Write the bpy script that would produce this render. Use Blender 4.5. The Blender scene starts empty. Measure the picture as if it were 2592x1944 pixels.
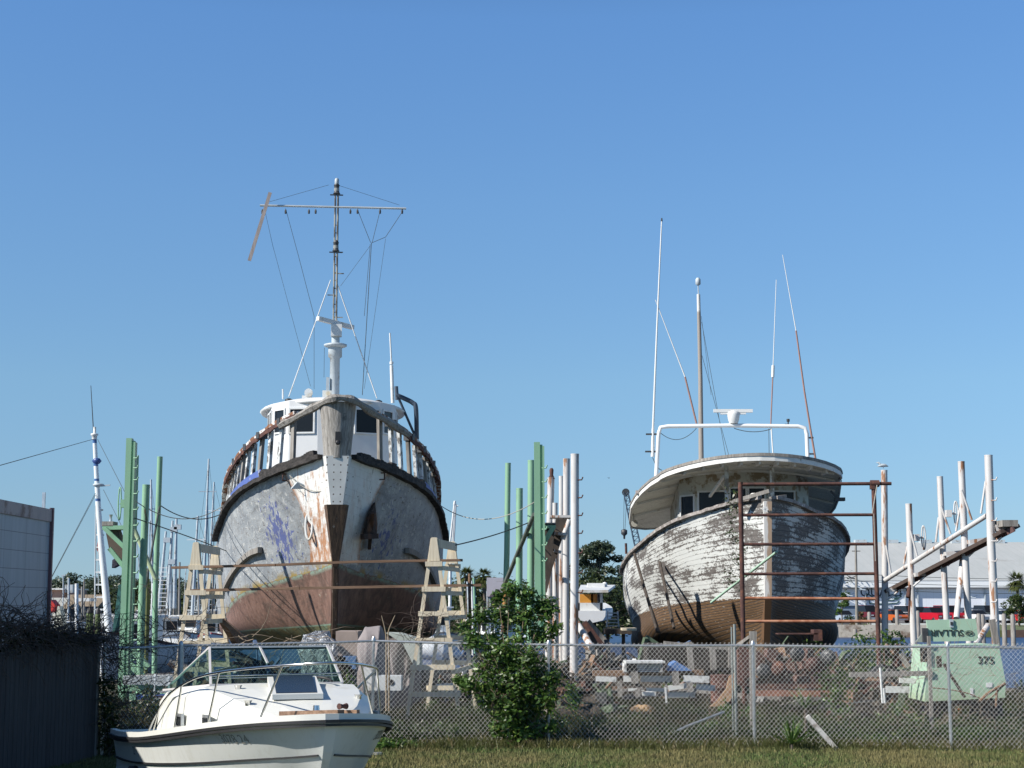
import bpy, math, random
from mathutils import Vector, Matrix, Euler, noise as mnoise
rnd = random.Random(7)
R_ = math.radians
scene = bpy.context.scene
# ---------------------------------------------------------------- camera
CAM = Vector((0, 0, 2.5)); F_PX = 4200.0; TH = math.atan(548 / F_PX)
cd = bpy.data.cameras.new('camera'); cam = bpy.data.objects.new('camera', cd)
scene.collection.objects.link(cam)
cd.sensor_width = 36; cd.lens = 36 * F_PX / 2592; cd.clip_start = .1; cd.clip_end = 3000
cam.location = CAM; cam.rotation_euler = (math.pi / 2 + TH, 0, 0)
scene.camera = cam
# ---------------------------------------------------------------- sky and sun
SUN_EL = R_(37); SUN_PHI = R_(65)        # to the left of, and behind, the camera
SUN = Vector((-math.sin(SUN_PHI) * math.cos(SUN_EL), -math.cos(SUN_PHI) * math.cos(SUN_EL), math.sin(SUN_EL)))
w = bpy.data.worlds.new("World"); scene.world = w; w.use_nodes = True
nt = w.node_tree; bg = nt.nodes['Background']
sky = nt.nodes.new('ShaderNodeTexSky'); sky.sky_type = 'NISHITA'; sky.sun_disc = False
sky.sun_elevation = SUN_EL; sky.sun_rotation = math.atan2(SUN.x, SUN.y)
sky.air_density = .7; sky.dust_density = 0; sky.ozone_density = 3; sky.altitude = 0
# slight colour grade of the sky by elevation (clear dry winter air, blue down to the horizon)
tcw = nt.nodes.new('ShaderNodeTexCoord'); sx = nt.nodes.new('ShaderNodeSeparateXYZ'); nt.links.new(tcw.outputs['Generated'], sx.inputs[0])
rp = nt.nodes.new('ShaderNodeValToRGB'); nt.links.new(sx.outputs[2], rp.inputs[0]); el_ = rp.color_ramp.elements
for k_, (pos, col) in enumerate(((0, (.37, .50, .70)), (.048, (.53, .62, .69)), (.129, (.78, .90, .88)), (.237, (.91, 1.12, 1.16)), (.34, (.95, 1.26, 1.40)), (.5, (.62, .80, .92)), (1, (.38, .47, .58)))):
    e_ = el_[k_] if k_ < 2 else el_.new(pos)
    e_.position = pos; e_.color = (*[q * .5 for q in col], 1)
mxs = nt.nodes.new('ShaderNodeVectorMath'); mxs.operation = 'MULTIPLY'; nt.links.new(sky.outputs[0], mxs.inputs[0]); nt.links.new(rp.outputs[0], mxs.inputs[1])
mx2 = nt.nodes.new('ShaderNodeVectorMath'); mx2.operation = 'SCALE'; mx2.inputs['Scale'].default_value = 2; nt.links.new(mxs.outputs[0], mx2.inputs[0])
nt.links.new(mx2.outputs[0], bg.inputs[0]); bg.inputs[1].default_value = .098
sl = bpy.data.lights.new('sun', 'SUN'); so = bpy.data.objects.new('sun', sl); scene.collection.objects.link(so)
sl.energy = 4.9; sl.angle = R_(.5); sl.color = (1, .95, .87)
so.rotation_euler = (-SUN).to_track_quat('-Z', 'Y').to_euler(); so.location = (-30, -20, 40)
scene.view_settings.view_transform = 'Standard'; scene.view_settings.look = 'None'
scene.view_settings.exposure = .50; scene.view_settings.gamma = 1
# ---------------------------------------------------------------- geometry helpers
def ray(px, py):
    return Vector((0, math.cos(TH), math.sin(TH))) + Vector(((px - 1296) / F_PX, 0, 0)) + \
        Vector((0, -math.sin(TH), math.cos(TH))) * ((972 - py) / F_PX)
def P(px, py, Y):
    d = ray(px, py); return CAM + d * (Y / d.y)
def PG(px, py, z=0.0):                       # point of the ground seen at a pixel
    d = ray(px, py); return CAM + d * ((z - CAM.z) / d.z)
class Frame:                                 # a boat's own axes: x across, y aft, z up
    def __init__(s, O, D):
        s.O = Vector((O.x, O.y, 0)); s.D = Vector((D[0], D[1], 0)).normalized()
        s.Rr = Vector((s.D.y, -s.D.x, 0)); s.rot = math.atan2(-s.D.x, s.D.y)
    def at(s, px, py, a):
        d = ray(px, py); t = (a - (CAM - s.O).dot(s.D)) / d.dot(s.D)
        w_ = CAM + d * t; q = w_ - s.O
        return Vector((q.dot(s.Rr), a, w_.z))
def cr(p0, p1, p2, p3, t):
    return .5 * ((2 * p1) + (-p0 + p2) * t + (2 * p0 - 5 * p1 + 4 * p2 - p3) * t * t + (-p0 + 3 * p1 - 3 * p2 + p3) * t ** 3)
def spline(pts, n):
    pts = [Vector(p) for p in pts]; m = len(pts) - 1; out = []
    for i in range(n + 1):
        u = i / n * m; k = min(int(u), m - 1); t = u - k
        a = pts[max(k - 1, 0)] if k > 0 else pts[0] * 2 - pts[1]
        d = pts[k + 2] if k + 2 <= m else pts[m] * 2 - pts[m - 1]
        out.append(cr(a, pts[k], pts[k + 1], d, t))
    return out
def basis(d):
    d = d.normalized(); u = Vector((0, 0, 1)) if abs(d.z) < .95 else Vector((0, 1, 0))
    s = d.cross(u).normalized(); return s, s.cross(d).normalized()
class MB:
    def __init__(s): s.v = []; s.f = []; s.sm = []; s.uv = {}; s.mi = []; s.cur = 0
    def add(s, vs, fs, smooth=False, uvs=None):
        b = len(s.v); s.v += [tuple(v) for v in vs]
        for i, f in enumerate(fs):
            if uvs: s.uv[len(s.f)] = [uvs[j] for j in f]
            s.f.append(tuple(b + j for j in f)); s.sm.append(smooth); s.mi.append(s.cur)
        return s
    def box(s, c, size, rz=0, rx=0, ry=0):
        M = Euler((rx, ry, rz)).to_matrix(); c = Vector(c); h = Vector(size) / 2
        vs = [c + M @ Vector((x * h.x, y * h.y, z * h.z)) for x in (-1, 1) for y in (-1, 1) for z in (-1, 1)]
        return s.add(vs, [(0, 1, 3, 2), (4, 6, 7, 5), (0, 4, 5, 1), (2, 3, 7, 6), (0, 2, 6, 4), (1, 5, 7, 3)])
    def bb(s, a, b):                         # box from two corners
        a = Vector(a); b = Vector(b); return s.box((a + b) / 2, [abs(q) for q in (b - a)])
    def bar(s, p0, p1, w, h=None, side=None, w2=None, h2=None):     # rectangular beam, w along side
        p0 = Vector(p0); p1 = Vector(p1); h = h or w; d = (p1 - p0)
        if side is None: a, u = basis(d)
        else:
            a = Vector(side); a = (a - d.normalized() * a.dot(d.normalized())).normalized(); u = a.cross(d).normalized()
        w2 = w2 or w; h2 = h2 or h
        vs = [p0 + a * (x * w / 2) + u * (y * h / 2) for x, y in ((-1, -1), (1, -1), (1, 1), (-1, 1))]
        vs += [p1 + a * (x * w2 / 2) + u * (y * h2 / 2) for x, y in ((-1, -1), (1, -1), (1, 1), (-1, 1))]
        return s.add(vs, [(3, 2, 1, 0), (4, 5, 6, 7), (0, 1, 5, 4), (1, 2, 6, 5), (2, 3, 7, 6), (3, 0, 4, 7)])
    def tube(s, pts, r, n=8, r1=None, caps=True, smooth=True):
        pts = [Vector(p) for p in pts]; m = len(pts); vs = []; fs = []
        a = None
        for i, p in enumerate(pts):
            d = (pts[min(i + 1, m - 1)] - pts[max(i - 1, 0)])
            if d.length < 1e-9: d = Vector((0, 0, 1))
            d.normalize()
            if a is None: a, _ = basis(d)
            else:
                a = a - d * a.dot(d)
                if a.length < 1e-6: a, _ = basis(d)
                a.normalize()
            u = d.cross(a)
            rr = r[i] if isinstance(r, (list, tuple)) else (r if r1 is None else r + (r1 - r) * i / (m - 1))
            vs += [p + (a * math.cos(2 * math.pi * k / n) + u * math.sin(2 * math.pi * k / n)) * rr for k in range(n)]
        for i in range(m - 1):
            for k in range(n):
                k2 = (k + 1) % n; fs.append((i * n + k, i * n + k2, (i + 1) * n + k2, (i + 1) * n + k))
        s.add(vs, fs, smooth)
        if caps: s.add(vs[:n], [tuple(range(n))[::-1]]); s.add(vs[-n:], [tuple(range(n))])
        return s
    def lathe(s, c, prof, n=16, axis=None, smooth=True):      # prof (r, h) along axis
        c = Vector(c); ax = Vector(axis or (0, 0, 1)).normalized(); a, u = basis(ax)
        vs = []; fs = []
        for r, h in prof:
            vs += [c + ax * h + (a * math.cos(2 * math.pi * k / n) + u * math.sin(2 * math.pi * k / n)) * max(r, 1e-4) for k in range(n)]
        for i in range(len(prof) - 1):
            for k in range(n):
                k2 = (k + 1) % n; fs.append((i * n + k, i * n + k2, (i + 1) * n + k2, (i + 1) * n + k))
        s.add(vs, fs, smooth); s.add(vs[:n], [tuple(range(n))[::-1]]); s.add(vs[-n:], [tuple(range(n))]); return s
    def prism(s, poly, off):                 # planar polygon of 3-D points pushed along off
        poly = [Vector(p) for p in poly]; off = Vector(off); n = len(poly)
        vs = poly + [p + off for p in poly]
        fs = [tuple(range(n))[::-1], tuple(range(n, 2 * n))] + [(i, (i + 1) % n, n + (i + 1) % n, n + i) for i in range(n)]
        return s.add(vs, fs)
    def grid(s, rows, smooth=True, uvs=None, flip=False):
        n = len(rows[0]); vs = [p for r in rows for p in r]; fs = []
        for i in range(len(rows) - 1):
            for k in range(n - 1):
                f = (i * n + k, i * n + k + 1, (i + 1) * n + k + 1, (i + 1) * n + k)
                fs.append(f[::-1] if flip else f)
        return s.add(vs, fs, smooth, [q for r in uvs for q in r] if uvs else None)
    def rope(s, p0, p1, sag, r, n=14, sides=5):
        p0 = Vector(p0); p1 = Vector(p1)
        return s.tube([p0.lerp(p1, i / n) - Vector((0, 0, sag * 4 * (i / n) * (1 - i / n))) for i in range(n + 1)], r, sides)
    def build(s, name, mats, parent=None, local=False, origin=None):
        if not isinstance(mats, (list, tuple)): mats = [mats]
        me = bpy.data.meshes.new(name)
        if parent is not None and not local: o0 = WORLD[parent.name]
        elif parent is None:
            if origin is None:
                xs = [v[0] for v in s.v]; ys = [v[1] for v in s.v]; zs = [v[2] for v in s.v]
                origin = Vector(((min(xs) + max(xs)) / 2, (min(ys) + max(ys)) / 2, min(zs)))
            o0 = Vector(origin)
        else: o0 = Vector((0, 0, 0))
        me.from_pydata([(v[0] - o0.x, v[1] - o0.y, v[2] - o0.z) for v in s.v], [], s.f)
        me.polygons.foreach_set('use_smooth', s.sm)
        for m_ in mats: me.materials.append(m_)
        if len(mats) > 1: me.polygons.foreach_set('material_index', s.mi)
        if s.uv:
            ul = me.uv_layers.new(name='UVMap')
            for p in me.polygons:
                q = s.uv.get(p.index)
                if q:
                    for k, li in enumerate(p.loop_indices): ul.data[li].uv = q[k]
        me.validate()
        o = bpy.data.objects.new(name, me); scene.collection.objects.link(o)
        if parent is not None:
            o.parent = parent; WORLD[o.name] = o0
        else: o.location = o0; WORLD[o.name] = o0
        return o
WORLD = {}
def tag(o, label=None, cat=None, group=None, kind=None):
    if label: o['label'] = label
    if cat: o['category'] = cat
    if group: o['group'] = group
    if kind: o['kind'] = kind
    return o
def thing(name, label, cat, loc=(0, 0, 0), rz=0, group=None):
    o = bpy.data.objects.new(name, None); scene.collection.objects.link(o)
    o.empty_display_size = .3; o.location = loc; o.rotation_euler = (0, 0, rz); WORLD[o.name] = Vector(loc)
    return tag(o, label, cat, group)
def copy_tree(o, parent=None):
    c = o.copy(); scene.collection.objects.link(c); c.parent = parent
    for ch in list(o.children): copy_tree(ch, c)
    return c
def text_mb(s, size, depth=.004, bold=0.0):
    cu = bpy.data.curves.new('t', 'FONT'); cu.body = s; cu.size = size; cu.extrude = depth; cu.offset = bold; cu.bevel_depth = 0
    cu.align_x = 'CENTER'; cu.align_y = 'CENTER'; cu.resolution_u = 3
    ob = bpy.data.objects.new('t', cu); scene.collection.objects.link(ob); bpy.context.view_layer.update()
    me = bpy.data.meshes.new_from_object(ob)
    vs = [v.co.copy() for v in me.vertices]; fs = [tuple(p.vertices) for p in me.polygons]
    bpy.data.objects.remove(ob); bpy.data.curves.remove(cu); bpy.data.meshes.remove(me)
    return vs, fs
# ---------------------------------------------------------------- material helpers
class NT:
    def __init__(s, name):
        s.m = bpy.data.materials.new(name); s.m.use_nodes = True; s.t = s.m.node_tree
        s.b = s.t.nodes['Principled BSDF']; s.tc = s.t.nodes.new('ShaderNodeTexCoord')
        s.obj = s.tc.outputs['Object']; s.uv = s.tc.outputs['UV']
    def n(s, k): return s.t.nodes.new(k)
    def L(s, a, b): s.t.links.new(a, b)
    def put(s, inp, v):
        if isinstance(v, bpy.types.NodeSocket): s.L(v, inp)
        elif isinstance(v, (tuple, list)) and len(v) == 3 and inp.type == 'RGBA': inp.default_value = (*v, 1)
        else: inp.default_value = v
    def M(s, op, a, b=None, c=None, clamp=False):
        x = s.n('ShaderNodeMath'); x.operation = op; x.use_clamp = clamp
        s.put(x.inputs[0], a)
        if b is not None: s.put(x.inputs[1], b)
        if c is not None: s.put(x.inputs[2], c)
        return x.outputs[0]
    def sep(s, v):
        x = s.n('ShaderNodeSeparateXYZ'); s.put(x.inputs[0], v); return x.outputs
    def comb(s, a, b, c):
        x = s.n('ShaderNodeCombineXYZ'); s.put(x.inputs[0], a); s.put(x.inputs[1], b); s.put(x.inputs[2], c); return x.outputs[0]
    def scl(s, v, k):
        x = s.n('ShaderNodeVectorMath'); x.operation = 'MULTIPLY'; s.put(x.inputs[0], v); x.inputs[1].default_value = k; return x.outputs[0]
    def noise(s, v, scale, detail=4, rough=.55, dist=0):
        x = s.n('ShaderNodeTexNoise'); s.put(x.inputs['Vector'], v); x.inputs['Scale'].default_value = scale
        x.inputs['Detail'].default_value = detail; x.inputs['Roughness'].default_value = rough; x.inputs['Distortion'].default_value = dist
        return x.outputs[0]
    def step(s, v, lo, hi):                   # smooth 0..1 between lo and hi
        x = s.n('ShaderNodeMapRange'); x.clamp = True; s.put(x.inputs[0], v); s.put(x.inputs[1], lo); s.put(x.inputs[2], hi); return x.outputs[0]
    def mix(s, f, a, b):
        x = s.n('ShaderNodeMix'); x.data_type = 'RGBA'; s.put(x.inputs[0], f); s.put(x.inputs[6], a); s.put(x.inputs[7], b); return x.outputs[2]
    def bump(s, h, strength=.3, dist=.02):
        x = s.n('ShaderNodeBump'); x.inputs['Strength'].default_value = strength; x.inputs['Distance'].default_value = dist
        s.put(x.inputs['Height'], h); s.L(x.outputs[0], s.b.inputs['Normal'])
    def done(s, col, rough=.7, metal=0, spec=None):
        s.put(s.b.inputs['Base Color'], col); s.put(s.b.inputs['Roughness'], rough); s.put(s.b.inputs['Metallic'], metal)
        if spec is not None: s.b.inputs['Specular IOR Level'].default_value = spec
        return s.m
def simple(name, col, rough=.6, metal=0, var=.12, scale=3, bump=0.0, dirt=None, dirt_amt=.5, dscale=2.0, stretch=(1, 1, 1)):
    t = NT(name); v = t.scl(t.obj, stretch)
    n1 = t.noise(v, scale, 5, .6)
    lo = tuple(c * (1 - var) for c in col); hi = tuple(min(1, c * (1 + var)) for c in col)
    c = t.mix(t.step(n1, .3, .7), lo, hi)
    if dirt:
        n2 = t.noise(v, dscale, 7, .65)
        th = 1 - dirt_amt; c = t.mix(t.step(n2, .25 + .45 * th, .35 + .45 * th), c, dirt)
    if bump: t.bump(t.noise(v, scale * 6, 4), bump, .01)
    return t.done(c, rough, metal)
def wood(name, c1, c2, rough=.8, grain=(1, 1, .08), scale=14, bump=.25):
    t = NT(name); v = t.scl(t.obj, grain); n1 = t.noise(v, scale, 6, .65, .4); n2 = t.noise(t.obj, 1.3, 3)
    c = t.mix(t.step(n1, .35, .65), c1, c2); c = t.mix(t.M('MULTIPLY', t.step(n2, .4, .75), .35), c, tuple(q * .55 for q in c1))
    t.bump(n1, bump, .01); return t.done(c, rough)
MT = {}
MT['white'] = simple('white_paint', (.66, .67, .66), .45, var=.05, scale=1.5, dirt=(.5, .47, .4), dirt_amt=.35)
MT['cream'] = simple('cream_gelcoat', (.70, .70, .65), .32, var=.03, scale=1.2, dirt=(.62, .6, .52), dirt_amt=.3, dscale=1.2)
MT['black'] = simple('black_rubber', (.018, .018, .02), .55, var=.3, scale=6)
MT['dark'] = simple('dark_metal', (.05, .052, .055), .5, var=.3, scale=8)
MT['steel'] = simple('galvanised_steel', (.55, .57, .58), .38, .75, var=.15, scale=9)
MT['stainless'] = simple('stainless_tube', (.6, .6, .58), .22, 1, var=.08, scale=5)
MT['fir'] = wood('new_pine_lumber', (.58, .49, .35), (.76, .68, .52), .75, (3, 3, .25), 6, .4)
MT['oldwood'] = wood('weathered_grey_wood', (.16, .145, .13), (.34, .32, .29), .85, (2.5, 2.5, .18), 9, .5)
MT['plank'] = wood('rough_brown_plank', (.13, .075, .045), (.28, .18, .12), .85, (.12, 2, 2), 9, .4)
MT['darkwood'] = wood('dark_wet_wood', (.035, .028, .024), (.09, .07, .055), .85, (1, 1, .3), 8, .4)
MT['rust'] = simple('rusted_steel', (.075, .034, .028), .85, var=.35, scale=7, bump=.4, dirt=(.14, .058, .036), dirt_amt=.4, dscale=6)
MT['rope'] = simple('rope', (.35, .34, .3), .9, var=.2, scale=20)
MT['cable'] = simple('dark_cable', (.05, .06, .06), .7, var=.2, scale=10)
MT['greypaint'] = simple('grey_paint', (.42, .47, .50), .5, var=.08, scale=3, dirt=(.25, .24, .22), dirt_amt=.35)
MT['glassdark'] = NT('dark_window_glass').done((.012, .014, .017), .25, 0, .25)
def steelpaint(name, col, rust_amt, stretch=(1, 1, .16), rustc=(.26, .10, .04)):
    t = NT(name); v = t.scl(t.obj, stretch); n1 = t.noise(v, 2.6, 7, .62); n2 = t.noise(t.obj, 1.0, 4)
    c = t.mix(t.step(n2, .35, .7), tuple(q * .88 for q in col), col)
    c = t.mix(t.M('MULTIPLY', t.step(n1, .66 - rust_amt, .78 - rust_amt), .65), c, tuple(.5 * a + .5 * b for a, b in zip(col, rustc)))
    c = t.mix(t.step(n1, .74 - rust_amt, .765 - rust_amt), c, rustc)
    t.bump(n1, .25, .01); return t.done(c, .5)
MT['green'] = steelpaint('pale_green_steel_paint', (.24, .43, .28), .09, (1.5, 1.5, .3), (.10, .09, .05))
MT['whitesteel'] = steelpaint('white_steel_paint_rusting', (.60, .59, .58), .165, (2.2, 2.2, .3), (.30, .15, .08))
# ================================================================ hull builder (boat-local axes)
def hull_mesh(levels, nu=60, nv=8, close=True):
    """levels: keel..sheer, each a list of (x, a, z); returns list of rows [level sample][station]"""
    S = [spline(l, nu) for l in levels]; rows = []
    nl = len(S) - 1
    cols = [spline([S[k][i] for k in range(nl + 1)], nl * nv) for i in range(nu + 1)]
    for j in range(nl * nv + 1): rows.append([cols[i][j] for i in range(nu + 1)])
    return rows
def hull_obj(rows, name, mat, parent, transom=True):
    mb = MB(); nr = len(rows) - 1
    for sgn in (1, -1):
        rr = [[Vector((p.x * sgn, p.y, p.z)) for p in r] for r in rows]
        uv = [[(p.y, j / nr) for p in r] for j, r in enumerate(rows)]
        mb.grid(rr, True, uv, flip=(sgn < 0))
    # stem strip and transom, keel strip
    st = [[Vector((p[0].x * s, p[0].y, p[0].z)) for s in (-1, 1)] for p in rows]
    mb.grid(st, False)
    tr = [[Vector((p[-1].x * s, p[-1].y, p[-1].z)) for s in (-1, 1)] for p in rows]
    mb.grid(tr, False, flip=True)
    kb = [[Vector((p.x * s, p.y, p.z)) for s in (-1, 1)] for p in rows[0]]
    mb.grid(kb, False)
    return mb.build(name, mat, parent, local=True)
def strip(mb, pts, w, h, lift=0.0, out=0.0, sgn=1):     # rectangular moulding along a line of points, both section sizes
    rows = []
    m = len(pts)
    for i, p in enumerate(pts):
        d = (pts[min(i + 1, m - 1)] - pts[max(i - 1, 0)]).normalized()
        nrm = Vector((d.y, -d.x, 0)).normalized()       # outwards for the +x side
        c = p + nrm * out + Vector((0, 0, lift))
        row = [c + nrm * (w * x) + Vector((0, 0, h * z)) for x, z in ((-.5, -.5), (.5, -.5), (.5, .5), (-.5, .5), (-.5, -.5))]
        rows.append([Vector((q.x * sgn, q.y, q.z)) for q in row])
    mb.grid(rows, False, flip=(sgn > 0))
    for r in (rows[0], rows[-1]): mb.add(r[:4], [(0, 1, 2, 3)])
def sub(pts, a0, a1, n=24):                              # piece of a line between two stations
    out = []
    for i in range(n + 1):
        a = a0 + (a1 - a0) * i / n
        for k in range(len(pts) - 1):
            if pts[k].y <= a <= pts[k + 1].y:
                t = (a - pts[k].y) / max(1e-6, pts[k + 1].y - pts[k].y); out.append(pts[k].lerp(pts[k + 1], t)); break
    return out
def at_a(pts, a): 
    r = sub(pts, a, a + .001, 1); return r[0]
# ================================================================ grey and white trawler (left)
O1 = P(854, 1150, 44); D1 = P(838, 1400, 52.5) - O1
FL = Frame(O1, D1)
trawler = thing('trawler', 'large grey and white wooden trawler, bow on, peeling blue paint and tall mast', 'boat', FL.O, FL.rot)
def L1(a, px, py, extra): 
    out = []
    for q, x, y in zip(a, px, py):
        v = FL.at(x, y, q); out.append(Vector((abs(v.x), q, v.z)))
    return out + [Vector((x, q, z)) for q, x, z in extra]
rub = L1([0, 1.5, 3.2, 4.8, 6.5, 8.5], [835, 711, 627, 584, 563, 551], [1150, 1196, 1238, 1281, 1327, 1365], [(12, 3.7, 4.2), (20, 3.3, 4.5)])
mid = L1([.25, 1.4, 3.1, 4.8, 6.5, 8.5], [843, 765, 668, 604, 574, 559], [1290, 1320, 1355, 1395, 1425, 1450], [(12, 3.7, 3.3), (20, 3.2, 3.5)])
wl = L1([.7, 1.7, 3.3, 5.0, 6.7, 8.6], [846, 792, 698, 624, 590, 574], [1424, 1445, 1479, 1510, 1530, 1548], [(12, 3.6, 2.1), (20, 3.0, 2.5)])
bil = L1([1.1, 1.9, 3.5, 5.2, 6.8, 8.8], [847, 815, 748, 676, 630, 600], [1530, 1560, 1588, 1600, 1605, 1608], [(12, 3.1, 1.2), (20, 2.4, 1.6)])
keel = [Vector(q) for q in ((.1, 1.7, 1.35), (.1, 2.3, 1.05), (.1, 3.7, .95), (.1, 5.3, .92), (.1, 7, .9), (.1, 9, .9), (.12, 12, .9), (.12, 20, 1.1))]
rub[0].x = .16; mid[0].x = .12; wl[0].x = .10; bil[0].x = .09
rows1 = hull_mesh([keel, bil, wl, mid, rub])
# paint: grey topsides, rotted blue patches, white bow patch, red-brown bottom, copper green garboards
t = NT('trawler_hull_paint'); x, y, z = t.sep(t.obj)
nb = t.noise(t.obj, 1.6, 6, .65); nf = t.noise(t.scl(t.obj, (1, .6, 1)), 5.5, 8, .72); ns = t.noise(t.scl(t.obj, (4, 3, .5)), 2.2, 6, .7)
nd = t.noise(t.scl(t.obj, (1, 1, 1.6)), 9, 5, .6, .8)
grey = t.mix(t.step(nb, .35, .65), (.22, .24, .26), (.36, .38, .39))
grey = t.mix(t.step(nf, .575, .62), grey, (.46, .47, .46))
grey = t.mix(t.M('MULTIPLY', t.step(ns, .60, .63), .85), grey, (.56, .56, .54))
grey = t.mix(t.M('MULTIPLY', t.step(nd, .61, .65), .8), grey, (.10, .075, .06))
ax = t.M('ABSOLUTE', x)
blob = t.M('MULTIPLY', t.M('SUBTRACT', 1, t.M('MULTIPLY', t.M('ABSOLUTE', t.M('SUBTRACT', t.M('SUBTRACT', ax, t.M('MULTIPLY', z, .28)), .30)), 1.5), clamp=True),
           t.M('SUBTRACT', 1, t.M('MULTIPLY', t.M('ABSOLUTE', t.M('SUBTRACT', z, 4.25)), .55), clamp=True))
nblue = t.noise(t.scl(t.obj, (1.6, 1.2, .7)), 5.5, 6, .68, .5)
grey = t.mix(t.M('MULTIPLY', t.step(t.M('ADD', t.M('MULTIPLY', blob, t.M('ADD', .22, t.M('MULTIPLY', t.step(x, .2, -.2), .085))), nblue), .70, .712), .9), grey, (.075, .10, .27))
zr = t.M('SUBTRACT', z, 3.7); zc = t.M('MAXIMUM', zr, 0)
lim = t.M('ADD', t.M('ADD', .68, t.M('MULTIPLY', zc, .05)), t.M('MULTIPLY', t.M('MULTIPLY', zc, zc), .125))
lim = t.M('ADD', lim, t.M('MULTIPLY', t.M('SUBTRACT', nf, .5), .12))
dl = t.M('SUBTRACT', ax, lim)
white = t.mix(t.step(nb, .4, .7), (.70, .70, .67), (.78, .78, .76))
rustn = t.noise(t.scl(t.obj, (5, 2, 1.0)), 2.0, 7, .7)
rfac = t.M('MULTIPLY', t.step(t.M('SUBTRACT', rustn, t.M('MULTIPLY', z, .085)), .05, .20), .9)
rleft = t.step(x, .25, -.25)
white = t.mix(t.M('MULTIPLY', rfac, t.M('ADD', .25, t.M('MULTIPLY', rleft, .75))), white, (.40, .17, .06))
vo = t.n('ShaderNodeTexVoronoi'); vo.inputs['Scale'].default_value = 3.6; t.L(t.obj, vo.inputs['Vector']); white = t.mix(t.step(vo.outputs['Distance'], .085, .06), white, (.10, .07, .05))
edge = t.M('MULTIPLY', t.step(dl, -.10, .0), t.step(nf, .30, .5)); white = t.mix(edge, white, (.30, .13, .055))
inw = t.M('MULTIPLY', t.step(dl, .0, -.012), t.step(z, 3.45, 3.5))
top = t.mix(inw, grey, white)
rimf = t.M('MULTIPLY', t.M('MULTIPLY', t.step(dl, .16, .0), t.step(dl, -.01, .0)), t.step(nf, .48, .6)); top = t.mix(rimf, top, (.2, .12, .07))
zw = t.M('SUBTRACT', 3.58, t.M('MULTIPLY', y, .165)); zw = t.M('ADD', zw, t.M('MULTIPLY', t.M('SUBTRACT', nf, .5), .12))
dz = t.M('SUBTRACT', z, zw)
red = t.mix(t.step(ns, .35, .7), (.13, .072, .055), (.25, .15, .115)); red = t.mix(t.step(nf, .62, .68), red, (.3, .25, .2))
red = t.mix(t.M('MULTIPLY', t.step(nd, .6, .7), .6), red, (.05, .03, .025))
drip = t.noise(t.scl(t.obj, (6, 4, .25)), 2.4, 6, .7); top = t.mix(t.M('MULTIPLY', t.step(drip, .56, .68), .5), top, (.16, .11, .075)); stn = t.noise(t.obj, .9, 5, .7, 1.2); top = t.mix(t.M('MULTIPLY', t.M('MULTIPLY', t.step(stn, .52, .66), t.step(inw, 1, 0)), .45), top, (.10, .10, .10)); red = t.mix(t.M('MULTIPLY', t.step(stn, .50, .62), .55), red, (.05, .04, .032))
c = t.mix(t.step(dz, .012, 0), top, red)
yl = t.M('MULTIPLY', t.step(dz, .2, .02), t.step(dz, -.02, .0)); c = t.mix(t.M('MULTIPLY', yl, t.step(nb, .49, .56)), c, (.30, .22, .07))
gl = t.M('MULTIPLY', t.step(dz, -.14, -.05), t.step(dz, .0, -.02)); c = t.mix(t.M('MULTIPLY', gl, t.step(nf, .42, .55)), c, (.22, .30, .24))
# copper sheathing diamonds low down
dg = t.M('SUBTRACT', z, t.M('SUBTRACT', 1.95, t.M('MULTIPLY', y, .05)))
s1 = t.M('FRACT', t.M('MULTIPLY', t.M('ADD', t.M('MULTIPLY', ax, .8), z), 3.2)); s2 = t.M('FRACT', t.M('MULTIPLY', t.M('SUBTRACT', t.M('MULTIPLY', ax, .8), z), 3.2))
ln = t.M('MAXIMUM', t.step(s1, .93, .97), t.step(s2, .93, .97))
cop = t.mix(t.step(nb, .35, .65), (.12, .085, .03), (.08, .10, .055)); cop = t.mix(t.step(nf, .55, .7), cop, (.16, .27, .2)); cop = t.mix(ln, cop, (.03, .03, .02))
c = t.mix(t.step(dg, .0, -.01), c, cop)
sm = t.M('ABSOLUTE', t.M('ADD', dg, .02)); c = t.mix(t.M('MULTIPLY', t.step(sm, .03, .0), .7), c, (.2, .3, .24))
uu, vv, _q = t.sep(t.uv); sf = t.M('FRACT', t.M('ADD', t.M('MULTIPLY', vv, 30), t.M('MULTIPLY', nb, .3))); sl_ = t.M('MULTIPLY', t.step(sf, .90, .95), t.step(nf, .42, .58)); c = t.mix(t.M('MULTIPLY', sl_, .2), c, (.07, .065, .06))
t.bump(t.M('SUBTRACT', t.M('ADD', nf, t.M('MULTIPLY', nb, 1.5)), t.M('MULTIPLY', t.step(sf, .9, .95), .1)), .35, .03)
MT['hull1'] = t.done(c, .62)
hull_obj(rows1, 'hull', MT['hull1'], trawler)
# stem: white plated top, raw brown timber, grey bow post
mb = MB()
def stem_sec(z0, z1, a0, a1, w0, w1, dep=.35):
    vs = []
    for zz, aa, ww in ((z0, a0, w0), (z1, a1, w1)):
        vs += [Vector((-ww, aa + dep, zz)), Vector((-ww * .8, aa, zz)), Vector((ww * .8, aa, zz)), Vector((ww, aa + dep, zz))]
    mb.add(vs, [(0, 1, 5, 4), (1, 2, 6, 5), (2, 3, 7, 6), (3, 0, 4, 7), (4, 5, 6, 7), (3, 2, 1, 0)])
stem_sec(5.02, 6.3, -.02, -.22, .20, .38); 
t = NT('bolted_stem_plating'); x, y, z = t.sep(t.obj); n = t.noise(t.obj, 3, 5)
fx = t.M('SUBTRACT', t.M('FRACT', t.M('MULTIPLY', x, 5.5)), .5); fz_ = t.M('SUBTRACT', t.M('FRACT', t.M('MULTIPLY', z, 5.2)), .5)
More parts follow.
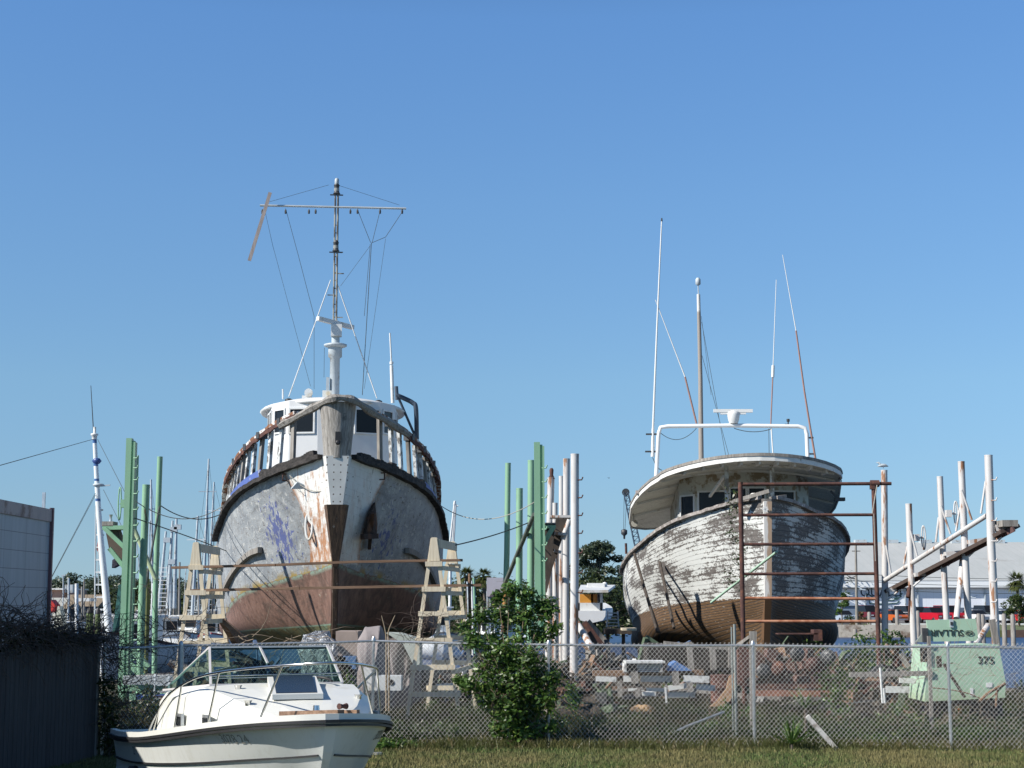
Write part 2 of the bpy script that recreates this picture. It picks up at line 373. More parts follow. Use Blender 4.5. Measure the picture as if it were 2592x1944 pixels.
dd = t.M('ADD', t.M('MULTIPLY', fx, fx), t.M('MULTIPLY', fz_, fz_)); c = t.mix(t.step(n, .35, .7), (.64, .64, .61), (.75, .75, .72)); c = t.mix(t.step(dd, .014, .009), c, (.12, .09, .07))
mb.build('stem_plating', t.done(c, .55), trawler, local=True)
mb = MB(); stem_sec(3.4, 5.02, .53, -.03, .09, .33, .3); stem_sec(1.6, 3.4, 1.15, .55, .07, .075, .5); stem_sec(.92, 1.6, 1.9, 1.15, .08, .07, .6)
t = NT('bare_stem_timber'); x, y, z = t.sep(t.obj); n = t.noise(t.scl(t.obj, (6, 3, .6)), 3, 7, .7); n2 = t.noise(t.obj, 7, 5)
c = t.mix(t.step(n, .35, .68), (.045, .028, .02), (.15, .09, .055)); c = t.mix(t.step(n2, .64, .7), c, (.33, .3, .26)); t.bump(n, .6, .03); MT['stemwood'] = t.done(c, .85)
mb.build('stem_timber', MT['stemwood'], trawler, local=True)
rows = []
for zz, ww, aa in ((6.25, .36, -.24), (6.6, .385, -.27), (7.0, .42, -.32), (7.4, .46, -.36), (7.72, .49, -.39)):
    rows.append([Vector((ww * math.sin(q) * 1.0, aa + .52 - .52 * math.cos(q), zz)) for q in [(-1.55 + 3.1 * i / 14) for i in range(15)]])
mb = MB(); mb.grid(rows, True, flip=True); mb.add(rows[-1], [tuple(range(15))])
t = NT('weathered_bow_post'); n = t.noise(t.scl(t.obj, (7, 7, .55)), 2.6, 8, .75, .5); n2 = t.noise(t.obj, 3.5, 5)
c = t.mix(t.step(n, .3, .62), (.10, .09, .08), (.40, .38, .35)); c = t.mix(t.step(n2, .60, .72), c, (.07, .065, .06)); t.bump(n, .8, .05); MT['bowpost'] = t.done(c, .9)
post = mb.build('bow_post', MT['bowpost'], trawler, local=True)
mb = MB(); mb.lathe((.0, -.42, 6.63), [(.05, 0), (.07, .02), (.03, .03)], 8, (0, -1, 0)); mb.box((0, -.37, 6.78), (.14, .08, .28)); mb.build('bow_socket', MT['black'], post, local=True)
# rub rails
t = NT('tarred_rubbing_strake'); n = t.noise(t.obj, 6, 7, .7); c = t.mix(t.step(n, .4, .7), (.015, .013, .012), (.07, .06, .055)); t.bump(n, 1, .05); MT['tar'] = t.done(c, .8)
RUBS = spline(rub, 80)
def jit(pts, a): return [p + Vector((rnd.uniform(-a, a), rnd.uniform(-a, a), rnd.uniform(-a, a))) for p in pts]
for s in (1, -1):
    mb = MB(); strip(mb, jit(sub(RUBS, .25, 8.7, 60), .014), .2, .12, .02, .08, s); mb.build('rub_rail', MT['tar'], trawler, local=True)
    mb = MB(); q = sub(RUBS, .45, 2.4 if s < 0 else 3.4, 30)
    for i, p in enumerate(q[:-1]):
        h = .13 + .12 * mnoise.noise(Vector((p.y * 3, s * 5, 0))); mb.bar((s * p.x, p.y - .03, p.z + .1 + h / 2), (s * q[i + 1].x, q[i + 1].y - .03, q[i + 1].z + .1 + h / 2), h, .16, side=(0, 0, 1))
    mb.build('rotten_covering_board', MT['tar'], trawler, local=True)
    mb = MB(); strip(mb, sub(RUBS, 2.4 if s < 0 else 3.3, 9, 30), .05, .22, .23, .0, s)
    t_ = MT['bluestrake'] if 'bluestrake' in MT else None
    if t_ is None:
        t = NT('blue_white_strake_paint'); n = t.noise(t.obj, 3, 6, .7); x, y, z = t.sep(t.obj)
        c = t.mix(t.step(t.M('ADD', y, t.M('MULTIPLY', n, 2.2)), 5.9, 6.0), (.085, .13, .36), (.6, .62, .64)); c = t.mix(t.step(n, .6, .66), c, (.35, .36, .36)); t_ = MT['bluestrake'] = t.done(c, .6)
    mb.build('lower_strake', t_, trawler, local=True)
# cap rail
cap = []
for a, px, py in ((-.1, 838, 1008), (.7, 770, 1040), (1.8, 698, 1078), (3.1, 639, 1123), (4.6, 601, 1169), (6.5, 576, 1222), (8.5, 570, 1289)):
    v = FL.at(px, py, a); cap.append(Vector((abs(v.x), a, v.z)))
cap[0].x = .05
cap += [Vector((3.5, 12, 5.1)), Vector((3.1, 20, 5.3))]; CAPS = spline(cap, 90)
t = NT('cap_rail_paint'); n = t.noise(t.scl(t.obj, (1, 1, 1)), 4, 7, .7); c = t.mix(t.step(n, .46, .5), (.62, .62, .6), (.20, .085, .04)); c = t.mix(t.step(n, .62, .66), c, (.1, .07, .05)); MT['cappaint'] = t.done(c, .75)
for s in (1, -1):
    mb = MB(); q = sub(CAPS, .9, 9.2, 46); strip(mb, jit(q, .012), .2, .09, .03, .02, s); mb.build('cap_rail', MT['cappaint'], trawler, local=True)
    mb = MB(); strip(mb, jit(sub(CAPS, .9, 6.2, 40), .02), .05, .12, -.07, .1, s); mb.build('rail_edging', MT['rust'], trawler, local=True)
# the sprung grey plank over the stem head
pts = [(-1.55, 1.5, 7.26), (-1.0, .75, 7.48), (-.55, .1, 7.66), (-.2, -.45, 7.78), (.15, -.5, 7.81), (.5, -.3, 7.72), (.9, .4, 7.55), (1.4, 1.1, 7.36), (2.0, 1.9, 7.08)]
mb = MB(); mb.tube(spline(pts, 40), [.10 + .02 * math.sin(i * .9) for i in range(41)], 6, smooth=False); mb.build('stem_head_plank', MT['bowpost'], trawler, local=True)
for s in (1, -1):
    for a in (1.5, 2.5, 3.4, 4.6): p = at_a(CAPS, a); mb = MB(); mb.box((s * p.x, p.y, p.z), (.3, .14, .18), rz=-s * .6); mb.build('rail_strap', MT['dark'], trawler, local=True)
# frames (stanchions)
MT['framewhite'] = simple('weathered_white_frame', (.58, .60, .60), .7, var=.1, scale=3, dirt=(.14, .13, .12), dirt_amt=.5, dscale=5)
for s in (1, -1):
    a = 1.15; k = 0
    while a < 8.8:
        p0 = at_a(RUBS, a + .05); p1 = at_a(CAPS, a); wdt = .145
        j = rnd.uniform(-.05, .05)
        mb = MB(); d = at_a(RUBS, a + .3) - p0; d.x *= s
        mb.bar((s * (p0.x - .08), p0.y, p0.z + .05), (s * (p1.x - .08 + j * .4), p1.y + j, p1.z), wdt, .09, side=d); mb.build('bulwark_frame', MT['framewhite'] if k % 3 else MT['oldwood'], trawler, local=True)
        a += .46 + rnd.uniform(-.05, .06); k += 1
for s in (1, -1):                                   # planking still left on the bulwarks
    rr = []
    for p in sub(RUBS, 3.4 if s > 0 else 5.2, 9, 30):
        q = at_a(CAPS, p.y); lo = Vector((s * (p.x - .14), p.y, p.z + .1)); hi = Vector((s * (q.x - .14), q.y, q.z - .05))
        rr.append([lo, lo.lerp(hi, .5), hi])
    mb = MB(); mb.grid([list(c_) for c_ in zip(*rr)], False)
    t = NT('bulwark_planking' + str(s)); x, y, z = t.sep(t.obj); n = t.noise(t.scl(t.obj, (1, 3, .6)), 2.4, 6, .7)
    fy = t.M('FRACT', t.M('MULTIPLY', y, 1.9)); fz = t.M('FRACT', t.M('MULTIPLY', t.M('ADD', z, t.M('MULTIPLY', y, .12)), 2.1))
    c = t.mix(t.step(n, .35, .7), (.36, .40, .38), (.58, .62, .60)); c = t.mix(t.M('MAXIMUM', t.step(fy, .9, .93), t.step(fz, .92, .95)), c, (.03, .035, .03))
    mb.build('bulwark_planking', t.done(c, .7), trawler, local=True)
# deck
mb = MB(); rr = [[Vector((s * (p.x - .1), p.y, p.z + .0)) for s in (-1, 0, 1)] for p in sub(RUBS, .4, 19.5, 40)]; mb.grid(rr, False, flip=True); mb.build('deck', MT['oldwood'], trawler, local=True)
# curved guard strakes low on the topsides
for s in (1, -1):
    q = [FL.at(x_, y_, a_) for x_, y_, a_ in ((664, 1392, 3.3), (640, 1402, 3.9), (612, 1427, 4.8), (588, 1462, 6.0), (574, 1492, 7.2))]
    q = spline([Vector((abs(v.x) + .03, v.y, v.z)) for v in q], 20)
    mb = MB(); strip(mb, q, .14, .16, 0, .04, s); mb.build('guard_strake', MT['oldwood'], trawler, local=True)
# wheelhouse
wh = MB(); base = [(-2.0, 7.4), (-1.85, 6.1), (-1.35, 5.3), (-.5, 5.05), (.5, 5.05), (1.35, 5.3), (1.85, 6.1), (2.0, 7.4), (2.0, 12), (-2.0, 12)]
wh.prism([(x_, a_, 5.2) for x_, a_ in base], (0, 0, 3.2)); t = NT('wheelhouse_paint'); n = t.noise(t.scl(t.obj, (1, 1, .5)), 2.5, 7, .7)
c = t.mix(t.step(n, .3, .7), (.60, .61, .62), (.68, .69, .68)); c = t.mix(t.step(n, .68, .72), c, (.42, .38, .3)); wallm = t.done(c, .5)
house = wh.build('wheelhouse', wallm, trawler, local=True)
def win(p0, p1, z0, z1, u0, u1, parent, glass=None, fr=None):       # window on a wall from plan point p0 to p1
    p0 = Vector((*p0, 0)); p1 = Vector((*p1, 0)); d = (p1 - p0); n_ = Vector((d.y, -d.x, 0)).normalized()
    a = p0 + d * u0; b = p0 + d * u1; dn = d.normalized(); f = .05
    m1 = MB()
    for q0, q1, zz0, zz1 in ((a - dn * f, b + dn * f, z1, z1 + f), (a - dn * f, b + dn * f, z0 - f, z0), (a - dn * f, a, z0, z1), (b, b + dn * f, z0, z1)):
        m1.prism([q0 + Vector((0, 0, zz0)), q1 + Vector((0, 0, zz0)), q1 + Vector((0, 0, zz1)), q0 + Vector((0, 0, zz1))], n_ * .045)
    fo = m1.build('window', fr or MT['white'], parent, local=True)
    m2 = MB(); m2.prism([a + Vector((0, 0, z0)), b + Vector((0, 0, z0)), b + Vector((0, 0, z1)), a + Vector((0, 0, z1))], n_ * .012)
    m2.build('pane', glass or MT['glassdark'], fo, local=True)
win(base[2], base[3], 7.46, 8.14, .05, .85, house); win(base[4], base[5], 7.46, 8.14, .15, .95, house)
win(base[1], base[2], 7.5, 8.15, .2, .75, house); win(base[5], base[6], 7.5, 8.15, .2, .75, house)
win(base[0], base[1], 7.5, 8.15, .15, .5, house); win(base[0], base[1], 7.5, 8.15, .62, .92, house); win(base[6], base[7], 7.5, 8.15, .1, .45, house)
mb = MB(); nn = 36
ring = lambda k, z0: [Vector((k * 2.25 * math.sin(q) * (1 if abs(math.cos(q)) < .0 else 1), 8.3 - k * 3.5 * math.cos(q), z0)) for q in [2 * math.pi * i / nn for i in range(nn + 1)]]
mb.grid([ring(1, 8.32), ring(1.02, 8.37), ring(.99, 8.43), ring(.8, 8.56), ring(.5, 8.67), ring(.2, 8.72), ring(.01, 8.73)], True); mb.add(ring(1, 8.32)[:-1], [tuple(range(nn))])
mb.build('wheelhouse_roof', MT['white'], trawler, local=True)
def LP(px, py, a): return FL.at(px, py, a)
# mast, radar, yard, lights
MA = 8.6
mb = MB(); b0 = LP(845, 1003, MA); zt = LP(845, 880, MA).z; xm = b0.x
mb.lathe((xm, MA, 8.3), [(.22, 0), (.22, .55)], 16); mb.lathe((xm + .02, MA, 8.85), [(.155, 0), (.155, zt - 8.85 - .35), (.22, zt - 8.85 - .3), (.22, zt - 8.85)], 16)
mb.box((xm - .2, MA - .1, 8.9), (.1, .12, 1.3)); mast = mb.build('mast_column', MT['greypaint'], trawler, local=True)
mb = MB(); mb.lathe((xm + .03, MA, zt), [(.25, 0), (.36, .04), (.37, .10), (.25, .13)], 20); mb.lathe((xm + .03, MA, zt + .13), [(.13, 0), (.13, .28)], 12); mb.build('mast_platform', MT['greypaint'], mast, local=True)
zr0 = LP(848, 855, MA).z; zr1 = LP(848, 818, MA).z
mb = MB(); mb.box((xm + .05, MA - .1, (zr0 + zr1) / 2 - .02), (.34, .34, zr1 - zr0 - .1)); mb.lathe((xm + .05, MA - .1, zr1 - .08), [(.1, 0), (.07, .14)], 10)
rd = mb.build('radar_scanner', MT['white'], trawler, local=True)
pa = LP(804, 806, MA - .55); pb_ = LP(893, 829, MA + .35); mb = MB(); mb.bar(pa, pb_, .13, .15, side=(0, 0, 1)); mb.build('radar_bar', MT['white'], rd, local=True)
mb = MB(); zt2 = LP(844, 490, MA).z; zb2 = zt + .13
for dx, r_ in ((-.045, .028), (.045, .032)): mb.tube([(xm + dx, MA, zb2), (xm + dx, MA, zt2)], r_, 8)
for i in range(14): mb.box((xm, MA, zb2 + .5 + i * .26), (.14, .03, .025))
for py_, l in ((692, .22), (803, .2), (638, .18), (747, -.2)): q = LP(844, py_, MA); mb.box((xm + l / 2, MA, q.z), (abs(l) + .1, .03, .03))
t = NT('mast_pipe_paint'); n = t.noise(t.scl(t.obj, (1, 1, .5)), 3, 5); c = t.mix(t.step(n, .45, .55), (.30, .29, .25), (.07, .065, .06)); pole = mb.build('mast_pole', t.done(c, .6), trawler, local=True)
for py_, sc in ((620, 1.0), (475, 1.05)):
    q = LP(844, py_, MA); mb = MB(); mb.lathe((xm, MA, q.z - .2), [(.12, 0), (.10, .03), (.085, .06), (.075, .17), (.09, .26), (.1, .28), (.04, .36)], 12); mb.box((xm, MA, q.z - .24), (.42, .06, .03))
    lt = mb.build('navigation_light', MT['dark'], trawler, local=True); mb = MB(); mb.lathe((xm, MA, q.z - .12), [(.088, 0), (.088, .1)], 12); mb.build('lens', simple('frosted_lens' + str(py_), (.3, .3, .27), .2), lt, local=True)
q = LP(844, 462, MA); mb = MB(); mb.tube([(xm, MA, zt2), (xm, MA, q.z - .1)], .03, 6); mb.lathe((xm, MA, q.z - .1), [(.05, 0), (.07, .03), (.07, .2), (.05, .24)], 10); mb.build('top_light', MT['greypaint'], trawler, local=True)
mb = MB(); mb.tube([LP(658, 520, MA), LP(845, 524, MA), LP(1028, 528, MA)], .035, 8); yard = mb.build('yard', simple('yard_alloy', (.55, .58, .58), .4, .3), trawler, local=True)
for px in (664, 723, 782, 799, 887, 905, 962, 1018): q = LP(px, 534, MA); mb = MB(); mb.lathe(q, [(.03, -.09), (.035, 0), (.012, .06)], 6); mb.build('insulator', MT['black'], yard, local=True)
mb = MB(); mb.bar(LP(684, 487, MA - .15), LP(631, 660, MA - .15), .11, .03, side=(1, 0, 0)); mb.build('hanging_board', wood('pinkish_grey_board', (.3, .25, .23), (.45, .38, .35)), trawler, local=True)
def stay(x0, y0, x1, y1, r, m, a0=MA, a1=MA, nm='stay'):
    mb = MB(); mb.tube([LP(x0, y0, a0), LP((x0 + x1) / 2, (y0 + y1) / 2, (a0 + a1) / 2), LP(x1, y1, a1)], r, 5); return mb.build(nm, m, trawler, local=True)
stay(837, 709, 731, 1004, .018, MT['white']); stay(853, 717, 954, 1008, .018, MT['white'])
thin = MT['cable']
for q in ((723, 528, 756, 650, .008), (756, 650, 795, 800, .008), (672, 540, 690, 620, .006), (690, 620, 786, 978, .006), (905, 531, 938, 614, .009), (962, 533, 942, 614, .009),
          (1019, 535, 976, 600, .009), (976, 600, 940, 615, .009), (940, 615, 917, 1000, .012), (937, 618, 922, 800, .008), (976, 604, 922, 984, .006), (937, 622, 862, 724, .006),
          (850, 467, 1011, 519, .006), (832, 468, 678, 512, .006), (795, 800, 795, 985, .007), (821, 880, 820, 955, .007)): stay(*q, thin)
for px, py in ((731, 1007), (958, 1011)):
    q = LP(px, py, MA); mb = MB(); mb.lathe((q.x, MA, q.z - .1), [(.12, 0), (.12, .05), (.05, .08)], 10); mb.build('vent_cap', MT['black'], trawler, local=True)
mb = MB(); q = LP(716, 1010, 7); mb.tube([q, LP(716, 985, 7)], .025, 6); mb.build('roof_post', MT['white'], trawler, local=True)
q = LP(781, 998, 7); mb = MB(); mb.box((q.x - .05, 7.1, q.z - .08), (.3, .2, .08)); mb.lathe((q.x, 6.95, q.z + .04), [(.05, -.12), (.13, -.05), (.13, .05)], 12, (0, -1, 0)); mb.build('searchlight', MT['white'], trawler, local=True)
q = LP(828, 998, 6.5); mb = MB(); mb.box(q, (.28, .3, .2)); hb = mb.build('speaker_box', MT['cream'], trawler, local=True); mb = MB(); mb.lathe((q.x + .03, 6.34, q.z), [(.03, -.01), (.07, .02)], 10, (0, -1, 0)); mb.build('speaker_cone', MT['fir'], hb, local=True)
mb = MB(); mb.tube([LP(994, 1020, 7.2), LP(991, 925, 7.2)], .055, 8); mb.tube([LP(991, 925, 7.2), LP(987, 843, 7.2)], .025, 6); mb.lathe(LP(991, 922, 7.2), [(.06, 0), (.06, .08)], 8); mb.build('whip_antenna', MT['white'], trawler, local=True)
mb = MB(); mb.tube(spline([LP(1003, 1000, 7.4), LP(1022, 1008, 7.4), LP(1045, 1020, 7.4), LP(1053, 1035, 7.4), LP(1055, 1112, 7.6)], 24), .075, 10)
mb.tube([LP(1010, 1010, 7.4), LP(1048, 1098, 7.6)], .04, 6); mb.tube([LP(1003, 978, 7.4), LP(1005, 1012, 7.4)], .06, 8); mb.build('davit_arm', simple('davit_dark_blue', (.06, .08, .11), .45), trawler, local=True)
# anchor in its hawse, hawse plate, mooring ring and loose line on the bow
def onhull(px, py, s):      # walk out along the view ray to the hull skin
    best = None
    for r in rows1:
        for i in range(0, 26):
            p = r[i]; pw = Vector((p.x * s, p.y, p.z)); v = FL.at(px, py, p.y); e = (v - pw).length
            if best is None or e < best[0]: best = (e, pw)
    return best[1]
A0 = onhull(925, 1360, 1); mb = MB(); out = Vector((.5, -.75, 0)).normalized()
tip = onhull(942, 1278, 1) + out * .22; bot = onhull(917, 1355, 1) + out * .25; low = onhull(932, 1370, 1) + out * .2
q = [onhull(942, 1276, 1) + out * .05, onhull(922, 1300, 1) + out * .28, onhull(912, 1335, 1) + out * .3, onhull(906, 1357, 1) + out * .28, onhull(933, 1362, 1) + out * .3, onhull(943, 1330, 1) + out * .15]
mb.prism(q, -out * .12); mb.bar(onhull(936, 1385, 1) + out * .1, onhull(925, 1300, 1) + out * .34, .09, .09); mb.bar(onhull(903, 1357, 1) + out * .32, onhull(936, 1364, 1) + out * .3, .12, .14)
mb.build('anchor', simple('rusty_anchor_iron', (.035, .022, .018), .85, var=.4, scale=6, dirt=(.1, .045, .025), dirt_amt=.5, bump=.5), trawler, local=True)
hq = onhull(790, 1335, -1); out = Vector((-.5, -.8, -.15)).normalized(); mb = MB()
mb.tube([hq + out * .04 + Vector((.0, 0, 0)) + (Vector((.84, -.53, 0)) * math.cos(k * .42) * .11 + Vector((0, 0, 1)) * math.sin(k * .42) * .38) for k in range(16)], .035, 6); mb.build('hawse_ring', MT['white'], trawler, local=True)
mb = MB(); mb.prism([hq + out * .015 + (Vector((.84, -.53, 0)) * math.cos(k * .63) * .06 + Vector((0, 0, 1)) * (math.sin(k * .63) * .16 + .12)) for k in range(10)], out * .01); mb.build('hawse_hole', MT['rust'], trawler, local=True)
for px, py, s in ((728, 1205, -1), (963, 1212, 1)):
    q = onhull(px, py, s); mb = MB(); e = .09; u = Vector((.8, -.6 * s, 0)); o_ = Vector((.5 * s, -.8, 0)) * .05
    mb.tube([q + o_ + u * e + Vector((0, 0, e)), q + o_ - u * e + Vector((0, 0, e)), q + o_ - u * e - Vector((0, 0, e)), q + o_ + u * e - Vector((0, 0, e)), q + o_ + u * e + Vector((0, 0, e))], .022, 6); mb.build('mooring_eye', MT['rust'], trawler, local=True)
q0 = onhull(742, 1210, -1) + Vector((-.05, -.1, 0)); q1 = onhull(882, 1200, 1) + Vector((0, -.25, 0)); mb = MB(); mb.rope(q0, q1, .42, .012, 20); q2 = onhull(775, 1250, -1) + Vector((-.05, -.08, 0)); mb.rope(q0, q2, .1, .008); mb.build('loose_line', MT['rope'], trawler, local=True)
mb = MB(); q = onhull(764, 1232, -1); o_ = Vector((-.6, -.8, 0)) * .16
mb.prism([q + o_ + Vector((-.18, 0, -.06)), q + o_ + Vector((-.02, 0, .12)), q + o_ * .2 + Vector((.32, 0, -.05))], Vector((0, -.02, -.03))); mb.build('bow_shadow_triangle', MT['greypaint'], trawler, local=True)  # thin grey triangle added in the shape of the shadow on the bow
# keel blocks and cradle
for a in (2.6, 5.5, 9, 13, 17):
    b = thing('keel_block', {5.5: 'second', 9: 'third', 13: 'fourth', 17: 'rearmost'}[a] + ' stack of dark timber blocks under the grey trawler\'s keel' if a > 3 else 'foremost stack of dark timber blocks under the grey trawler\'s keel', 'blocking', FL.O + FL.D * a, FL.rot, 'blocks under the trawler')
    for k in range(3): m_ = MB(); m_.box((0, 0, .15 + k * .3), (1.2 if k % 2 else .4, .4 if k % 2 else 1.2, .29)); m_.build('timber', MT['darkwood'], b, local=True)
# ================================================================ white wooden boat with long visor roof (right)
O2 = P(1943, 1267, 44); FR = Frame(O2, (.045, 1))
boat2 = thing('fishing_boat', 'derelict white wooden fishing boat with peeling planks, long overhanging roof and white arch', 'boat', FR.O, FR.rot)
def L2(a, px, py, extra):
    out = []
    for q, x_, y_ in zip(a, px, py): v = FR.at(x_, y_, q); out.append(Vector((abs(v.x), q, v.z)))
    return out + [Vector((x_, q, z_)) for q, x_, z_ in extra]
sh2 = L2([0, .9, 2.4, 3.4, 4.9, 6.7], [1950, 2003, 2061, 2108, 2136, 2143], [1262, 1273, 1298, 1319, 1349, 1378], [(10, 3.42, 3.88), (14, 3.55, 3.45), (18, 3.1, 3.4)])
md2 = L2([.15, 1.05, 2.6, 3.7, 5.1, 6.9], [1946, 1990, 2045, 2087, 2118, 2132], [1390, 1395, 1405, 1420, 1440, 1452], [(10.2, 3.45, 2.95), (14, 3.5, 2.5), (18, 2.9, 2.5)])
wl2 = L2([.35, 1.2, 2.8, 4, 5.4, 7.1], [1941, 1972, 2022, 2060, 2090, 2108], [1512, 1515, 1519, 1522, 1526, 1530], [(10.4, 3.2, 2.0), (14, 3.2, 1.65), (18, 2.6, 1.6)])
bi2 = L2([.7, 1.6, 3.0, 4.2, 5.6, 7.3], [1936, 1960, 2010, 2050, 2078, 2098], [1575, 1582, 1588, 1593, 1600, 1606], [(10.6, 3.0, .95), (14, 2.9, .8), (18, 1.8, .9)])
ke2 = [Vector(q) for q in ((.09, 1.0, .9), (.09, 1.8, .72), (.09, 3.2, .65), (.09, 4.4, .6), (.09, 5.8, .6), (.09, 7.4, .55), (.09, 10.6, .5), (.09, 14, .45), (.09, 18, .5))]
for l, v in ((sh2, .1), (md2, .09), (wl2, .085), (bi2, .08)): l[0].x = v
rows2 = hull_mesh([ke2, bi2, wl2, md2, sh2])
t = NT('peeling_white_planks'); u, v, _ = t.sep(t.uv); x, y, z = t.sep(t.obj)
pl = t.M('MULTIPLY', v, 36.0); wav = t.M('MULTIPLY', t.noise(t.comb(t.M('MULTIPLY', u, .6), t.M('MULTIPLY', v, 5), 0), 1.5, 3), .8)
fr = t.M('FRACT', t.M('ADD', pl, wav)); row = t.M('FLOOR', t.M('ADD', pl, wav))
pv = t.comb(t.M('MULTIPLY', u, 3.2), t.M('MULTIPLY', v, 26), t.M('MULTIPLY', x, 3.2))
n1 = t.noise(pv, 2.6, 9, .80, 1.0)
pv2 = t.comb(t.M('ADD', t.M('MULTIPLY', u, 1.8), t.M('MULTIPLY', row, 3.7)), t.M('MULTIPLY', fr, .9), row); n2 = t.noise(pv2, 2.0, 5, .6, .5)
big = t.noise(t.comb(t.M('MULTIPLY', u, .45), t.M('MULTIPLY', v, 6), t.M('MULTIPLY', x, .3)), 1.6, 3, .5)
edge_d = t.M('ABSOLUTE', t.M('SUBTRACT', fr, .5))
f = t.M('ADD', t.M('ADD', t.M('MULTIPLY', n1, 1.0), t.M('MULTIPLY', n2, .36)), t.M('MULTIPLY', big, .80))
f = t.M('ADD', f, t.M('MULTIPLY', t.step(edge_d, .25, .5), .10))
f = t.M('ADD', f, t.M('MULTIPLY', t.step(x, -.1, .3), .05))
bare = t.step(f, 1.12, 1.13)
grain = t.noise(t.comb(t.M('MULTIPLY', u, 2), t.M('MULTIPLY', v, 160), 0), 3, 5, .6)
wd = t.mix(t.step(grain, .35, .65), (.07, .062, .058), (.19, .172, .16))
wh_ = t.mix(t.step(n2, .3, .7), (.54, .56, .545), (.64, .65, .63))
c = t.mix(bare, wh_, wd)
rim = t.M('MULTIPLY', t.step(f, 1.09, 1.118), t.step(f, 1.125, 1.12)); c = t.mix(t.M('MULTIPLY', rim, .3), c, (.40, .36, .33))
zb = t.M('SUBTRACT', t.M('SUBTRACT', 2.6, t.M('MULTIPLY', y, .02)), t.M('MULTIPLY', t.M('MULTIPLY', y, y), .0037)); zb = t.M('ADD', zb, t.M('MULTIPLY', t.M('SUBTRACT', n1, .5), .35))
botw = t.mix(t.step(t.M('ADD', t.M('MULTIPLY', grain, .5), t.M('MULTIPLY', n1, .5)), .35, .65), (.06, .035, .018), (.20, .112, .048)); botw = t.mix(t.step(n1, .60, .66), botw, (.08, .05, .03))
botw = t.mix(t.step(t.noise(t.comb(u, t.M('MULTIPLY', v, 30), 0), 4, 3), .66, .69), botw, (.45, .42, .38))
c = t.mix(t.step(t.M('SUBTRACT', z, zb), .01, 0), c, botw)
inb = t.step(t.M('SUBTRACT', z, zb), .01, 0); fr2 = t.M('ABSOLUTE', t.M('SUBTRACT', t.M('FRACT', t.M('ADD', t.M('MULTIPLY', v, 40), t.M('MULTIPLY', u, .95))), .5)); seam = t.M('ADD', t.M('MULTIPLY', t.step(inb, 1, 0), t.step(edge_d, .46, .48)), t.M('MULTIPLY', inb, t.step(t.M('ADD', fr2, t.M('MULTIPLY', t.M('SUBTRACT', n1, .5), .3)), .34, .40)))
c = t.mix(t.M('MULTIPLY', seam, t.M('ADD', .34, t.M('MULTIPLY', inb, .6))), c, (.05, .04, .035))
t.bump(t.M('SUBTRACT', t.M('MULTIPLY', bare, -.6), seam), .8, .03)
MT['hull2'] = t.done(c, .7)
hull_obj(rows2, 'hull', MT['hull2'], boat2)
SH2 = spline(sh2, 80)
t = NT('bleached_rail_wood'); n = t.noise(t.obj, 5, 7, .7); c = t.mix(t.step(n, .4, .6), (.16, .14, .125), (.36, .33, .31)); c = t.mix(t.step(n, .62, .66), c, (.62, .62, .6)); MT['rail2'] = t.done(c, .8)
for s in (1, -1):
    mb = MB(); strip(mb, jit(sub(SH2, .1, 17.5, 70), .01), .16, .09, .03, .03, s); mb.build('gunwale_rail', MT['rail2'], boat2, local=True)
mb = MB(); rr = [[Vector((s * (p.x - .1), p.y, p.z - .12)) for s in (-1, 0, 1)] for p in sub(SH2, .3, 17.5, 40)]; mb.grid(rr, False, flip=True); mb.build('deck', MT['oldwood'], boat2, local=True)
# stem facing
mb = MB()
for (z0, a0, z1, a1, w0, w1) in ((.7, 1.2, 2.55, .3, .11, .13), (2.55, .3, 5.1, -.06, .13, .15)):
    vs = []
    for zz, aa, ww in ((z0, a0, w0), (z1, a1, w1)): vs += [Vector((-ww, aa + .3, zz)), Vector((-ww * .7, aa, zz)), Vector((ww * .7, aa, zz)), Vector((ww, aa + .3, zz))]
    mb.add(vs, [(0, 1, 5, 4), (1, 2, 6, 5), (2, 3, 7, 6), (3, 0, 4, 7), (4, 5, 6, 7), (3, 2, 1, 0)])
t = NT('stem_facing_paint'); x, y, z = t.sep(t.obj); n = t.noise(t.scl(t.obj, (3, 1, .35)), 3, 6, .7)
c = t.mix(t.step(t.M('ADD', t.M('MULTIPLY', x, 2.2), n), .43, .5), (.68, .66, .63), (.42, .30, .21)); c = t.mix(t.step(n, .64, .68), c, (.25, .15, .09)); c = t.mix(t.step(z, 2.62, 2.55), c, (.14, .075, .036)); mb.build('stem', t.done(c, .7), boat2, local=True)
mb = MB(); mb.bar((-.95, .35, 5.1), (.05, -.02, 5.38), .1, .1, side=(0, 0, 1)); mb.bar((.1, .25, 5.2), (.55, .6, 5.28), .08, .08); mb.build('stem_head_board', MT['oldwood'], boat2, local=True)
mb = MB(); q = FR.at(1912, 1268, .9); mb.lathe((q.x, .9, q.z - .15), [(.14, 0), (.17, .15), (.17, .3), (.1, .36)], 12); mb.build('bitt', simple('chipped_white_bitt', (.72, .7, .66), .6, dirt=(.3, .27, .24), dirt_amt=.5), boat2, local=True)
mb = MB(); q = FR.at(1938, 1290, 0)
for k in range(3): mb.box((q.x - .02, -.1, q.z), (.16, .03, .035), ry=k * 1.05)
mb.build('stem_ornament', MT['white'], boat2, local=True)
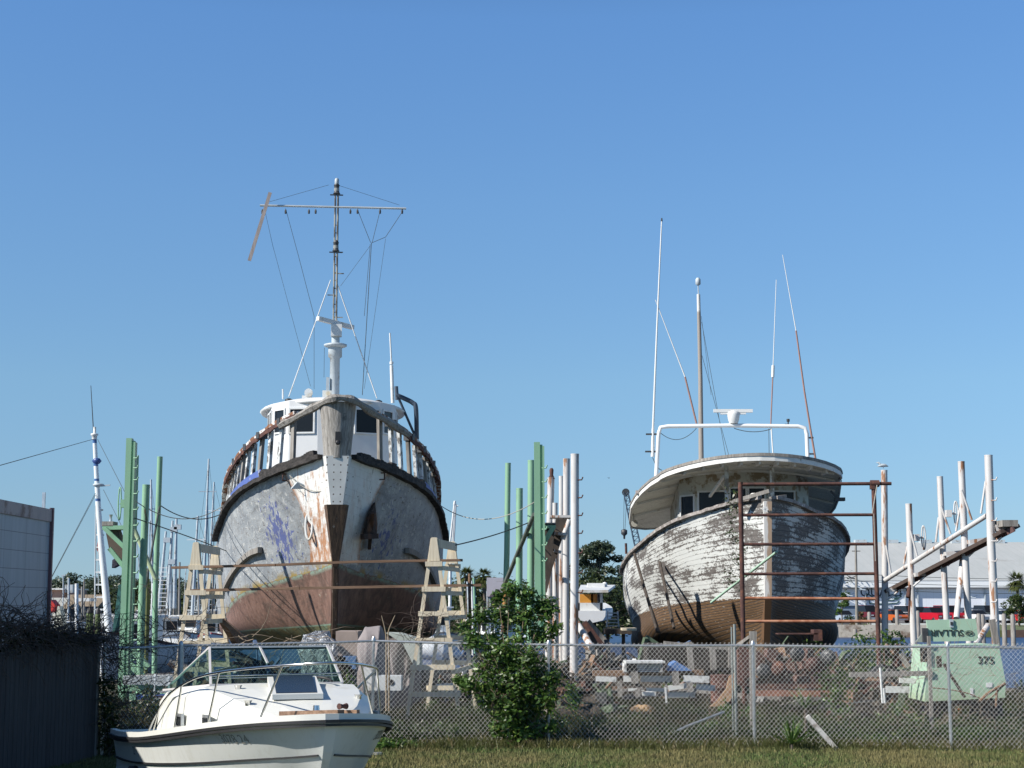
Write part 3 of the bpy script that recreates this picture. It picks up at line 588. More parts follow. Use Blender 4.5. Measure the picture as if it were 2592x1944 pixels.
# visor roof
def rz2(x_, a_): return 6.42 - .0095 * max(0, a_ - 4.5) ** 2 - .045 * x_ * x_
def rw(a_):
    if a_ < 5: q = (5 - a_) / 3.5; return 2.62 * math.sqrt(max(0, 1 - q ** 2.3))
    if a_ > 13: q = (a_ - 13) / 2.6; return 3.3 * math.sqrt(max(0, 1 - q ** 3))
    return 2.62 + (3.3 - 2.62) * min(1, (a_ - 5) / 5) ** .8
AS = [1.5, 1.53, 1.62, 1.8, 2.05, 2.4, 2.9, 3.5, 4.2, 5, 6, 7.5, 9, 10.5, 12, 13, 14, 14.8, 15.3, 15.55]
ups = []; los = []
for a_ in AS:
    w_ = max(rw(a_), .02); xs = [w_ * k / 8 for k in range(-8, 9)]
    ups.append([Vector((x_, a_, rz2(x_, a_) + .09)) for x_ in xs]); los.append([Vector((x_, a_, rz2(x_, a_) - .05)) for x_ in xs])
mb = MB(); mb.grid(ups, True, flip=True)
roof = mb.build('roof_deck', simple('roof_top_canvas', (.42, .42, .40), .8, var=.2), boat2, local=True)
mb = MB(); mb.grid(los, True)
t = NT('beadboard_ceiling'); x, y, z = t.sep(t.obj); fr_ = t.M('FRACT', t.M('MULTIPLY', y, 5.2)); n = t.noise(t.obj, 2.5, 6, .7)
c = t.mix(t.step(n, .35, .68), (.74, .74, .66), (.86, .86, .78)); c = t.mix(t.M('MULTIPLY', t.step(t.noise(t.scl(t.obj, (.5, 4, 1)), 3, 4), .58, .7), .55), c, (.30, .26, .18)); c = t.mix(t.step(fr_, .84, .90), c, (.10, .095, .08))
t.bump(t.M('MULTIPLY', t.step(fr_, .86, .92), -1), .5, .03); ceil = mb.build('roof_ceiling', t.done(c, .7), roof, local=True)
rim = [Vector((u_, a_, 0)) for u_, a_ in [(max(rw(a_), .02), a_) for a_ in AS]]
full = [Vector((-p.x, p.y, 0)) for p in reversed(rim)] + rim
mb = MB(); rr = []
for p in full:
    z_ = rz2(p.x, p.y); d = Vector((p.x, (p.y - 7) * .3, 0)).normalized() * .05
    rr.append([Vector((p.x, p.y, z_ - .11)), Vector((p.x, p.y, z_ - .11)) + d, Vector((p.x, p.y, z_ + .02)) + d])
mb.grid(rr, False); mb.build('roof_fascia', simple('fascia_white', (.72, .72, .69), .7, dirt=(.3, .26, .2), dirt_amt=.25, dscale=3), roof, local=True)
mb = MB(); rr = []
for p in full:
    z_ = rz2(p.x, p.y); d = Vector((p.x, (p.y - 7) * .3, 0)).normalized()
    rr.append([Vector((p.x, p.y, z_ + .02)) + d * .07, Vector((p.x, p.y, z_ + .105)) + d * .06, Vector((p.x, p.y, z_ + .105)) - d * .08])
mb.grid(rr, False); mb.build('roof_edge_moulding', MT['oldwood'], roof, local=True)
for k, x_ in enumerate((-2.0, -1.5, -1.0, -.5, 0, .5, 1.0, 1.5, 2.0)):
    a0 = 1.75 + .32 * x_ * x_ * .9; mb = MB(); mb.bar((x_, a0, rz2(x_, a0) - .12), (x_, a0 + .9, rz2(x_, a0 + .9) - .11), .07, .12, side=(1, 0, 0)); mb.build('rafter', MT['white'], roof, local=True)
for a_ in (3.4, 5.3, 7.5, 9.8, 12):
    w_ = rw(a_) - .12; mb = MB(); q = [Vector((x_, a_, rz2(x_, a_) - .1)) for x_ in [w_ * k / 6 for k in range(-6, 7)]]
    for i in range(12): mb.bar(q[i], q[i + 1], .06, .06, side=(0, 1, 0))
    mb.build('deck_beam', MT['white'], roof, local=True)
# posts and brace
for px in (1840, 1955):
    q0 = FR.at(px, 1275, 3.0); mb = MB(); mb.bar((q0.x, 3.0, q0.z - .35), (q0.x, 3.0, rz2(q0.x, 3) - .1), .11, .11, side=(1, 0, 0)); mb.build('roof_post', simple('post_paint', (.5, .52, .5), .6, dirt=(.2, .17, .13), dirt_amt=.5, dscale=5), boat2, local=True)
q0 = FR.at(1797, 1256, 4.6); q1 = FR.at(1833, 1205, 3.1); mb = MB(); mb.bar(q0, q1, .07, .07); mb.build('roof_brace', MT['white'], boat2, local=True)
# wheelhouse
bs = [(-1.95, 12.5), (-1.95, 6.6), (-1.5, 5.9), (-.55, 5.55), (.55, 5.55), (1.5, 5.9), (1.95, 6.6), (1.95, 12.5)]
mb = MB(); lo_ = [Vector((x_, a_, 3.7)) for x_, a_ in bs]; hi_ = [Vector((x_, a_, rz2(x_, a_) - .06)) for x_, a_ in bs]
for i in range(len(bs) - 1): mb.add([lo_[i], lo_[i + 1], hi_[i + 1], hi_[i]], [(0, 1, 2, 3)])
mb.add([lo_[-1], lo_[0], hi_[0], hi_[-1]], [(0, 1, 2, 3)])
house2 = mb.build('wheelhouse', simple('house_paint', (.55, .56, .5), .7, var=.15, dirt=(.25, .2, .13), dirt_amt=.5, dscale=3), boat2, local=True)
def zwin(i): return rz2(*bs[i]) - .2
def win2(i, u0, u1, dz=.62):
    a = bs[i]; b = bs[i + 1]; zt_ = min(rz2(*a), rz2(*b)) - .58; win(a, b, zt_ - dz, zt_, u0, u1, house2)
win2(2, .1, .9, .8); win2(1, .12, .88, .75); win2(3, .05, .45, .8); win2(3, .55, .95, .8); win2(4, .1, .9, .8); win2(0, .90, .985, .7); win2(0, .74, .84, .7); win2(0, .5, .62, .7)
# arch, radar, mast, antennas
def RP(px, py, a): return FR.at(px, py, a)
AA = 8.0; mb = MB(); pts = [RP(1660, 1222, AA), RP(1664, 1150, AA), RP(1667, 1098, AA), RP(1672, 1082, AA), RP(1690, 1079, AA), RP(1850, 1077, AA), RP(2020, 1079, AA), RP(2037, 1083, AA), RP(2042, 1098, AA), RP(2046, 1200, AA)]
mb.tube(pts, .064, 10); arch = mb.build('roof_arch', simple('arch_white', (.78, .79, .78), .35, var=.03), boat2, local=True)
q = RP(1857, 1072, AA); mb = MB(); mb.lathe((q.x, AA, q.z), [(.13, 0), (.17, .1), (.2, .28), (.18, .36), (.1, .4)], 16); rd2 = mb.build('radar_scanner', MT['white'], boat2, local=True)
mb = MB(); a_ = RP(1806, 1040, AA); b_ = RP(1905, 1040, AA); mb.bar(a_, b_, .1, .12, side=(0, 0, 1)); mb.bar((a_ + b_) / 2 + Vector((-.4, 0, -.08)), (a_ + b_) / 2 + Vector((.4, 0, -.08)), .06, .1, side=(0, 0, 1)); mb.build('radar_bar', MT['white'], rd2, local=True)
mb = MB(); q = RP(1995, 1066, AA); mb.lathe((q.x, AA, q.z - .15), [(.02, 0), (.02, .12), (.05, .14), (.05, .22)], 8); mb.box((q.x - .06, AA, q.z - .1), (.1, .03, .03)); mb.build('anemometer', MT['dark'], boat2, local=True)
MX = 12.5; mb = MB(); q0 = RP(1775, 1180, MX); q1 = RP(1768, 745, MX)
mb.tube([Vector((q0.x, MX, 5.3)), q0, q0.lerp(q1, .5) + Vector((.02, 0, 0)), q1], [.10, .09, .075, .06], 10)
t = NT('bare_mast_wood'); x, y, z = t.sep(t.obj); n = t.noise(t.scl(t.obj, (6, 6, .3)), 3, 6, .7); c = t.mix(t.step(t.M('ADD', n, t.M('MULTIPLY', x, .8)), .3, .55), (.30, .27, .24), (.10, .07, .05)); c = t.mix(t.step(n, .62, .68), c, (.40, .25, .2)); c = t.mix(t.step(z, 12.35, 12.45), c, (.62, .62, .6)); t.bump(n, .6, .03)
ms = mb.build('mast', t.done(c, .85), boat2, local=True)
mb = MB(); q = RP(1767, 735, MX); mb.tube([q1, RP(1767, 716, MX)], .02, 5); mb.lathe(RP(1767, 722, MX), [(.05, 0), (.09, .04), (.09, .2), (.05, .26)], 10); mb.build('masthead_light', MT['greypaint'], ms, local=True)
def ant(pts, m, r0, r1, a=AA, n=None, nm='whip_antenna'):
    mb = MB(); P_ = [RP(x_, y_, a) for x_, y_ in pts]; mb.tube(P_, r0, 6, r1); return mb.build(nm, m, boat2, local=True)
aw = simple('antenna_white', (.7, .7, .68), .4, var=.05); ar = simple('antenna_red_brown', (.3, .17, .14), .7)
ant([(1653, 1085), (1663, 830), (1675, 557)], aw, .036, .02); ant([(1652, 1156), (1653, 1085)], aw, .06, .045); ant([(1675, 560), (1675, 552)], MT['black'], .03, .02)
ant([(1659, 759), (1734, 954)], aw, .012, .022); ant([(1734, 954), (1763, 1072)], ar, .028, .03)
ant([(1965, 708), (1957, 925)], aw, .010, .014); ant([(1957, 925), (1956, 955)], aw, .05, .05); ant([(1956, 955), (1951, 1076)], ar, .02, .02); ant([(1952, 1080), (1958, 1170)], aw, .022, .022)
ant([(1981, 645), (2015, 837)], aw, .010, .016); ant([(2015, 837), (2036, 990), (2051, 1084), (2068, 1186)], ar, .025, .035)
mb = MB()
for px, py in ((1653, 1099), (1651, 1143)): q = RP(px, py, AA); mb.box((q.x, AA, q.z), (.45, .06, .05))
for px, py in ((2053, 1108), (2056, 1149)): q = RP(px, py, AA); mb.box((q.x - .05, AA, q.z), (.25, .05, .05))
mb.build('antenna_bracket', MT['dark'], arch, local=True)
for q in ((1776, 815, 1840, 1170, .008), (1777, 900, 1850, 1172, .008), (1775, 800, 1800, 1000, .006), (1946, 1085, 1947, 1166, .01)): mb = MB(); mb.tube([RP(q[0], q[1], MX - 2), RP(q[2], q[3], MX - 2)], q[4], 5); mb.build('stay', MT['cable'], boat2, local=True)
mb = MB(); mb.rope(RP(1858, 1084, AA), RP(1952, 1086, AA), .1, .012); mb.rope(RP(1672, 1096, AA), RP(1763, 1084, AA), .28, .01); mb.rope(RP(1652, 1158, AA), RP(1676, 1190, AA), .1, .012); mb.build('wiring', MT['cable'], arch, local=True)
q = RP(1906, 1160, 3.2); mb = MB(); mb.lathe((q.x, 3.2, q.z - .16), [(.06, 0), (.05, .04), (.085, .08), (.085, .24), (.04, .28)], 10); mb.build('deck_light', MT['black'], boat2, local=True)
q = RP(2120, 1264, 5.2); mb = MB(); mb.box((q.x + .06, 5.2, q.z), (.3, .25, .1)); mb.bar((q.x + .05, 5.2, q.z), (q.x - .2, 5.2, q.z + .25), .06, .06); mb.build('side_light_bracket', MT['dark'], boat2, local=True)
mb = MB(); mb.rope(RP(1601, 1283, 11.5), RP(1607, 1330, 12.5), .05, .02); mb.lathe(RP(1606, 1325, 12.3), [(.03, 0), (.12, .02), (.12, .05)], 10, (0, -1, 0)); mb.build('rope_coil', MT['rope'], boat2, local=True)
mb = MB(); mb.box(RP(1621, 1246, 8.3), (.3, .3, .1)); mb.build('roof_lamp', simple('pinkish_grey', (.4, .35, .33), .7), boat2, local=True)
for a in (2.2, 6, 10, 14, 17):
    b = thing('keel_block', {6: 'second', 10: 'third', 14: 'fourth', 17: 'rearmost'}[a] + ' set of timber blocks under the peeling white boat\'s keel' if a > 3 else 'foremost timber blocks under the peeling white boat\'s keel', 'blocking', FR.O + FR.D * a, FR.rot, 'blocks under the white boat')
    for k in range(2): m_ = MB(); m_.box((0, 0, .13 + k * .22), (1.1 if k % 2 else .4, .4 if k % 2 else 1.1, .25)); m_.build('timber', MT['darkwood'], b, local=True)
# ================================================================ ground, water, far banks
def poly_obj(name, pts, z, m, kind='structure'):
    mb = MB(); mb.add([(x_, y_, z) for x_, y_ in pts], [tuple(range(len(pts)))]); return tag(mb.build(name, m, origin=(0, 0, 0)), kind=kind)
t = NT('yard_dirt_and_grass'); n = t.noise(t.obj, .9, 6, .65); n2 = t.noise(t.obj, 9, 5, .7)
c = t.mix(t.step(n, .4, .6), (.075, .06, .04), (.03, .042, .016)); c = t.mix(t.step(n2, .5, .7), c, (.12, .10, .065)); t.bump(n2, .6, .05); MT['ground'] = t.done(c, .95)
t = NT('lawn_soil'); n = t.noise(t.obj, 1.2, 5, .6); c = t.mix(t.step(n, .35, .65), (.10, .085, .035), (.055, .075, .022)); MT['lawnsoil'] = t.done(c, .95)
poly_obj('yard_ground', [(-60, 29), (60, 29), (60, 47.5), (11.0, 47.5), (10.9, 64), (2.6, 64), (1.6, 56), (-.2, 56), (-.6, 62), (-8.8, 62), (-9.2, 52), (-60, 52)], 0, MT['ground'])
poly_obj('lawn', [(-60, -30), (60, -30), (60, 29), (-60, 29)], 0, MT['lawnsoil'])
t = NT('harbour_water'); w1 = t.noise(t.scl(t.obj, (1, .45, 1)), 1.1, 4, .6); w2 = t.noise(t.scl(t.obj, (1, .5, 1)), 5, 3, .6)
c = t.mix(t.step(w1, .35, .65), (.012, .03, .085), (.03, .06, .14)); t.bump(t.M('ADD', w1, t.M('MULTIPLY', w2, .35)), .8, .12); MT['water'] = t.done(c, .35, 0, .3)
mb = MB(); mb.add([(-900, 40, -.75), (900, 40, -.75), (900, 1500, -.75), (-900, 1500, -.75)], [(0, 1, 2, 3)]); tag(mb.build('water', MT['water'], origin=(0, 0, 0)), kind='structure')
t = NT('far_grass'); n = t.noise(t.obj, .4, 5, .6); c = t.mix(t.step(n, .35, .65), (.075, .10, .032), (.12, .135, .05)); MT['fargrass'] = t.done(c, .95)
MT['asphalt'] = simple('parking_asphalt', (.16, .155, .15), .9, var=.15, scale=.5)
MT['sand'] = simple('shore_sand', (.30, .25, .18), .9, var=.2, scale=.6)
def slab(name, x0, y0, x1, y1, z0, z1, m):
    mb = MB(); mb.bb((x0, y0, z0), (x1, y1, z1)); return tag(mb.build(name, m), kind='structure')
slab('far_bank', 18, 150, 700, 1400, -2, -.15, MT['fargrass'])
slab('parking_lot', 18.4, 181, 690, 262, -.14, -.02, MT['asphalt'])
slab('left_bank', -700, 172, 17.5, 1400, -2, -.1, MT['fargrass'])
slab('quay_pavement', -690, 173, 17, 215, -.09, -.03, MT['sand'])
for x0, y0, x1, y1 in ((-60, 51.6, -9.4, 51.95), (11.2, 47.1, 60, 47.4)):
    mb = MB(); mb.bb((x0, y0, -2), (x1, y1 + .3, .05)); tag(mb.build('seawall', MT['oldwood']), 'low timber seawall at the yard edge, ' + ('left by the green posts' if x0 < 0 else 'right by the green compressor'), 'seawall')
# timber seawall on the far bank (right)
mb = MB(); a = P(2105, 1618, 148.6); mb.bb((a.x - 8, 149.2, -2), (a.x + 9, 149.8, .35)); wl_ = mb.build('seawall', simple('concrete_seawall', (.50, .45, .37), .8, dirt=(.2, .14, .1), dirt_amt=.45, dscale=.5)); tag(wl_, 'pale concrete seawall panels on the far bank right of the peeling boat', 'seawall')
mb = MB(); mb.bb((44, 149.2, -2), (110, 149.9, -.1)); tag(mb.build('seawall', simple('brown_bulkhead', (.10, .06, .045), .9)), 'dark brown bulkhead of the far bank behind the compressor', 'seawall')
# ================================================================ foliage helper
def leafmat(name, c1, c2, c3=None, ns=.7):
    t = NT(name); n = t.noise(t.obj, ns, 3, .6); n2 = t.noise(t.obj, 14 * ns, 2)
    c = t.mix(t.step(n, .35, .65), c1, c2)
    if c3: c = t.mix(t.step(n2, .58, .66), c, c3)
    m = t.done(c, .42)
    tr = t.n('ShaderNodeBsdfTranslucent'); t.put(tr.inputs[0], c); mx = t.n('ShaderNodeMixShader'); mx.inputs[0].default_value = .3
    out = t.t.nodes['Material Output']; t.L(t.b.outputs[0], mx.inputs[1]); t.L(tr.outputs[0], mx.inputs[2]); t.L(mx.outputs[0], out.inputs[0]); return m
LM = {'oak': leafmat('oak_leaves', (.03, .05, .018), (.075, .10, .03), (.11, .13, .045), .25), 'pine': leafmat('pine_needles', (.035, .055, .032), (.07, .095, .05), None, .3),
      'shrub': leafmat('shrub_leaves', (.030, .07, .014), (.08, .16, .028), (.22, .29, .06), 1.2), 'far': leafmat('distant_leaves', (.05, .075, .05), (.085, .11, .065), None, .08),
      'palm': leafmat('palm_fronds', (.05, .07, .02), (.10, .12, .035), (.2, .17, .07), .6), 'weed': leafmat('weed_leaves', (.022, .042, .010), (.055, .09, .02), (.13, .12, .05), 1.0)}
MT['bark'] = simple('bark', (.13, .105, .08), .9, var=.3, scale=5, bump=.6)
def leaves(mb, c, r, n, size, R=rnd, flat=.55, shell=.55):
    c = Vector(c)
    for _ in range(n):
        d = Vector((R.gauss(0, 1), R.gauss(0, 1), R.gauss(0, 1))).normalized(); k = shell + (1 - shell) * R.random(); 
        p = c + Vector((d.x * r[0], d.y * r[1], d.z * r[2])) * k
        s = size * R.uniform(.6, 1.4); a = Vector((R.gauss(0, 1), R.gauss(0, 1), R.gauss(0, 1) * flat)).normalized(); b = a.cross(d + Vector((R.gauss(0, .5), R.gauss(0, .5), R.gauss(0, .5) + .3)))
        if b.length < 1e-3: continue
        b.normalize(); mb.add([p - a * s, p + b * s * .45, p + a * s, p - b * s * .45], [(0, 1, 2, 3)])
def tree(name, label, loc, h, w_, lm, n=2600, leaf=.22, clumps=26, trunk_h=.35, R=None, group=None, cat='tree', crown=(1, 1)):
    R = R or rnd; loc = Vector(loc); root = thing(name, label, cat, loc, 0, group)
    tb = MB(); top = loc + Vector((R.uniform(-.05, .05) * h, 0, h * .8)); tb.tube(spline([loc, loc + Vector((R.uniform(-.03, .03) * h, 0, h * .3)), loc.lerp(top, .65), top], 8), h * .022, 7, h * .006)
    cb = MB(); per = n // clumps
    for k in range(clumps):
        a = R.uniform(0, 6.28); u_ = R.random(); zz = trunk_h + (1 - trunk_h) * u_; wr = w_ * math.sin(math.pi * min(.95, .22 + .72 * u_)) * R.uniform(.3, 1.0) * .5
        c = loc + Vector((math.cos(a) * wr, math.sin(a) * wr, zz * h * .93)); rr = w_ * (R.uniform(.07, .13) if lm == LM['pine'] else R.uniform(.10, .2))
        leaves(cb, c, (rr * 1.25, rr * 1.25, rr * .75), per, leaf, R)
        if k % 3 == 0: tb.tube([loc + Vector((0, 0, zz * h * .6)), c], h * .007, 5, h * .002)
    tb.build('trunk', MT['bark'], root); cb.build('crown', lm, root); return root
# distant tree line, left
R1 = random.Random(3)
far = [(95, 1478, 16), (140, 1470, 14), (178, 1452, 15), (215, 1468, 13), (255, 1462, 15), (300, 1463, 15), (345, 1466, 13), (395, 1468, 13), (440, 1470, 13), (490, 1470, 14), (60, 1475, 15), (540, 1475, 14)]
wh = ['with a pointed top at the trailer corner', 'low and rounded above the pink building', 'the tallest dark dome above the thatched hut', 'level topped right of the dark dome', 'behind the ladder mast', 'behind the green posts', 'just right of the green posts', 'behind the bundle of thin masts', 'behind the left trestle', 'at the grey trawler\'s left side', 'behind the white trailer', 'behind the grey trawler\'s hull']
for (px, py, hh), wd_ in zip(far, wh):
    Y = 260 + R1.uniform(-12, 12); p = P(px, 1500, Y); zt_ = P(px, py, Y).z; tree('broadleaf_tree', 'distant dark tree ' + wd_, (p.x, Y, -.1), zt_ + .1, 9, LM['far'], 4200, .26, 26, .12, R1, 'far tree line behind the harbour')
for px, py, Y, lab in ((330, 1485, 200, 'bright green bushy tree behind the ladder mast'), (430, 1500, 190, 'low green tree behind the bundle of thin masts'), (860, 1480, 190, 'low tree hidden behind the grey trawler')):
    p = P(px, 1500, Y); tree('broadleaf_tree', lab, (p.x, Y, -.1), P(px, py, Y).z + .1, 9, LM['oak'], 1500, .35, 20, .1, R1)
# trees between the boats
for px, py, Y, w_, kind, lab, n_, lf, th_ in (
    (1512, 1356, 130, 5.4, 'pine', 'tall dark pine tree with open layered crown behind the white cruiser', 11000, .15, .22),
    (1592, 1420, 128, 6, 'pine', 'shorter dark pine tree against the peeling boat\'s left side', 7000, .15, .08),
    (1470, 1450, 126, 5, 'oak', 'dark bushy tree right beside the white posts', 2600, .16, .05),
    (1540, 1455, 124, 7, 'oak', 'low dark tree directly behind the white cruiser roof', 2600, .16, .05),
    (1230, 1462, 140, 8, 'oak', 'dark green tree behind the grey metal sign', 2800, .18, .05),
    (1165, 1470, 142, 7, 'oak', 'dark green tree behind the right trestle', 2500, .18, .05), (1335, 1480, 140, 8, 'oak', 'low dark tree behind the green posts in the middle', 1800, .2, .05),
    (2050, 1363, 230, 12, 'far', 'bare topped tree rising over the warehouse roof', 1200, .2, .3)):
    p = P(px, 1520, Y); tree('pine_tree' if kind == 'pine' else 'broadleaf_tree', lab, (p.x, Y, -.1), P(px, py, Y).z + .1, w_, LM[kind], n_, lf, 80 if kind == 'pine' else 46, th_, R1)
def palm(px, py, Y, r, label, base_px=None, n=60, R=R1, thick=.14):
    top = P(px, py, Y); loc = P(base_px or px, 1540, Y); loc.z = -.1; root = thing('palm_tree', label, 'palm', loc)
    mb = MB(); mb.tube(spline([loc, loc.lerp(top, .5) + Vector((.08 * r, 0, 0)), top], 8), thick, 8, thick * .8); mb.build('trunk', MT['bark'], root)
    mb = MB()
    for k in range(n):
        a = R.uniform(0, 6.28); el = R.uniform(-.7, 1.35); d = Vector((math.cos(a) * math.cos(el), math.sin(a) * math.cos(el), math.sin(el))); L = r * R.uniform(.8, 1.1)
        s = d.cross(Vector((0, 0, 1)));  s = s.normalized() if s.length > .05 else Vector((1, 0, 0))
        q = [top + d * (L * t_) - Vector((0, 0, .35 * L * t_ * t_)) for t_ in (0, .35, .6)]
        for w_ in range(-5, 6):
            e = q[2] + (d * 1.0 + s * w_ * .16).normalized() * L * (.45 - .02 * abs(w_)) + Vector((0, 0, -.12 * L - .012 * w_ * w_ * L)); m_ = q[1] + s * (w_ * .02 * L)
            mb.add([m_ - s * .05 * L, e, m_ + s * .05 * L], [(0, 1, 2)])
    mb.build('fronds', LM['palm'], root); return root
palm(2572, 1470, 175, 1.45, 'round headed fan palm in front of the warehouse at the right edge', 2578)
palm(1180, 1456, 137, 1.15, 'left of two fan palms showing above the trees by the right trestle', n=50); palm(1224, 1458, 137, 1.15, 'right of two fan palms, next to the grey metal sign', n=50)
tree('broadleaf_tree', 'small orange tinged tree under the fan palm at the right edge', tuple(P(2580, 1560, 172).xy) + (-.1,), P(2580, 1502, 172).z + .1, 3.4, LM['weed'], 2400, .13, 18, .2, R1)
tree('shrub', 'yellow green bush on the far bank beside the peeling boat\'s stern', tuple(P(2132, 1560, 176).xy) + (-.1,), P(2132, 1490, 176).z + .1, 2.2, LM['shrub'], 1500, .12, 14, .1, R1, cat='bush')
tree('shrub', 'small brown bush at the foot of the utility pole', tuple(P(2178, 1560, 165).xy) + (-.1,), 1.5, 1.8, leafmat('brown_leaves', (.12, .07, .03), (.1, .09, .03)), 800, .1, 10, .1, R1, cat='bush')
# bare winter tree
p = P(1260, 1500, 138); mb = MB()
def branch(mb, p, d, L, r, k):
    e = p + d * L; mb.tube([p, p.lerp(e, .5) + Vector((rnd.uniform(-.05, .05) * L, 0, 0)), e], r, 4, r * .5)
    if k > 0:
        for _ in range(3): branch(mb, p.lerp(e, rnd.uniform(.5, 1)), (d + Vector((rnd.uniform(-.7, .7), rnd.uniform(-.5, .5), rnd.uniform(-.2, .5)))).normalized(), L * .65, r * .55, k - 1)
branch(mb, Vector((p.x, 138, -.1)), Vector((0, 0, 1)), 2.2, .08, 4); tag(mb.build('bare_tree', simple('grey_twigs', (.32, .29, .27), .9)), 'leafless grey tree beside the grey metal sign', 'tree')
# ================================================================ warehouse, right bank
YW = 235.0; x0 = P(1990, 1500, YW).x; x1 = P(2592, 1500, YW).x + 40; ze = P(2300, 1470, YW).z; zr_ = P(2300, 1380, YW).z
wh_ = thing('warehouse', 'long white metal warehouse with pale grey sloping roof across the water', 'building', ((x0 + x1) / 2, YW, -.1))
t = NT('white_metal_siding'); x, y, z = t.sep(t.obj); f = t.M('FRACT', t.M('MULTIPLY', x, 1.0)); c = t.mix(t.step(f, .9, .95), (.70, .74, .80), (.6, .64, .70)); n = t.noise(t.obj, .2, 3); c = t.mix(t.step(n, .3, .7), c, (.72, .75, .80)); MT['siding'] = t.done(c, .6)
t = NT('grey_metal_roof'); x, y, z = t.sep(t.obj); f = t.M('FRACT', t.M('MULTIPLY', x, .8)); n = t.noise(t.scl(t.obj, (1, .3, 1)), .18, 6, .7); c = t.mix(t.step(n, .35, .7), (.38, .40, .39), (.46, .47, .46)); c = t.mix(t.M('MULTIPLY', t.step(t.noise(t.obj, .12, 6, .7), .62, .7), .5), c, (.28, .27, .25)); c = t.mix(t.M('MULTIPLY', t.step(f, .93, .96), .3), c, (.25, .26, .26)); MT['mroof'] = t.done(c, .6)
mb = MB(); mb.bb((x0, YW, -.1), (x1, YW + 60, ze)); wall_ = mb.build('wall', MT['siding'], wh_)
mb = MB(); mb.add([(x0 - .5, YW - .8, ze), (x1, YW - .8, ze), (x1, YW + 28, zr_ + 1.4), (x0 - .5, YW + 28, zr_ + 1.4), (x1, YW + 60, ze), (x0 - .5, YW + 60, ze)], [(0, 1, 2, 3), (3, 2, 4, 5)]); mb.add([(x0 - .5, YW - .8, ze), (x0 - .5, YW + 28, zr_ + 1.4), (x0 - .5, YW + 60, ze)], [(0, 1, 2)]); roof_ = mb.build('roof', MT['mroof'], wh_)
zf = P(2300, 1487, YW).z; mb = MB(); mb.bb((x0 - .4, YW - .75, zf), (x1, YW - .1, ze - .02)); mb.build('fascia', simple('bright_white_fascia', (.8, .82, .82), .4, var=.02), wh_)
mb = MB(); mb.bb((x0 - .3, YW - .8, zf - .12), (x1, YW - .7, zf - .01)); mb.build('gutter', MT['dark'], wh_)
for px in (2190, 2290, 2322, 2492, 2588): p = P(px, 1500, YW); mb = MB(); mb.bb((p.x - .07, YW - .3, 0), (p.x + .07, YW - .08, zf - .15)); mb.build('downpipe', MT['greypaint'], wh_)
for px in (2180, 2260, 2345, 2424, 2530): p = P(px, 1381, YW + 27); mb = MB(); mb.bb((p.x - .9, YW + 27, zr_ + 1.2), (p.x + .9, YW + 28.4, zr_ + 1.75)); mb.build('ridge_vent', MT['greypaint'], roof_)
for px, py0, w_ in ((2245, 1540, 3.4), (2140, 1541, 2), (2360, 1538, 2.6), (2458, 1538, 3.6), (2560, 1540, 3.6)):        # doors and awning
    p = P(px, py0, YW); mb = MB(); mb.bb((p.x - w_, YW - .06, -.05), (p.x + w_, YW - .01, p.z)); mb.build('door', simple('shaded_door%d' % px, (.10, .13, .18), .6), wh_)
def put_text(s, size, px, py, Y, name, mat, parent, bold=0, sy=1, rot=0, sx=1, dy=-.03):
    vs, fs = text_mb(s, size, .002, bold); c_ = P(px, py, Y); M = Matrix.Rotation(math.pi / 2, 3, 'X') @ Matrix.Rotation(rot, 3, 'Z')
    mb = MB(); mb.add([Vector((c_.x, Y + dy, c_.z)) + M @ Vector((v.x * sx, v.y * sy, v.z)) for v in vs], fs); return mb.build(name, mat, parent)
sgn_m = simple('sign_dark_green', (.05, .11, .11), .6)
put_text('QUALITY', 1.75, 2242, 1500, YW, 'sign_lettering', simple('sign_black', (.02, .03, .05), .6), wh_, .015, sy=1.0); put_text('BOATS', .95, 2244, 1510, YW, 'sign_lettering', sgn_m, wh_, .0); 
mb = MB()
for pts in ([(2192, 1503), (2200, 1505), (2212, 1514), (2225, 1518)], [(2192, 1510), (2200, 1514), (2208, 1519)], [(2200, 1520), (2202, 1528), (2240, 1529), (2270, 1527), (2276, 1521)], [(2265, 1509), (2278, 1507), (2284, 1502)], [(2262, 1514), (2276, 1513), (2282, 1509)], [(2240, 1519), (2258, 1520), (2275, 1515)]):
    mb.tube([P(x_, y_, YW - .05) for x_, y_ in pts], .09, 4)
mb.build('sign_emblem', sgn_m, wh_)
# blue porch shed
p = P(2148, 1560, 190); sh = thing('shed', 'small blue grey shed with a pointed roof beside the parked cars', 'shed', (p.x, 190, -.1))
mb = MB(); mb.bb((p.x - 1.0, 190, -.1), (p.x + .9, 192, P(2148, 1533, 190).z)); mb.build('wall', simple('shed_blue_grey', (.16, .21, .28), .7), sh)
z0 = P(2148, 1533, 190).z; z1 = P(2148, 1517, 190).z; mb = MB(); b_ = [Vector((p.x - 1.2, 189.8, z0)), Vector((p.x + 1.1, 189.8, z0)), Vector((p.x + 1.1, 192.2, z0)), Vector((p.x - 1.2, 192.2, z0))]; mb.add(b_ + [Vector((p.x, 191, z1))], [(0, 1, 4), (1, 2, 4), (2, 3, 4), (3, 0, 4), (3, 2, 1, 0)]); mb.build('roof', simple('shed_roof', (.17, .21, .27), .6), sh)
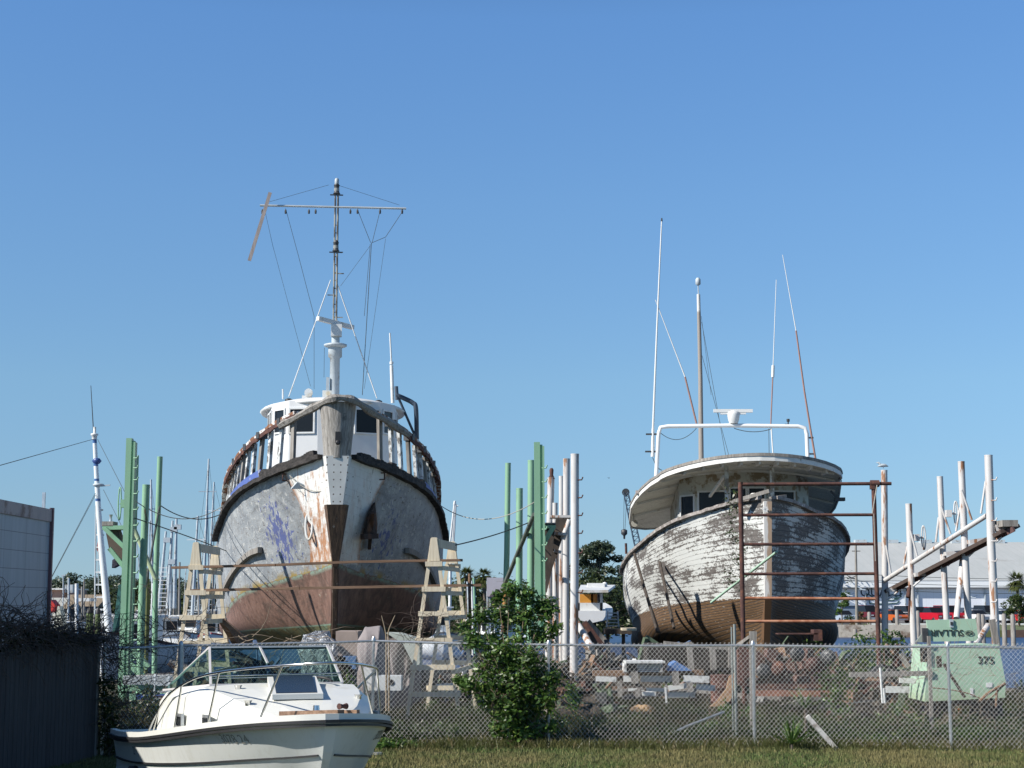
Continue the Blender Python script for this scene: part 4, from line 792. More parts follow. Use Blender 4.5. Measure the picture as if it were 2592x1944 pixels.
# cars
def car(px, Y, col, label, kind='car', yaw=0):
    p = P(px, 1560, Y); root = thing('parked_car' if kind == 'car' else 'parked_pickup' if kind == 'pickup' else 'parked_van', label, 'car' if kind == 'car' else 'pickup' if kind == 'pickup' else 'van', (p.x, Y, -.02), yaw, 'vehicles parked by the warehouse')
    hs = {'car': .55, 'pickup': .7, 'van': .75}[kind]; L_ = 2.2; W = .88; H = {'car': 1.42, 'pickup': 1.75, 'van': 1.9}[kind]
    mat = simple('car_paint_%d' % px, col, .25, 0, var=.03)
    prof = {'car': [(-2.2, .3), (-2.25, .7), (-1.9, .88), (-1.2, .95), (1.5, 1.0), (2.15, .85), (2.2, .35)], 'pickup': [(-2.4, .4), (-2.45, .95), (-2.2, 1.1), (-1.0, 1.18), (2.5, 1.15), (2.55, .45)], 'van': [(-2.2, .35), (-2.3, .8), (-1.9, 1.1), (-1.2, 1.15), (2.2, 1.15), (2.25, .4)]}[kind]
    mb = MB(); mb.prism([(-W, y_, z_) for y_, z_ in prof], (2 * W, 0, 0)); body = mb.build('body', mat, root, local=True)
    b0, b1, t0, t1 = {'car': (-1.2, 1.6, -.5, 1.0), 'pickup': (-1.0, 1.0, -.3, .8), 'van': (-1.2, 2.2, -.5, 2.1)}[kind]; zb_ = prof[3][1]
    mb = MB(); q = [Vector((s * (W - .05), y_, zb_)) for s, y_ in ((-1, b0), (1, b0), (1, b1), (-1, b1))] + [Vector((s * (W - .2), y_, H)) for s, y_ in ((-1, t0), (1, t0), (1, t1), (-1, t1))]
    mb.add(q, [(0, 1, 5, 4), (1, 2, 6, 5), (2, 3, 7, 6), (3, 0, 4, 7)]); mb.build('window', MT['glassdark'], body, local=True)
    mb = MB(); mb.box((0, (t0 + t1) / 2, H + .02), (2 * (W - .18), t1 - t0 + .04, .05)); mb.build('car_roof', mat, body, local=True)
    for s in (-1, 1):
        for y_ in (-1.4, 1.4):
            mb = MB(); mb.lathe((s * (W - .2), y_, .33), [(.2, 0), (.33, .02), (.33, .2), (.2, .22)], 12, (s, 0, 0)); mb.build('wheel', MT['black'], root, local=True)
        mb = MB(); mb.box((s * .6, -2.27 if kind != 'pickup' else -2.44, .75), (.35, .06, .16)); mb.build('headlight', MT['steel'], body, local=True)
    mb = MB(); mb.box((0, -2.28 if kind != 'pickup' else -2.46, .42), (1.7, .12, .16)); mb.build('bumper', MT['greypaint'], body, local=True)
    return root
for q in ((2130, 186, (.30, .36, .44), 'silver blue car beside the small blue shed', 'car', .25), (2196, 205, (.10, .012, .02), 'dark red van behind the rusty frame\'s upright', 'van', .3), (2262, 190, (.45, .10, .02), 'orange car between the first two white posts', 'car', .35),
          (2300, 200, (.7, .68, .72), 'white van with bright glare by the second white post', 'van', .3), (2330, 192, (.02, .022, .025), 'black pickup right of the second white post', 'pickup', .2), (2363, 188, (.42, .01, .025), 'bright red pickup with white cab top', 'pickup', .3),
          (2402, 196, (.36, .01, .02), 'red car behind the third white post', 'van', .35), (2468, 194, (.6, .6, .6), 'white car behind the fourth white post', 'car', .4), (2500, 200, (.04, .05, .055), 'dark grey car left of the fifth white post', 'van', .2), (2545, 188, (.55, .58, .6), 'pale silver car right of the fifth white post', 'car', .15), (2588, 186, (.45, .01, .015), 'red car cut by the right edge of the photo', 'car', .3)): car(*q)
mb = MB(); p0 = P(2225, 1576, 183)
for px in range(2222, 2620, 42): p = P(px, 1576, 180.6); mb = MB(); mb.bb((p.x - 1.1, 180.4, -.12), (p.x + .6, 180.7, .06)); tag(mb.build('parking_kerb', MT['white']), None, None); o_ = scene.collection.objects[-1]; tag(o_, 'white concrete kerb stop in front of the parked cars', 'kerb', 'white kerb stops by the grass bank')
# pilings in the far water
for i, (px, yt, yb, Y, lab) in enumerate(((2270, 1545, 1580, 150, 'grey piling with dark cap before the orange car'), (2323, 1548, 1592, 146, 'grey piling right of the second white post'), (2477, 1556, 1612, 120, 'grey piling touching the compressor lid'), (2487, 1558, 1600, 124, 'second grey piling right of the compressor lid'), (2541, 1556, 1610, 122, 'grey piling before the pale silver car'), (2563, 1558, 1612, 121, 'grey piling left of the red car at the edge'), (2200, 1551, 1582, 150, 'short piling by the rusty frame'), (2422, 1540, 1580, 152, 'thin grey piling behind the compressor lid'), (2117, 1588, 1605, 147, 'pale piling top at the left end of the concrete seawall'), (2164, 1594, 1612, 147, 'pale piling top in the middle of the concrete seawall'))):
    p = P(px, yt, Y); mb = MB(); mb.lathe((p.x, Y, -2), [(.2, 0), (.17, p.z + 2), (.1, p.z + 2.08)], 10); tag(mb.build('piling', MT['oldwood']), lab, 'piling', 'pilings along the far bank')
# utility pole, wires, lamps
p = P(2168, 1540, 160); root = thing('utility_pole', 'thin pale utility pole between the rusty frame and the shed', 'pole', (p.x, 160, -.1)); mb = MB(); mb.tube([(p.x, 160, -.1), P(2166, 1375, 160)], .16, 8, .1); mb.build('pole', MT['oldwood'], root); q = P(2167, 1395, 160); mb = MB(); mb.box((q.x, 160, q.z), (.8, .1, .1)); mb.build('crossarm', MT['oldwood'], root)
mb = MB()
for z_ in (0, .7, 1.4): a = P(2130, 1450, 160); a.z -= z_; mb.rope(a, Vector((a.x + 30, 162, a.z - .3)), .4, .025, 20, 4)
tag(mb.build('power_lines', MT['cable']), 'sagging dark power lines strung before the warehouse roof', 'wires')
# ================================================================ trailer and board fence (left edge)
tr = thing('box_trailer', 'big pale box trailer standing behind the board fence at the left edge', 'trailer', (-9.5, 22, 0))
xt = P(128, 1294, 29.7).x; zt_ = P(128, 1294, 29.7).z; zt0 = zt_ - .02
t = NT('trailer_panel'); x, y, z = t.sep(t.obj); n = t.noise(t.scl(t.obj, (1, 2, .25)), 1.6, 6, .7); fz = t.M('FRACT', t.M('MULTIPLY', z, 3.3)); fy = t.M('FRACT', t.M('MULTIPLY', y, .8))
c = t.mix(t.step(n, .3, .7), (.28, .32, .36), (.38, .42, .46)); c = t.mix(t.M('MULTIPLY', t.step(t.noise(t.scl(t.obj, (1, 3, .12)), 3, 5), .58, .7), .35), c, (.20, .21, .2)); c = t.mix(t.M('MAXIMUM', t.step(fz, .955, .975), t.M('MULTIPLY', t.step(fy, .97, .985), .4)), c, (.10, .11, .13))
mb = MB(); mb.add([(xt - 2.5, 12, 1.0), (xt + .13, 12, 1.0), (xt + .0, 29.7, 1.0), (xt - 2.6, 29.7, 1.0), (xt - 2.5, 12, zt0), (xt + .13, 12, zt0), (xt, 29.7, zt0), (xt - 2.6, 29.7, zt0)], [(0, 1, 5, 4), (1, 2, 6, 5), (2, 3, 7, 6), (3, 0, 4, 7), (4, 5, 6, 7), (3, 2, 1, 0)]); mb.build('body', t.done(c, .5), tr)
mb = MB(); mb.bar((xt + .145, 12, zt0 - .08), (xt + .015, 29.72, zt0 - .06), .03, .22, side=(1, 0, 0)); mb.build('top_rail', simple('trailer_trim_pink_grey', (.42, .33, .31), .6, dirt=(.2, .12, .1), dirt_amt=.4), tr)
mb = MB(); mb.bar((xt + .02, 29.72, .95), (xt + .02, 29.72, zt0 + .08), .07, .07); mb.build('corner_post', simple('trailer_post_maroon', (.20, .10, .11), .5), tr)
mb = MB(); mb.bar((xt - .1, 29.6, zt0), (xt - .1, 29.6, zt0 + .35), .05, .05); mb.build('marker_lamp', MT['steel'], tr)
for y_ in (13.5, 15, 27.6, 28.8): mb = MB(); mb.lathe((xt - .3, y_, .5), [(.3, 0), (.5, .04), (.5, .26), (.3, .3)], 18, (1, 0, 0)); mb.build('wheel', MT['black'], tr)
mb = MB(); mb.bb((xt - 2.2, 12.5, .7), (xt - .4, 29.4, .95)); mb.build('chassis', MT['dark'], tr)
bf = thing('board_fence', 'dark weathered board fence overgrown with vines, left foreground', 'fence', (-7.2, 23, 0))
A = Vector((-6.68, 27.0, 0)); B = Vector((-8.05, 17.0, 0)); L_ = (B - A).length; k = 0; d_ = (B - A).normalized()
mb = MB(); s_ = 0
while s_ < L_ - .15:
    p = A + d_ * s_; q = A + d_ * (s_ + .138); h = 1.86 + rnd.uniform(-.03, .03); n_ = Vector((d_.y, -d_.x, 0)) * -.02
    mb.prism([p, q, q + Vector((0, 0, h - .04)), q.lerp(p, .3) + Vector((0, 0, h)), q.lerp(p, .7) + Vector((0, 0, h)), p + Vector((0, 0, h - .04))], n_); s_ += .146
t = NT('fence_boards'); n = t.noise(t.scl(t.obj, (5, 5, .4)), 2, 6, .7); n2 = t.noise(t.scl(t.obj, (7, 7, .02)), 1, 2); c = t.mix(t.step(n, .3, .7), (.028, .026, .028), (.07, .066, .066)); c = t.mix(t.M('MULTIPLY', t.step(n2, .5, .7), .5), c, (.06, .06, .06)); t.bump(n, .5, .02)
mb.build('boards', t.done(c, .9), bf)
for z_ in (.4, 1.5): mb = MB(); mb.bar(A + Vector((-.06, 0, z_)), B + Vector((-.06, 0, z_)), .05, .09, side=(0, 0, 1)); mb.build('rail', MT['oldwood'], bf)
mb = MB(); mb.bar(A + Vector((-.02, .06, 0)), A + Vector((-.02, .06, 1.95)), .12, .12); mb.build('post', MT['oldwood'], bf)
# vines on top of the fence
def twigs(mb, c, spread, n, L, r, up=.6, R=rnd):
    for _ in range(n):
        p = Vector(c) + Vector((R.uniform(-1, 1) * spread[0], R.uniform(-1, 1) * spread[1], R.uniform(-1, 1) * spread[2])); d = Vector((R.gauss(0, 1), R.gauss(0, 1), R.gauss(up, .7))).normalized(); pts = [p]
        for i in range(6): d = (d + Vector((R.gauss(0, .35), R.gauss(0, .35), R.gauss(-.08, .3)))).normalized(); pts.append(pts[-1] + d * L / 6)
        mb.tube(pts, r, 3, r * .35, caps=False)
vm = simple('dry_vine_stems', (.10, .075, .06), .9, var=.4, scale=3)
vn = thing('vine', 'tangle of dark dry vine heaped along the top of the board fence', 'vine', (-7.1, 24, 1.8)); mb = MB(); lb = MB()
for i in range(34):
    q = A.lerp(B, i / 46); h = .10 + .5 * min(1, i / 20); twigs(mb, q + Vector((0, 0, 1.86 + h * .4)), (.12, .3, h * .5), 26, .75, .008, .1)
    leaves(lb, q + Vector((0, 0, 1.82 + h * .35)), (.18, .3, h * .55), 90, .035)
mb.build('stems', vm, vn); lb.build('leaves', leafmat('vine_leaves_dark', (.02, .028, .012), (.045, .05, .02)), vn)
vn = thing('vine', 'dark creeper climbing the right end of the board fence behind the speedboat', 'vine', (-6.4, 27, 0)); mb = MB(); lb = MB()
for i in range(16): twigs(mb, (-6.5 + rnd.uniform(-.05, .25), 27.15, .1 + i * .11), (.1, .1, .1), 10, .7, .008, .6); leaves(lb, (-6.5 + rnd.uniform(0, .2) - .15 * (i > 8), 27.1, .05 + i * .08), (.18, .15, .14), 60, .04)
mb.build('stems', vm, vn); lb.build('leaves', LM['weed'], vn)
# ================================================================ chain link fence
FP = [Vector(q) for q in ((-6.62, 27.3, 0), (-5.56, 28.2, 0), (-4.0, 28.9, 0), (-2.42, 29.3, 0), (.63, 29.05, 0), (4.16, 29.0, 0), (7.4, 28.5, 0), (11.4, 28.1, 0))]
cum = [0]
for i in range(len(FP) - 1): cum.append(cum[-1] + (FP[i + 1] - FP[i]).length)
def fpt(s, z):
    for i in range(len(FP) - 1):
        if s <= cum[i + 1] or i == len(FP) - 2: q = FP[i].lerp(FP[i + 1], (s - cum[i]) / (cum[i + 1] - cum[i])); break
    b = mnoise.noise(Vector((s * .9, z * 1.3, 3))) * .035 + mnoise.noise(Vector((s * 4, z * 4, 9))) * .008
    return Vector((q.x, q.y - .035 + b, z))
cf = thing('chain_link_fence', 'galvanised chain link fence running across the picture in front of the boatyard', 'fence', FP[3])
HF = 1.775; pitch = .078; slope = 1.12; S1 = cum[-1]; mb = MB(); ext = HF / slope
k = -ext
while k < S1 + ext:
    for sg in (1, -1):
        pts = []
        for i in range(13):
            z = HF * i / 12; s = k + sg * z / slope if sg > 0 else k + ext - z / slope
            if 0 <= s <= S1:
                zz = z + mnoise.noise(Vector((s * .6, 0, 7))) * .02
                q = fpt(s, zz); q.y += .004 * sg; pts.append(q)
        if len(pts) > 1: mb.tube(pts, .0030, 3, caps=False)
    k += pitch
t = NT('chain_link_wire'); c = (.55, .54, .51); wire = t.done(c, .5, .2); mb.build('mesh', wire, cf)
tops = [1.76, 1.78, 1.80, 1.83, 1.77, 1.76, 1.75, 1.74]
for i, p in enumerate(FP):
    if i == 2: continue
    mb = MB(); mb.tube([p + Vector((0, .02, -.1)), p + Vector((0, .02, tops[i] - .02))], .026 if i not in (1,) else .05, 10); mb.lathe(p + Vector((0, .02, tops[i] - .03)), [(.036, 0), (.036, .04), (.015, .08)], 10)
    for z_ in (.3, .8, 1.3): mb.lathe(p + Vector((0, .02, z_)), [(.037, 0), (.037, .02)], 8)
    mb.build('post', MT['steel'], cf)
mb = MB()
for i in range(len(FP) - 1):
    a, b = FP[i] + Vector((0, .02, tops[i] - .03)), FP[i + 1] + Vector((0, .02, tops[i + 1] - .03)); mid_ = a.lerp(b, .5) - Vector((0, 0, .012)); mb.tube([a, mid_, b], .021, 8)
mb.build('top_rail', MT['steel'], cf)
# galvanised pipes and old posts by the fence
def one(name, label, cat, mb, m, group=None): return tag(mb.build(name, m), label, cat, group)
mb = MB(); mb.tube([PG(1643, 1884) + Vector((0, 0, .02)), P(1740, 1838, 29.4), P(1833, 1802, 30)], .022, 8); one('pipe', 'grey metal pipe leaning diagonally on the chain link fence', 'pipe', mb, MT['steel'])
mb = MB(); p = P(1859, 1580, 29.6); mb.tube([(p.x, 29.6, -.1), p], .025, 10); mb.tube([(p.x - .05, 29.62, -.1), (p.x - .05, 29.62, p.z - .05)], .014, 8); one('steel_post', 'tall double grey steel post left of the wooden capped post', 'post', mb, simple('dull_zinc', (.25, .28, .27), .6, .3))
mb = MB(); p = P(1906, 1598, 30.2); mb.bar((p.x - .05, 30.2, 0), p, .07, .07, None, .12, .12); mb.bar(p - Vector((.05, 0, .1)), P(1860, 1640, 31), .06, .06); one('timber_post', 'square grey timber post with slanting brace above the fence', 'post', mb, MT['oldwood'])
mb = MB(); p = P(2351, 1610, 29.5); mb.bar((p.x, 29.5, 0), p, .055, .055); one('timber_post', 'weathered post before the left edge of the compressor', 'post', mb, MT['oldwood'])
t = NT('white_stick_paint'); n = t.noise(t.obj, 5, 5); c = t.mix(t.step(n, .5, .6), (.62, .6, .57), (.35, .31, .27)); mb = MB(); mb.bar(P(2043, 1812, 28.4), PG(2118, 1900) + Vector((0, 0, .02)), .075, .05, side=(1, 0, 0)); one('board', 'peeling white board leaning on the fence beside the spiky plant', 'board', mb, t.done(c, .8))
mb = MB(); p = P(942, 1850, 27.5); mb.tube([(p.x, 27.5, 0), (p.x, 27.5, p.z)], .035, 8); mb.lathe((p.x + .1, 27.45, .02), [(.07, 0), (.07, .04)], 8); one('pipe_stub', 'short galvanised pipe stub behind the speedboat bow', 'pipe', mb, MT['steel'])
# ================================================================ speedboat
OS = Vector((-1.66, 15.55, 0)); FS = Frame(OS, (-.36, .933)); sb = thing('speedboat', 'cream cuddy cabin speedboat with chrome bow rail in front of the fence', 'boat', OS, FS.rot)
sheer = [(.06, -.05, 1.46), (.30, .10, 1.452), (.56, .38, 1.435), (.80, .85, 1.40), (.98, 1.5, 1.35), (1.10, 2.4, 1.29), (1.16, 3.6, 1.23), (1.16, 5.0, 1.20), (1.10, 6.3, 1.20)]
knuck = [(.04, .12, 1.12), (.2, .32, 1.10), (.42, .6, 1.08), (.65, 1.05, 1.05), (.85, 1.7, 1.01), (1.0, 2.55, .97), (1.08, 3.65, .93), (1.09, 5.0, .9), (1.05, 6.3, .9)]
chine = [(.02, .5, .72), (.10, .68, .70), (.26, .95, .67), (.46, 1.35, .64), (.68, 1.95, .60), (.87, 2.7, .57), (.98, 3.7, .55), (1.0, 5.0, .54), (.98, 6.3, .54)]
kl = [(.015, .85, .42), (.015, 1.05, .36), (.015, 1.35, .31), (.015, 1.8, .27), (.015, 2.3, .24), (.015, 3.0, .22), (.015, 3.9, .21), (.015, 5.1, .2), (.015, 6.3, .2)]
rowsS = hull_mesh([[Vector(q) for q in l] for l in (kl, chine, knuck, sheer)], 50, 5)
t = NT('speedboat_gelcoat'); x, y, z = t.sep(t.obj); ng = t.noise(t.scl(t.obj, (5, 5, .5)), 2.2, 6, .7); n = t.noise(t.scl(t.obj, (1, 1, .6)), 1.3, 6, .7); c = t.mix(t.step(n, .35, .75), (.66, .68, .65), (.72, .73, .70)); c = t.mix(t.M('MULTIPLY', t.step(t.noise(t.obj, 2.2, 7, .7), .55, .75), .25), c, (.5, .48, .38)); c = t.mix(t.M('MULTIPLY', t.step(ng, .52, .72), .28), c, (.38, .36, .28)); c = t.mix(t.M('MULTIPLY', t.step(t.noise(t.obj, 30, 4, .7), .68, .74), .5), c, (.3, .3, .27)); MT['gel'] = t.done(c, .3)
hs = hull_obj(rowsS, 'hull', MT['gel'], sb)
KN = spline([Vector(q) for q in knuck], 60); SHS = spline([Vector(q) for q in sheer], 60)
mb = MB()
for s in (1, -1): strip(mb, sub(KN, .14, 6.2, 50), .03, .018, .04, .022, s)
mb.build('pinstripe', MT['black'], hs, local=True)
front = lambda pts: [Vector((-q.x, q.y, q.z)) for q in reversed(pts)] + pts
FSH = front(SHS)
def rail_strip(off, lift, w_, h, m, nm):
    mb = MB(); rr = []
    for i, p in enumerate(FSH):
        d = (FSH[min(i + 1, len(FSH) - 1)] - FSH[max(i - 1, 0)]).normalized(); n_ = Vector((d.y, -d.x, 0)).normalized(); c_ = p + n_ * off + Vector((0, 0, lift))
        rr.append([c_ + n_ * (w_ * a_) + Vector((0, 0, h * b_)) for a_, b_ in ((-.5, -.5), (.5, -.5), (.5, .5), (-.5, .5), (-.5, -.5))])
    mb.grid(rr, False, flip=True); return mb.build(nm, m, sb, local=True)
rail_strip(.0, .05, .07, .06, MT['cream'], 'gunwale'); rail_strip(.035, .012, .05, .028, MT['black'], 'rub_rail'); rail_strip(.032, -.022, .035, .022, MT['black'], 'lower_rub_rail')
rr = [[Vector((s * max(p.x - .03, .01), p.y + .03, p.z + .06)) for s in (-1, -.5, 0, .5, 1)] for p in SHS]; mb = MB(); mb.grid(rr, False, flip=True); mb.build('foredeck', MT['cream'], sb, local=True)
# cabin trunk
def trk(a): # (half width bottom, half width top, z top) along the boat
    u = (a - .55) / 1.6; return None
ST = [(.62, .45, .34, 1.50), (.85, .62, .50, 1.55), (1.2, .78, .64, 1.60), (1.6, .88, .73, 1.635), (2.05, .94, .80, 1.66), (2.8, 1.0, .88, 1.66), (3.5, 1.02, .92, 1.6)]
up = lambda a: .13 * min(1, max(0, (a - .6) / 1.3)) ** .8
rr = []
for a, wb, wt, z in ST: rr.append([Vector((x_, a, z_)) for x_, z_ in ((-wb, 1.30), (-wb * .97, z + up(a) - .10), (-wt, z + up(a)), (-wt * .5, z + up(a) + .025), (0, z + up(a) + .03), (wt * .5, z + up(a) + .025), (wt, z + up(a)), (wb * .97, z + up(a) - .10), (wb, 1.30))])
mb = MB(); mb.grid(rr, False); mb.add(rr[0], [tuple(range(9))]); mb.add(rr[-1], [tuple(range(9))[::-1]]); cab = mb.build('cabin_trunk', MT['cream'], sb, local=True)
zt = lambda a: 1.50 + (1.66 - 1.5) * min(1, (a - .6) / 1.4) + .035 + up(a)
def SP(px, py, a): return FS.at(px, py, a)
q = [SP(695, 1743, 1.9), SP(795, 1743, 1.9), SP(807, 1789, 1.05), SP(703, 1790, 1.05)]
q = [Vector((v.x, v.y, zt(v.y) + .02)) for v in q]
mb = MB(); mb.prism([q[0] + Vector((-.05, .04, 0)), q[1] + Vector((.05, .04, 0)), q[2] + Vector((.05, -.05, 0)), q[3] + Vector((-.05, -.05, 0))], (0, 0, .05)); hh = mb.build('hatch', MT['cream'], cab, local=True)
mb = MB(); mb.prism([v + Vector((0, 0, .052)) for v in q], (0, 0, .012)); mb.build('hatch_pane', MT['glassdark'], hh, local=True)
for s, a in ((-1, 1.45), (1, 1.45), (-1, 2.3), (1, 2.3)):
    wb = .85 if a < 2 else .96; mb = MB(); mb.box((s * (wb + .015), a, 1.45), (.03, .3, .15)); f_ = mb.build('porthole', MT['steel'], cab, local=True); mb = MB(); mb.box((s * (wb + .033), a, 1.45), (.012, .22, .09)); mb.build('pane', MT['glassdark'], f_, local=True)
for i, (x_, a_) in enumerate(((-.55, 1.0), (.6, 1.15), (-.5, 1.7))): mb = MB(); mb.lathe((x_, a_, zt(a_) - .02), [(.03, 0), (.03, .03), (.045, .05)], 8); mb.build('deck_fitting', MT['stainless'], cab, local=True)
# windshield
wl_ = [Vector((-.98, 3.35, 1.76)), Vector((-.70, 2.12, 1.81)), Vector((.70, 2.12, 1.81)), Vector((.98, 3.35, 1.76))]
wt_ = [Vector((-.90, 3.25, 1.83)), Vector((-.64, 2.52, 2.20)), Vector((.64, 2.52, 2.20)), Vector((.90, 3.25, 1.83))]
t = NT('tinted_glass'); tr_ = t.n('ShaderNodeBsdfTransparent'); tr_.inputs[0].default_value = (.42, .60, .55, 1); gl_ = t.n('ShaderNodeBsdfGlossy'); gl_.inputs['Roughness'].default_value = .03; gl_.inputs[0].default_value = (.8, .9, .9, 1); fr = t.n('ShaderNodeLayerWeight'); fr.inputs[0].default_value = .25
mx = t.n('ShaderNodeMixShader'); t.L(t.M('ADD', t.M('MULTIPLY', fr.outputs[1], .22), .03), mx.inputs[0]); t.L(tr_.outputs[0], mx.inputs[1]); t.L(gl_.outputs[0], mx.inputs[2]); t.L(mx.outputs[0], t.t.nodes['Material Output'].inputs[0]); MT['tint'] = t.m
ws = MB()
for a, b in ((wl_[1], wt_[1]), (wl_[2], wt_[2])): ws.bar(a, b, .024, .025)
for l in (wl_, wt_):
    for i in range(3): ws.bar(l[i], l[i + 1], .016, .02)
c0 = wl_[1].lerp(wl_[2], .5); c1 = wt_[1].lerp(wt_[2], .42); ws.bar(c0.lerp(c1, .55), c1, .022, .02); frm = ws.build('windshield_frame', simple('windshield_alloy', (.62, .60, .60), .45, .2), sb, local=True)
g = MB(); g.add([wl_[1], wl_[2], wt_[2], wt_[1]], [(0, 1, 2, 3)]); g.build('windshield_pane', MT['tint'], frm, local=True)
for i in (0, 2): g = MB(); g.add([wl_[i], wl_[i + 1], wt_[i + 1], wt_[i]], [(0, 1, 2, 3)]); g.build('side_pane', MT['tint'], frm, local=True)
g = MB(); g.bar(wt_[1] + Vector((0, .02, -.01)), wt_[2] + Vector((0, .02, -.01)), .05, .035); g.build('seal', MT['black'], frm, local=True)
g = MB(); a = Vector((-.55, 2.08, 1.70)); g.tube(spline([Vector((-.2, 2.08, 1.86)), Vector((.25, 2.08, 1.87)), Vector((.42, 2.03, 1.87)), Vector((.5, 1.92, 1.85)), Vector((.5, 1.8, 1.83))], 16), .014, 6); g.build('wiper_hose', MT['black'], cab, local=True)
mb = MB(); z_ = 1.93; mb.tube([Vector((-.70, 2.20, 1.90)), Vector((.70, 2.20, 1.91))], .009, 6); mb.tube([Vector((-.70, 2.19, 1.875)), Vector((.70, 2.19, 1.885))], .007, 6); mb.build('wiper_rail', MT['stainless'], frm, local=True)
# bow rail
half = [(-1.08, 3.75, 1.27), (-1.06, 3.35, 1.48), (-1.02, 2.75, 1.71), (-.93, 1.9, 1.87), (-.78, 1.1, 1.94), (-.45, .4, 1.98), (-.12, .02, 2.0)]
allp = [Vector(q) for q in half] + [Vector((-x_, a, z)) for x_, a, z in reversed(half)]; RL = spline(allp, 60)
mb = MB(); mb.tube(RL, .0125, 8); br = mb.build('bow_rail', MT['stainless'], sb, local=True)
for a_, sgn in ((3.2, -1), (2.2, -1), (1.2, -1), (.35, -1), (.35, 1), (1.2, 1), (2.2, 1)):
    c_ = min(RL, key=lambda v: abs(v.y - a_) + (0 if v.x * sgn > 0 else 9)); p0 = at_a(SHS, min(a_ + .12, 6)); mb = MB(); mb.tube([Vector((sgn * (p0.x - .06), a_ + .12, p0.z + .05)), c_], .011, 6); mb.build('rail_stanchion', MT['stainless'], br, local=True)
# pulpit with anchor roller on the foredeck
t = NT('bow_plank'); mb = MB(); mb.bar((-.30, .62, 1.535), (.10, -.02, 1.55), .09, .045, side=(1, 0, 0)); mb.bar((-.15, .66, 1.53), (.3, .10, 1.54), .05, .05); mb.build('bow_plank', MT['plank'], sb, local=True)
mb = MB(); mb.lathe((.12, .12, 1.60), [(.03, 0), (.018, .05), (.03, .1)], 8, (1, .6, 0)); mb.build('anchor_roller', MT['rust'], sb, local=True)
mb = MB(); mb.lathe((-.02, .42, 1.56), [(.035, 0), (.03, .05)], 8); mb.build('cleat', MT['stainless'], sb, local=True)
mb = MB(); p_ = Vector((0, .28, .98)); mb.tube([p_ + Vector((0, -.03 - .03 * math.sin(k_ * .7), .04 * math.cos(k_ * .7))) for k_ in range(10)], .008, 5); mb.build('bow_eye', MT['stainless'], sb, local=True)
# interior
mb = MB(); mb.bb((-.95, 3.55, .6), (.95, 3.6, 1.55)); mb.bb((-1.0, 3.6, .62), (1.0, 6.2, .66)); mb.build('cockpit_liner', MT['cream'], sb, local=True)
for s in (-.5, .5): mb = MB(); mb.box((s, 4.3, .95), (.5, .5, .5)); mb.box((s, 4.55, 1.35), (.5, .1, .5)); mb.build('helm_seat', MT['white'], sb, local=True)
def side_text(s_, size, a0, zc, sg, mat, nm, tiltf=0):
    vs, fs = text_mb(s_, size, .001, 0); mbt = MB(); out = []
    for v in vs:
        a = a0 - v.x * (-sg) * -1 if sg < 0 else a0 + v.x
        a = a0 + (-v.x if sg < 0 else v.x); z = zc + v.y
        # find skin x between knuckle and sheer
        k_ = at_a(KN, a); h_ = at_a(SHS, a); f_ = (z - k_.z) / (h_.z - k_.z)
        row_i = 10 + f_ * 5; j0 = max(0, min(int(row_i), 14)); r0 = at_a(rowsS[j0], a); r1 = at_a(rowsS[j0 + 1], a); x_ = r0.x + (r1.x - r0.x) * (row_i - j0)
        out.append(Vector((sg * (x_ + .006 + (v.z) * .5), a, z)))
    mbt.add(out, fs); return mbt.build(nm, mat, hs, local=True)
side_text('3078 24', .12, .82, 1.30, -1, simple('faded_lettering', (.30, .30, .27), .7), 'registration_number'); side_text('3078 24', .12, .82, 1.30, 1, MT['dark'], 'registration_number'); side_text('22', .13, 4.3, 1.08, -1, simple('faded_emblem', (.25, .26, .26), .7), 'model_number')
sb.rotation_euler = (R_(-2.6), 0, FS.rot); sb.location = OS + Vector((0, 0, -.075))
tl = thing('boat_trailer', 'low metal trailer carrying the cream speedboat', 'trailer', OS + FS.D * 3, FS.rot)
mb = MB()
for s in (-1, 1): mb.bar((s * .8, -2.2, .38), (s * .8, 3.2, .38), .08, .1); mb.bar((s * .8, -2.2, .38), (0, -3.6, .4), .08, .1)
for y_ in (-1.5, 0, 1.5, 3.1): mb.bar((-.8, y_, .3), (.8, y_, .3), .07, .07)
mb.build('frame', MT['steel'], tl, local=True)
for s in (-1, 1): mb = MB(); mb.bar((s * .55, -1.4, .44), (s * .55, 3, .34), .1, .08); mb.build('bunk', MT['oldwood'], tl, local=True); mb = MB(); mb.lathe((s * 1.0, 1.4, .32), [(.18, 0), (.32, .03), (.32, .17), (.18, .2)], 18, (s, 0, 0)); mb.build('wheel', MT['black'], tl, local=True)
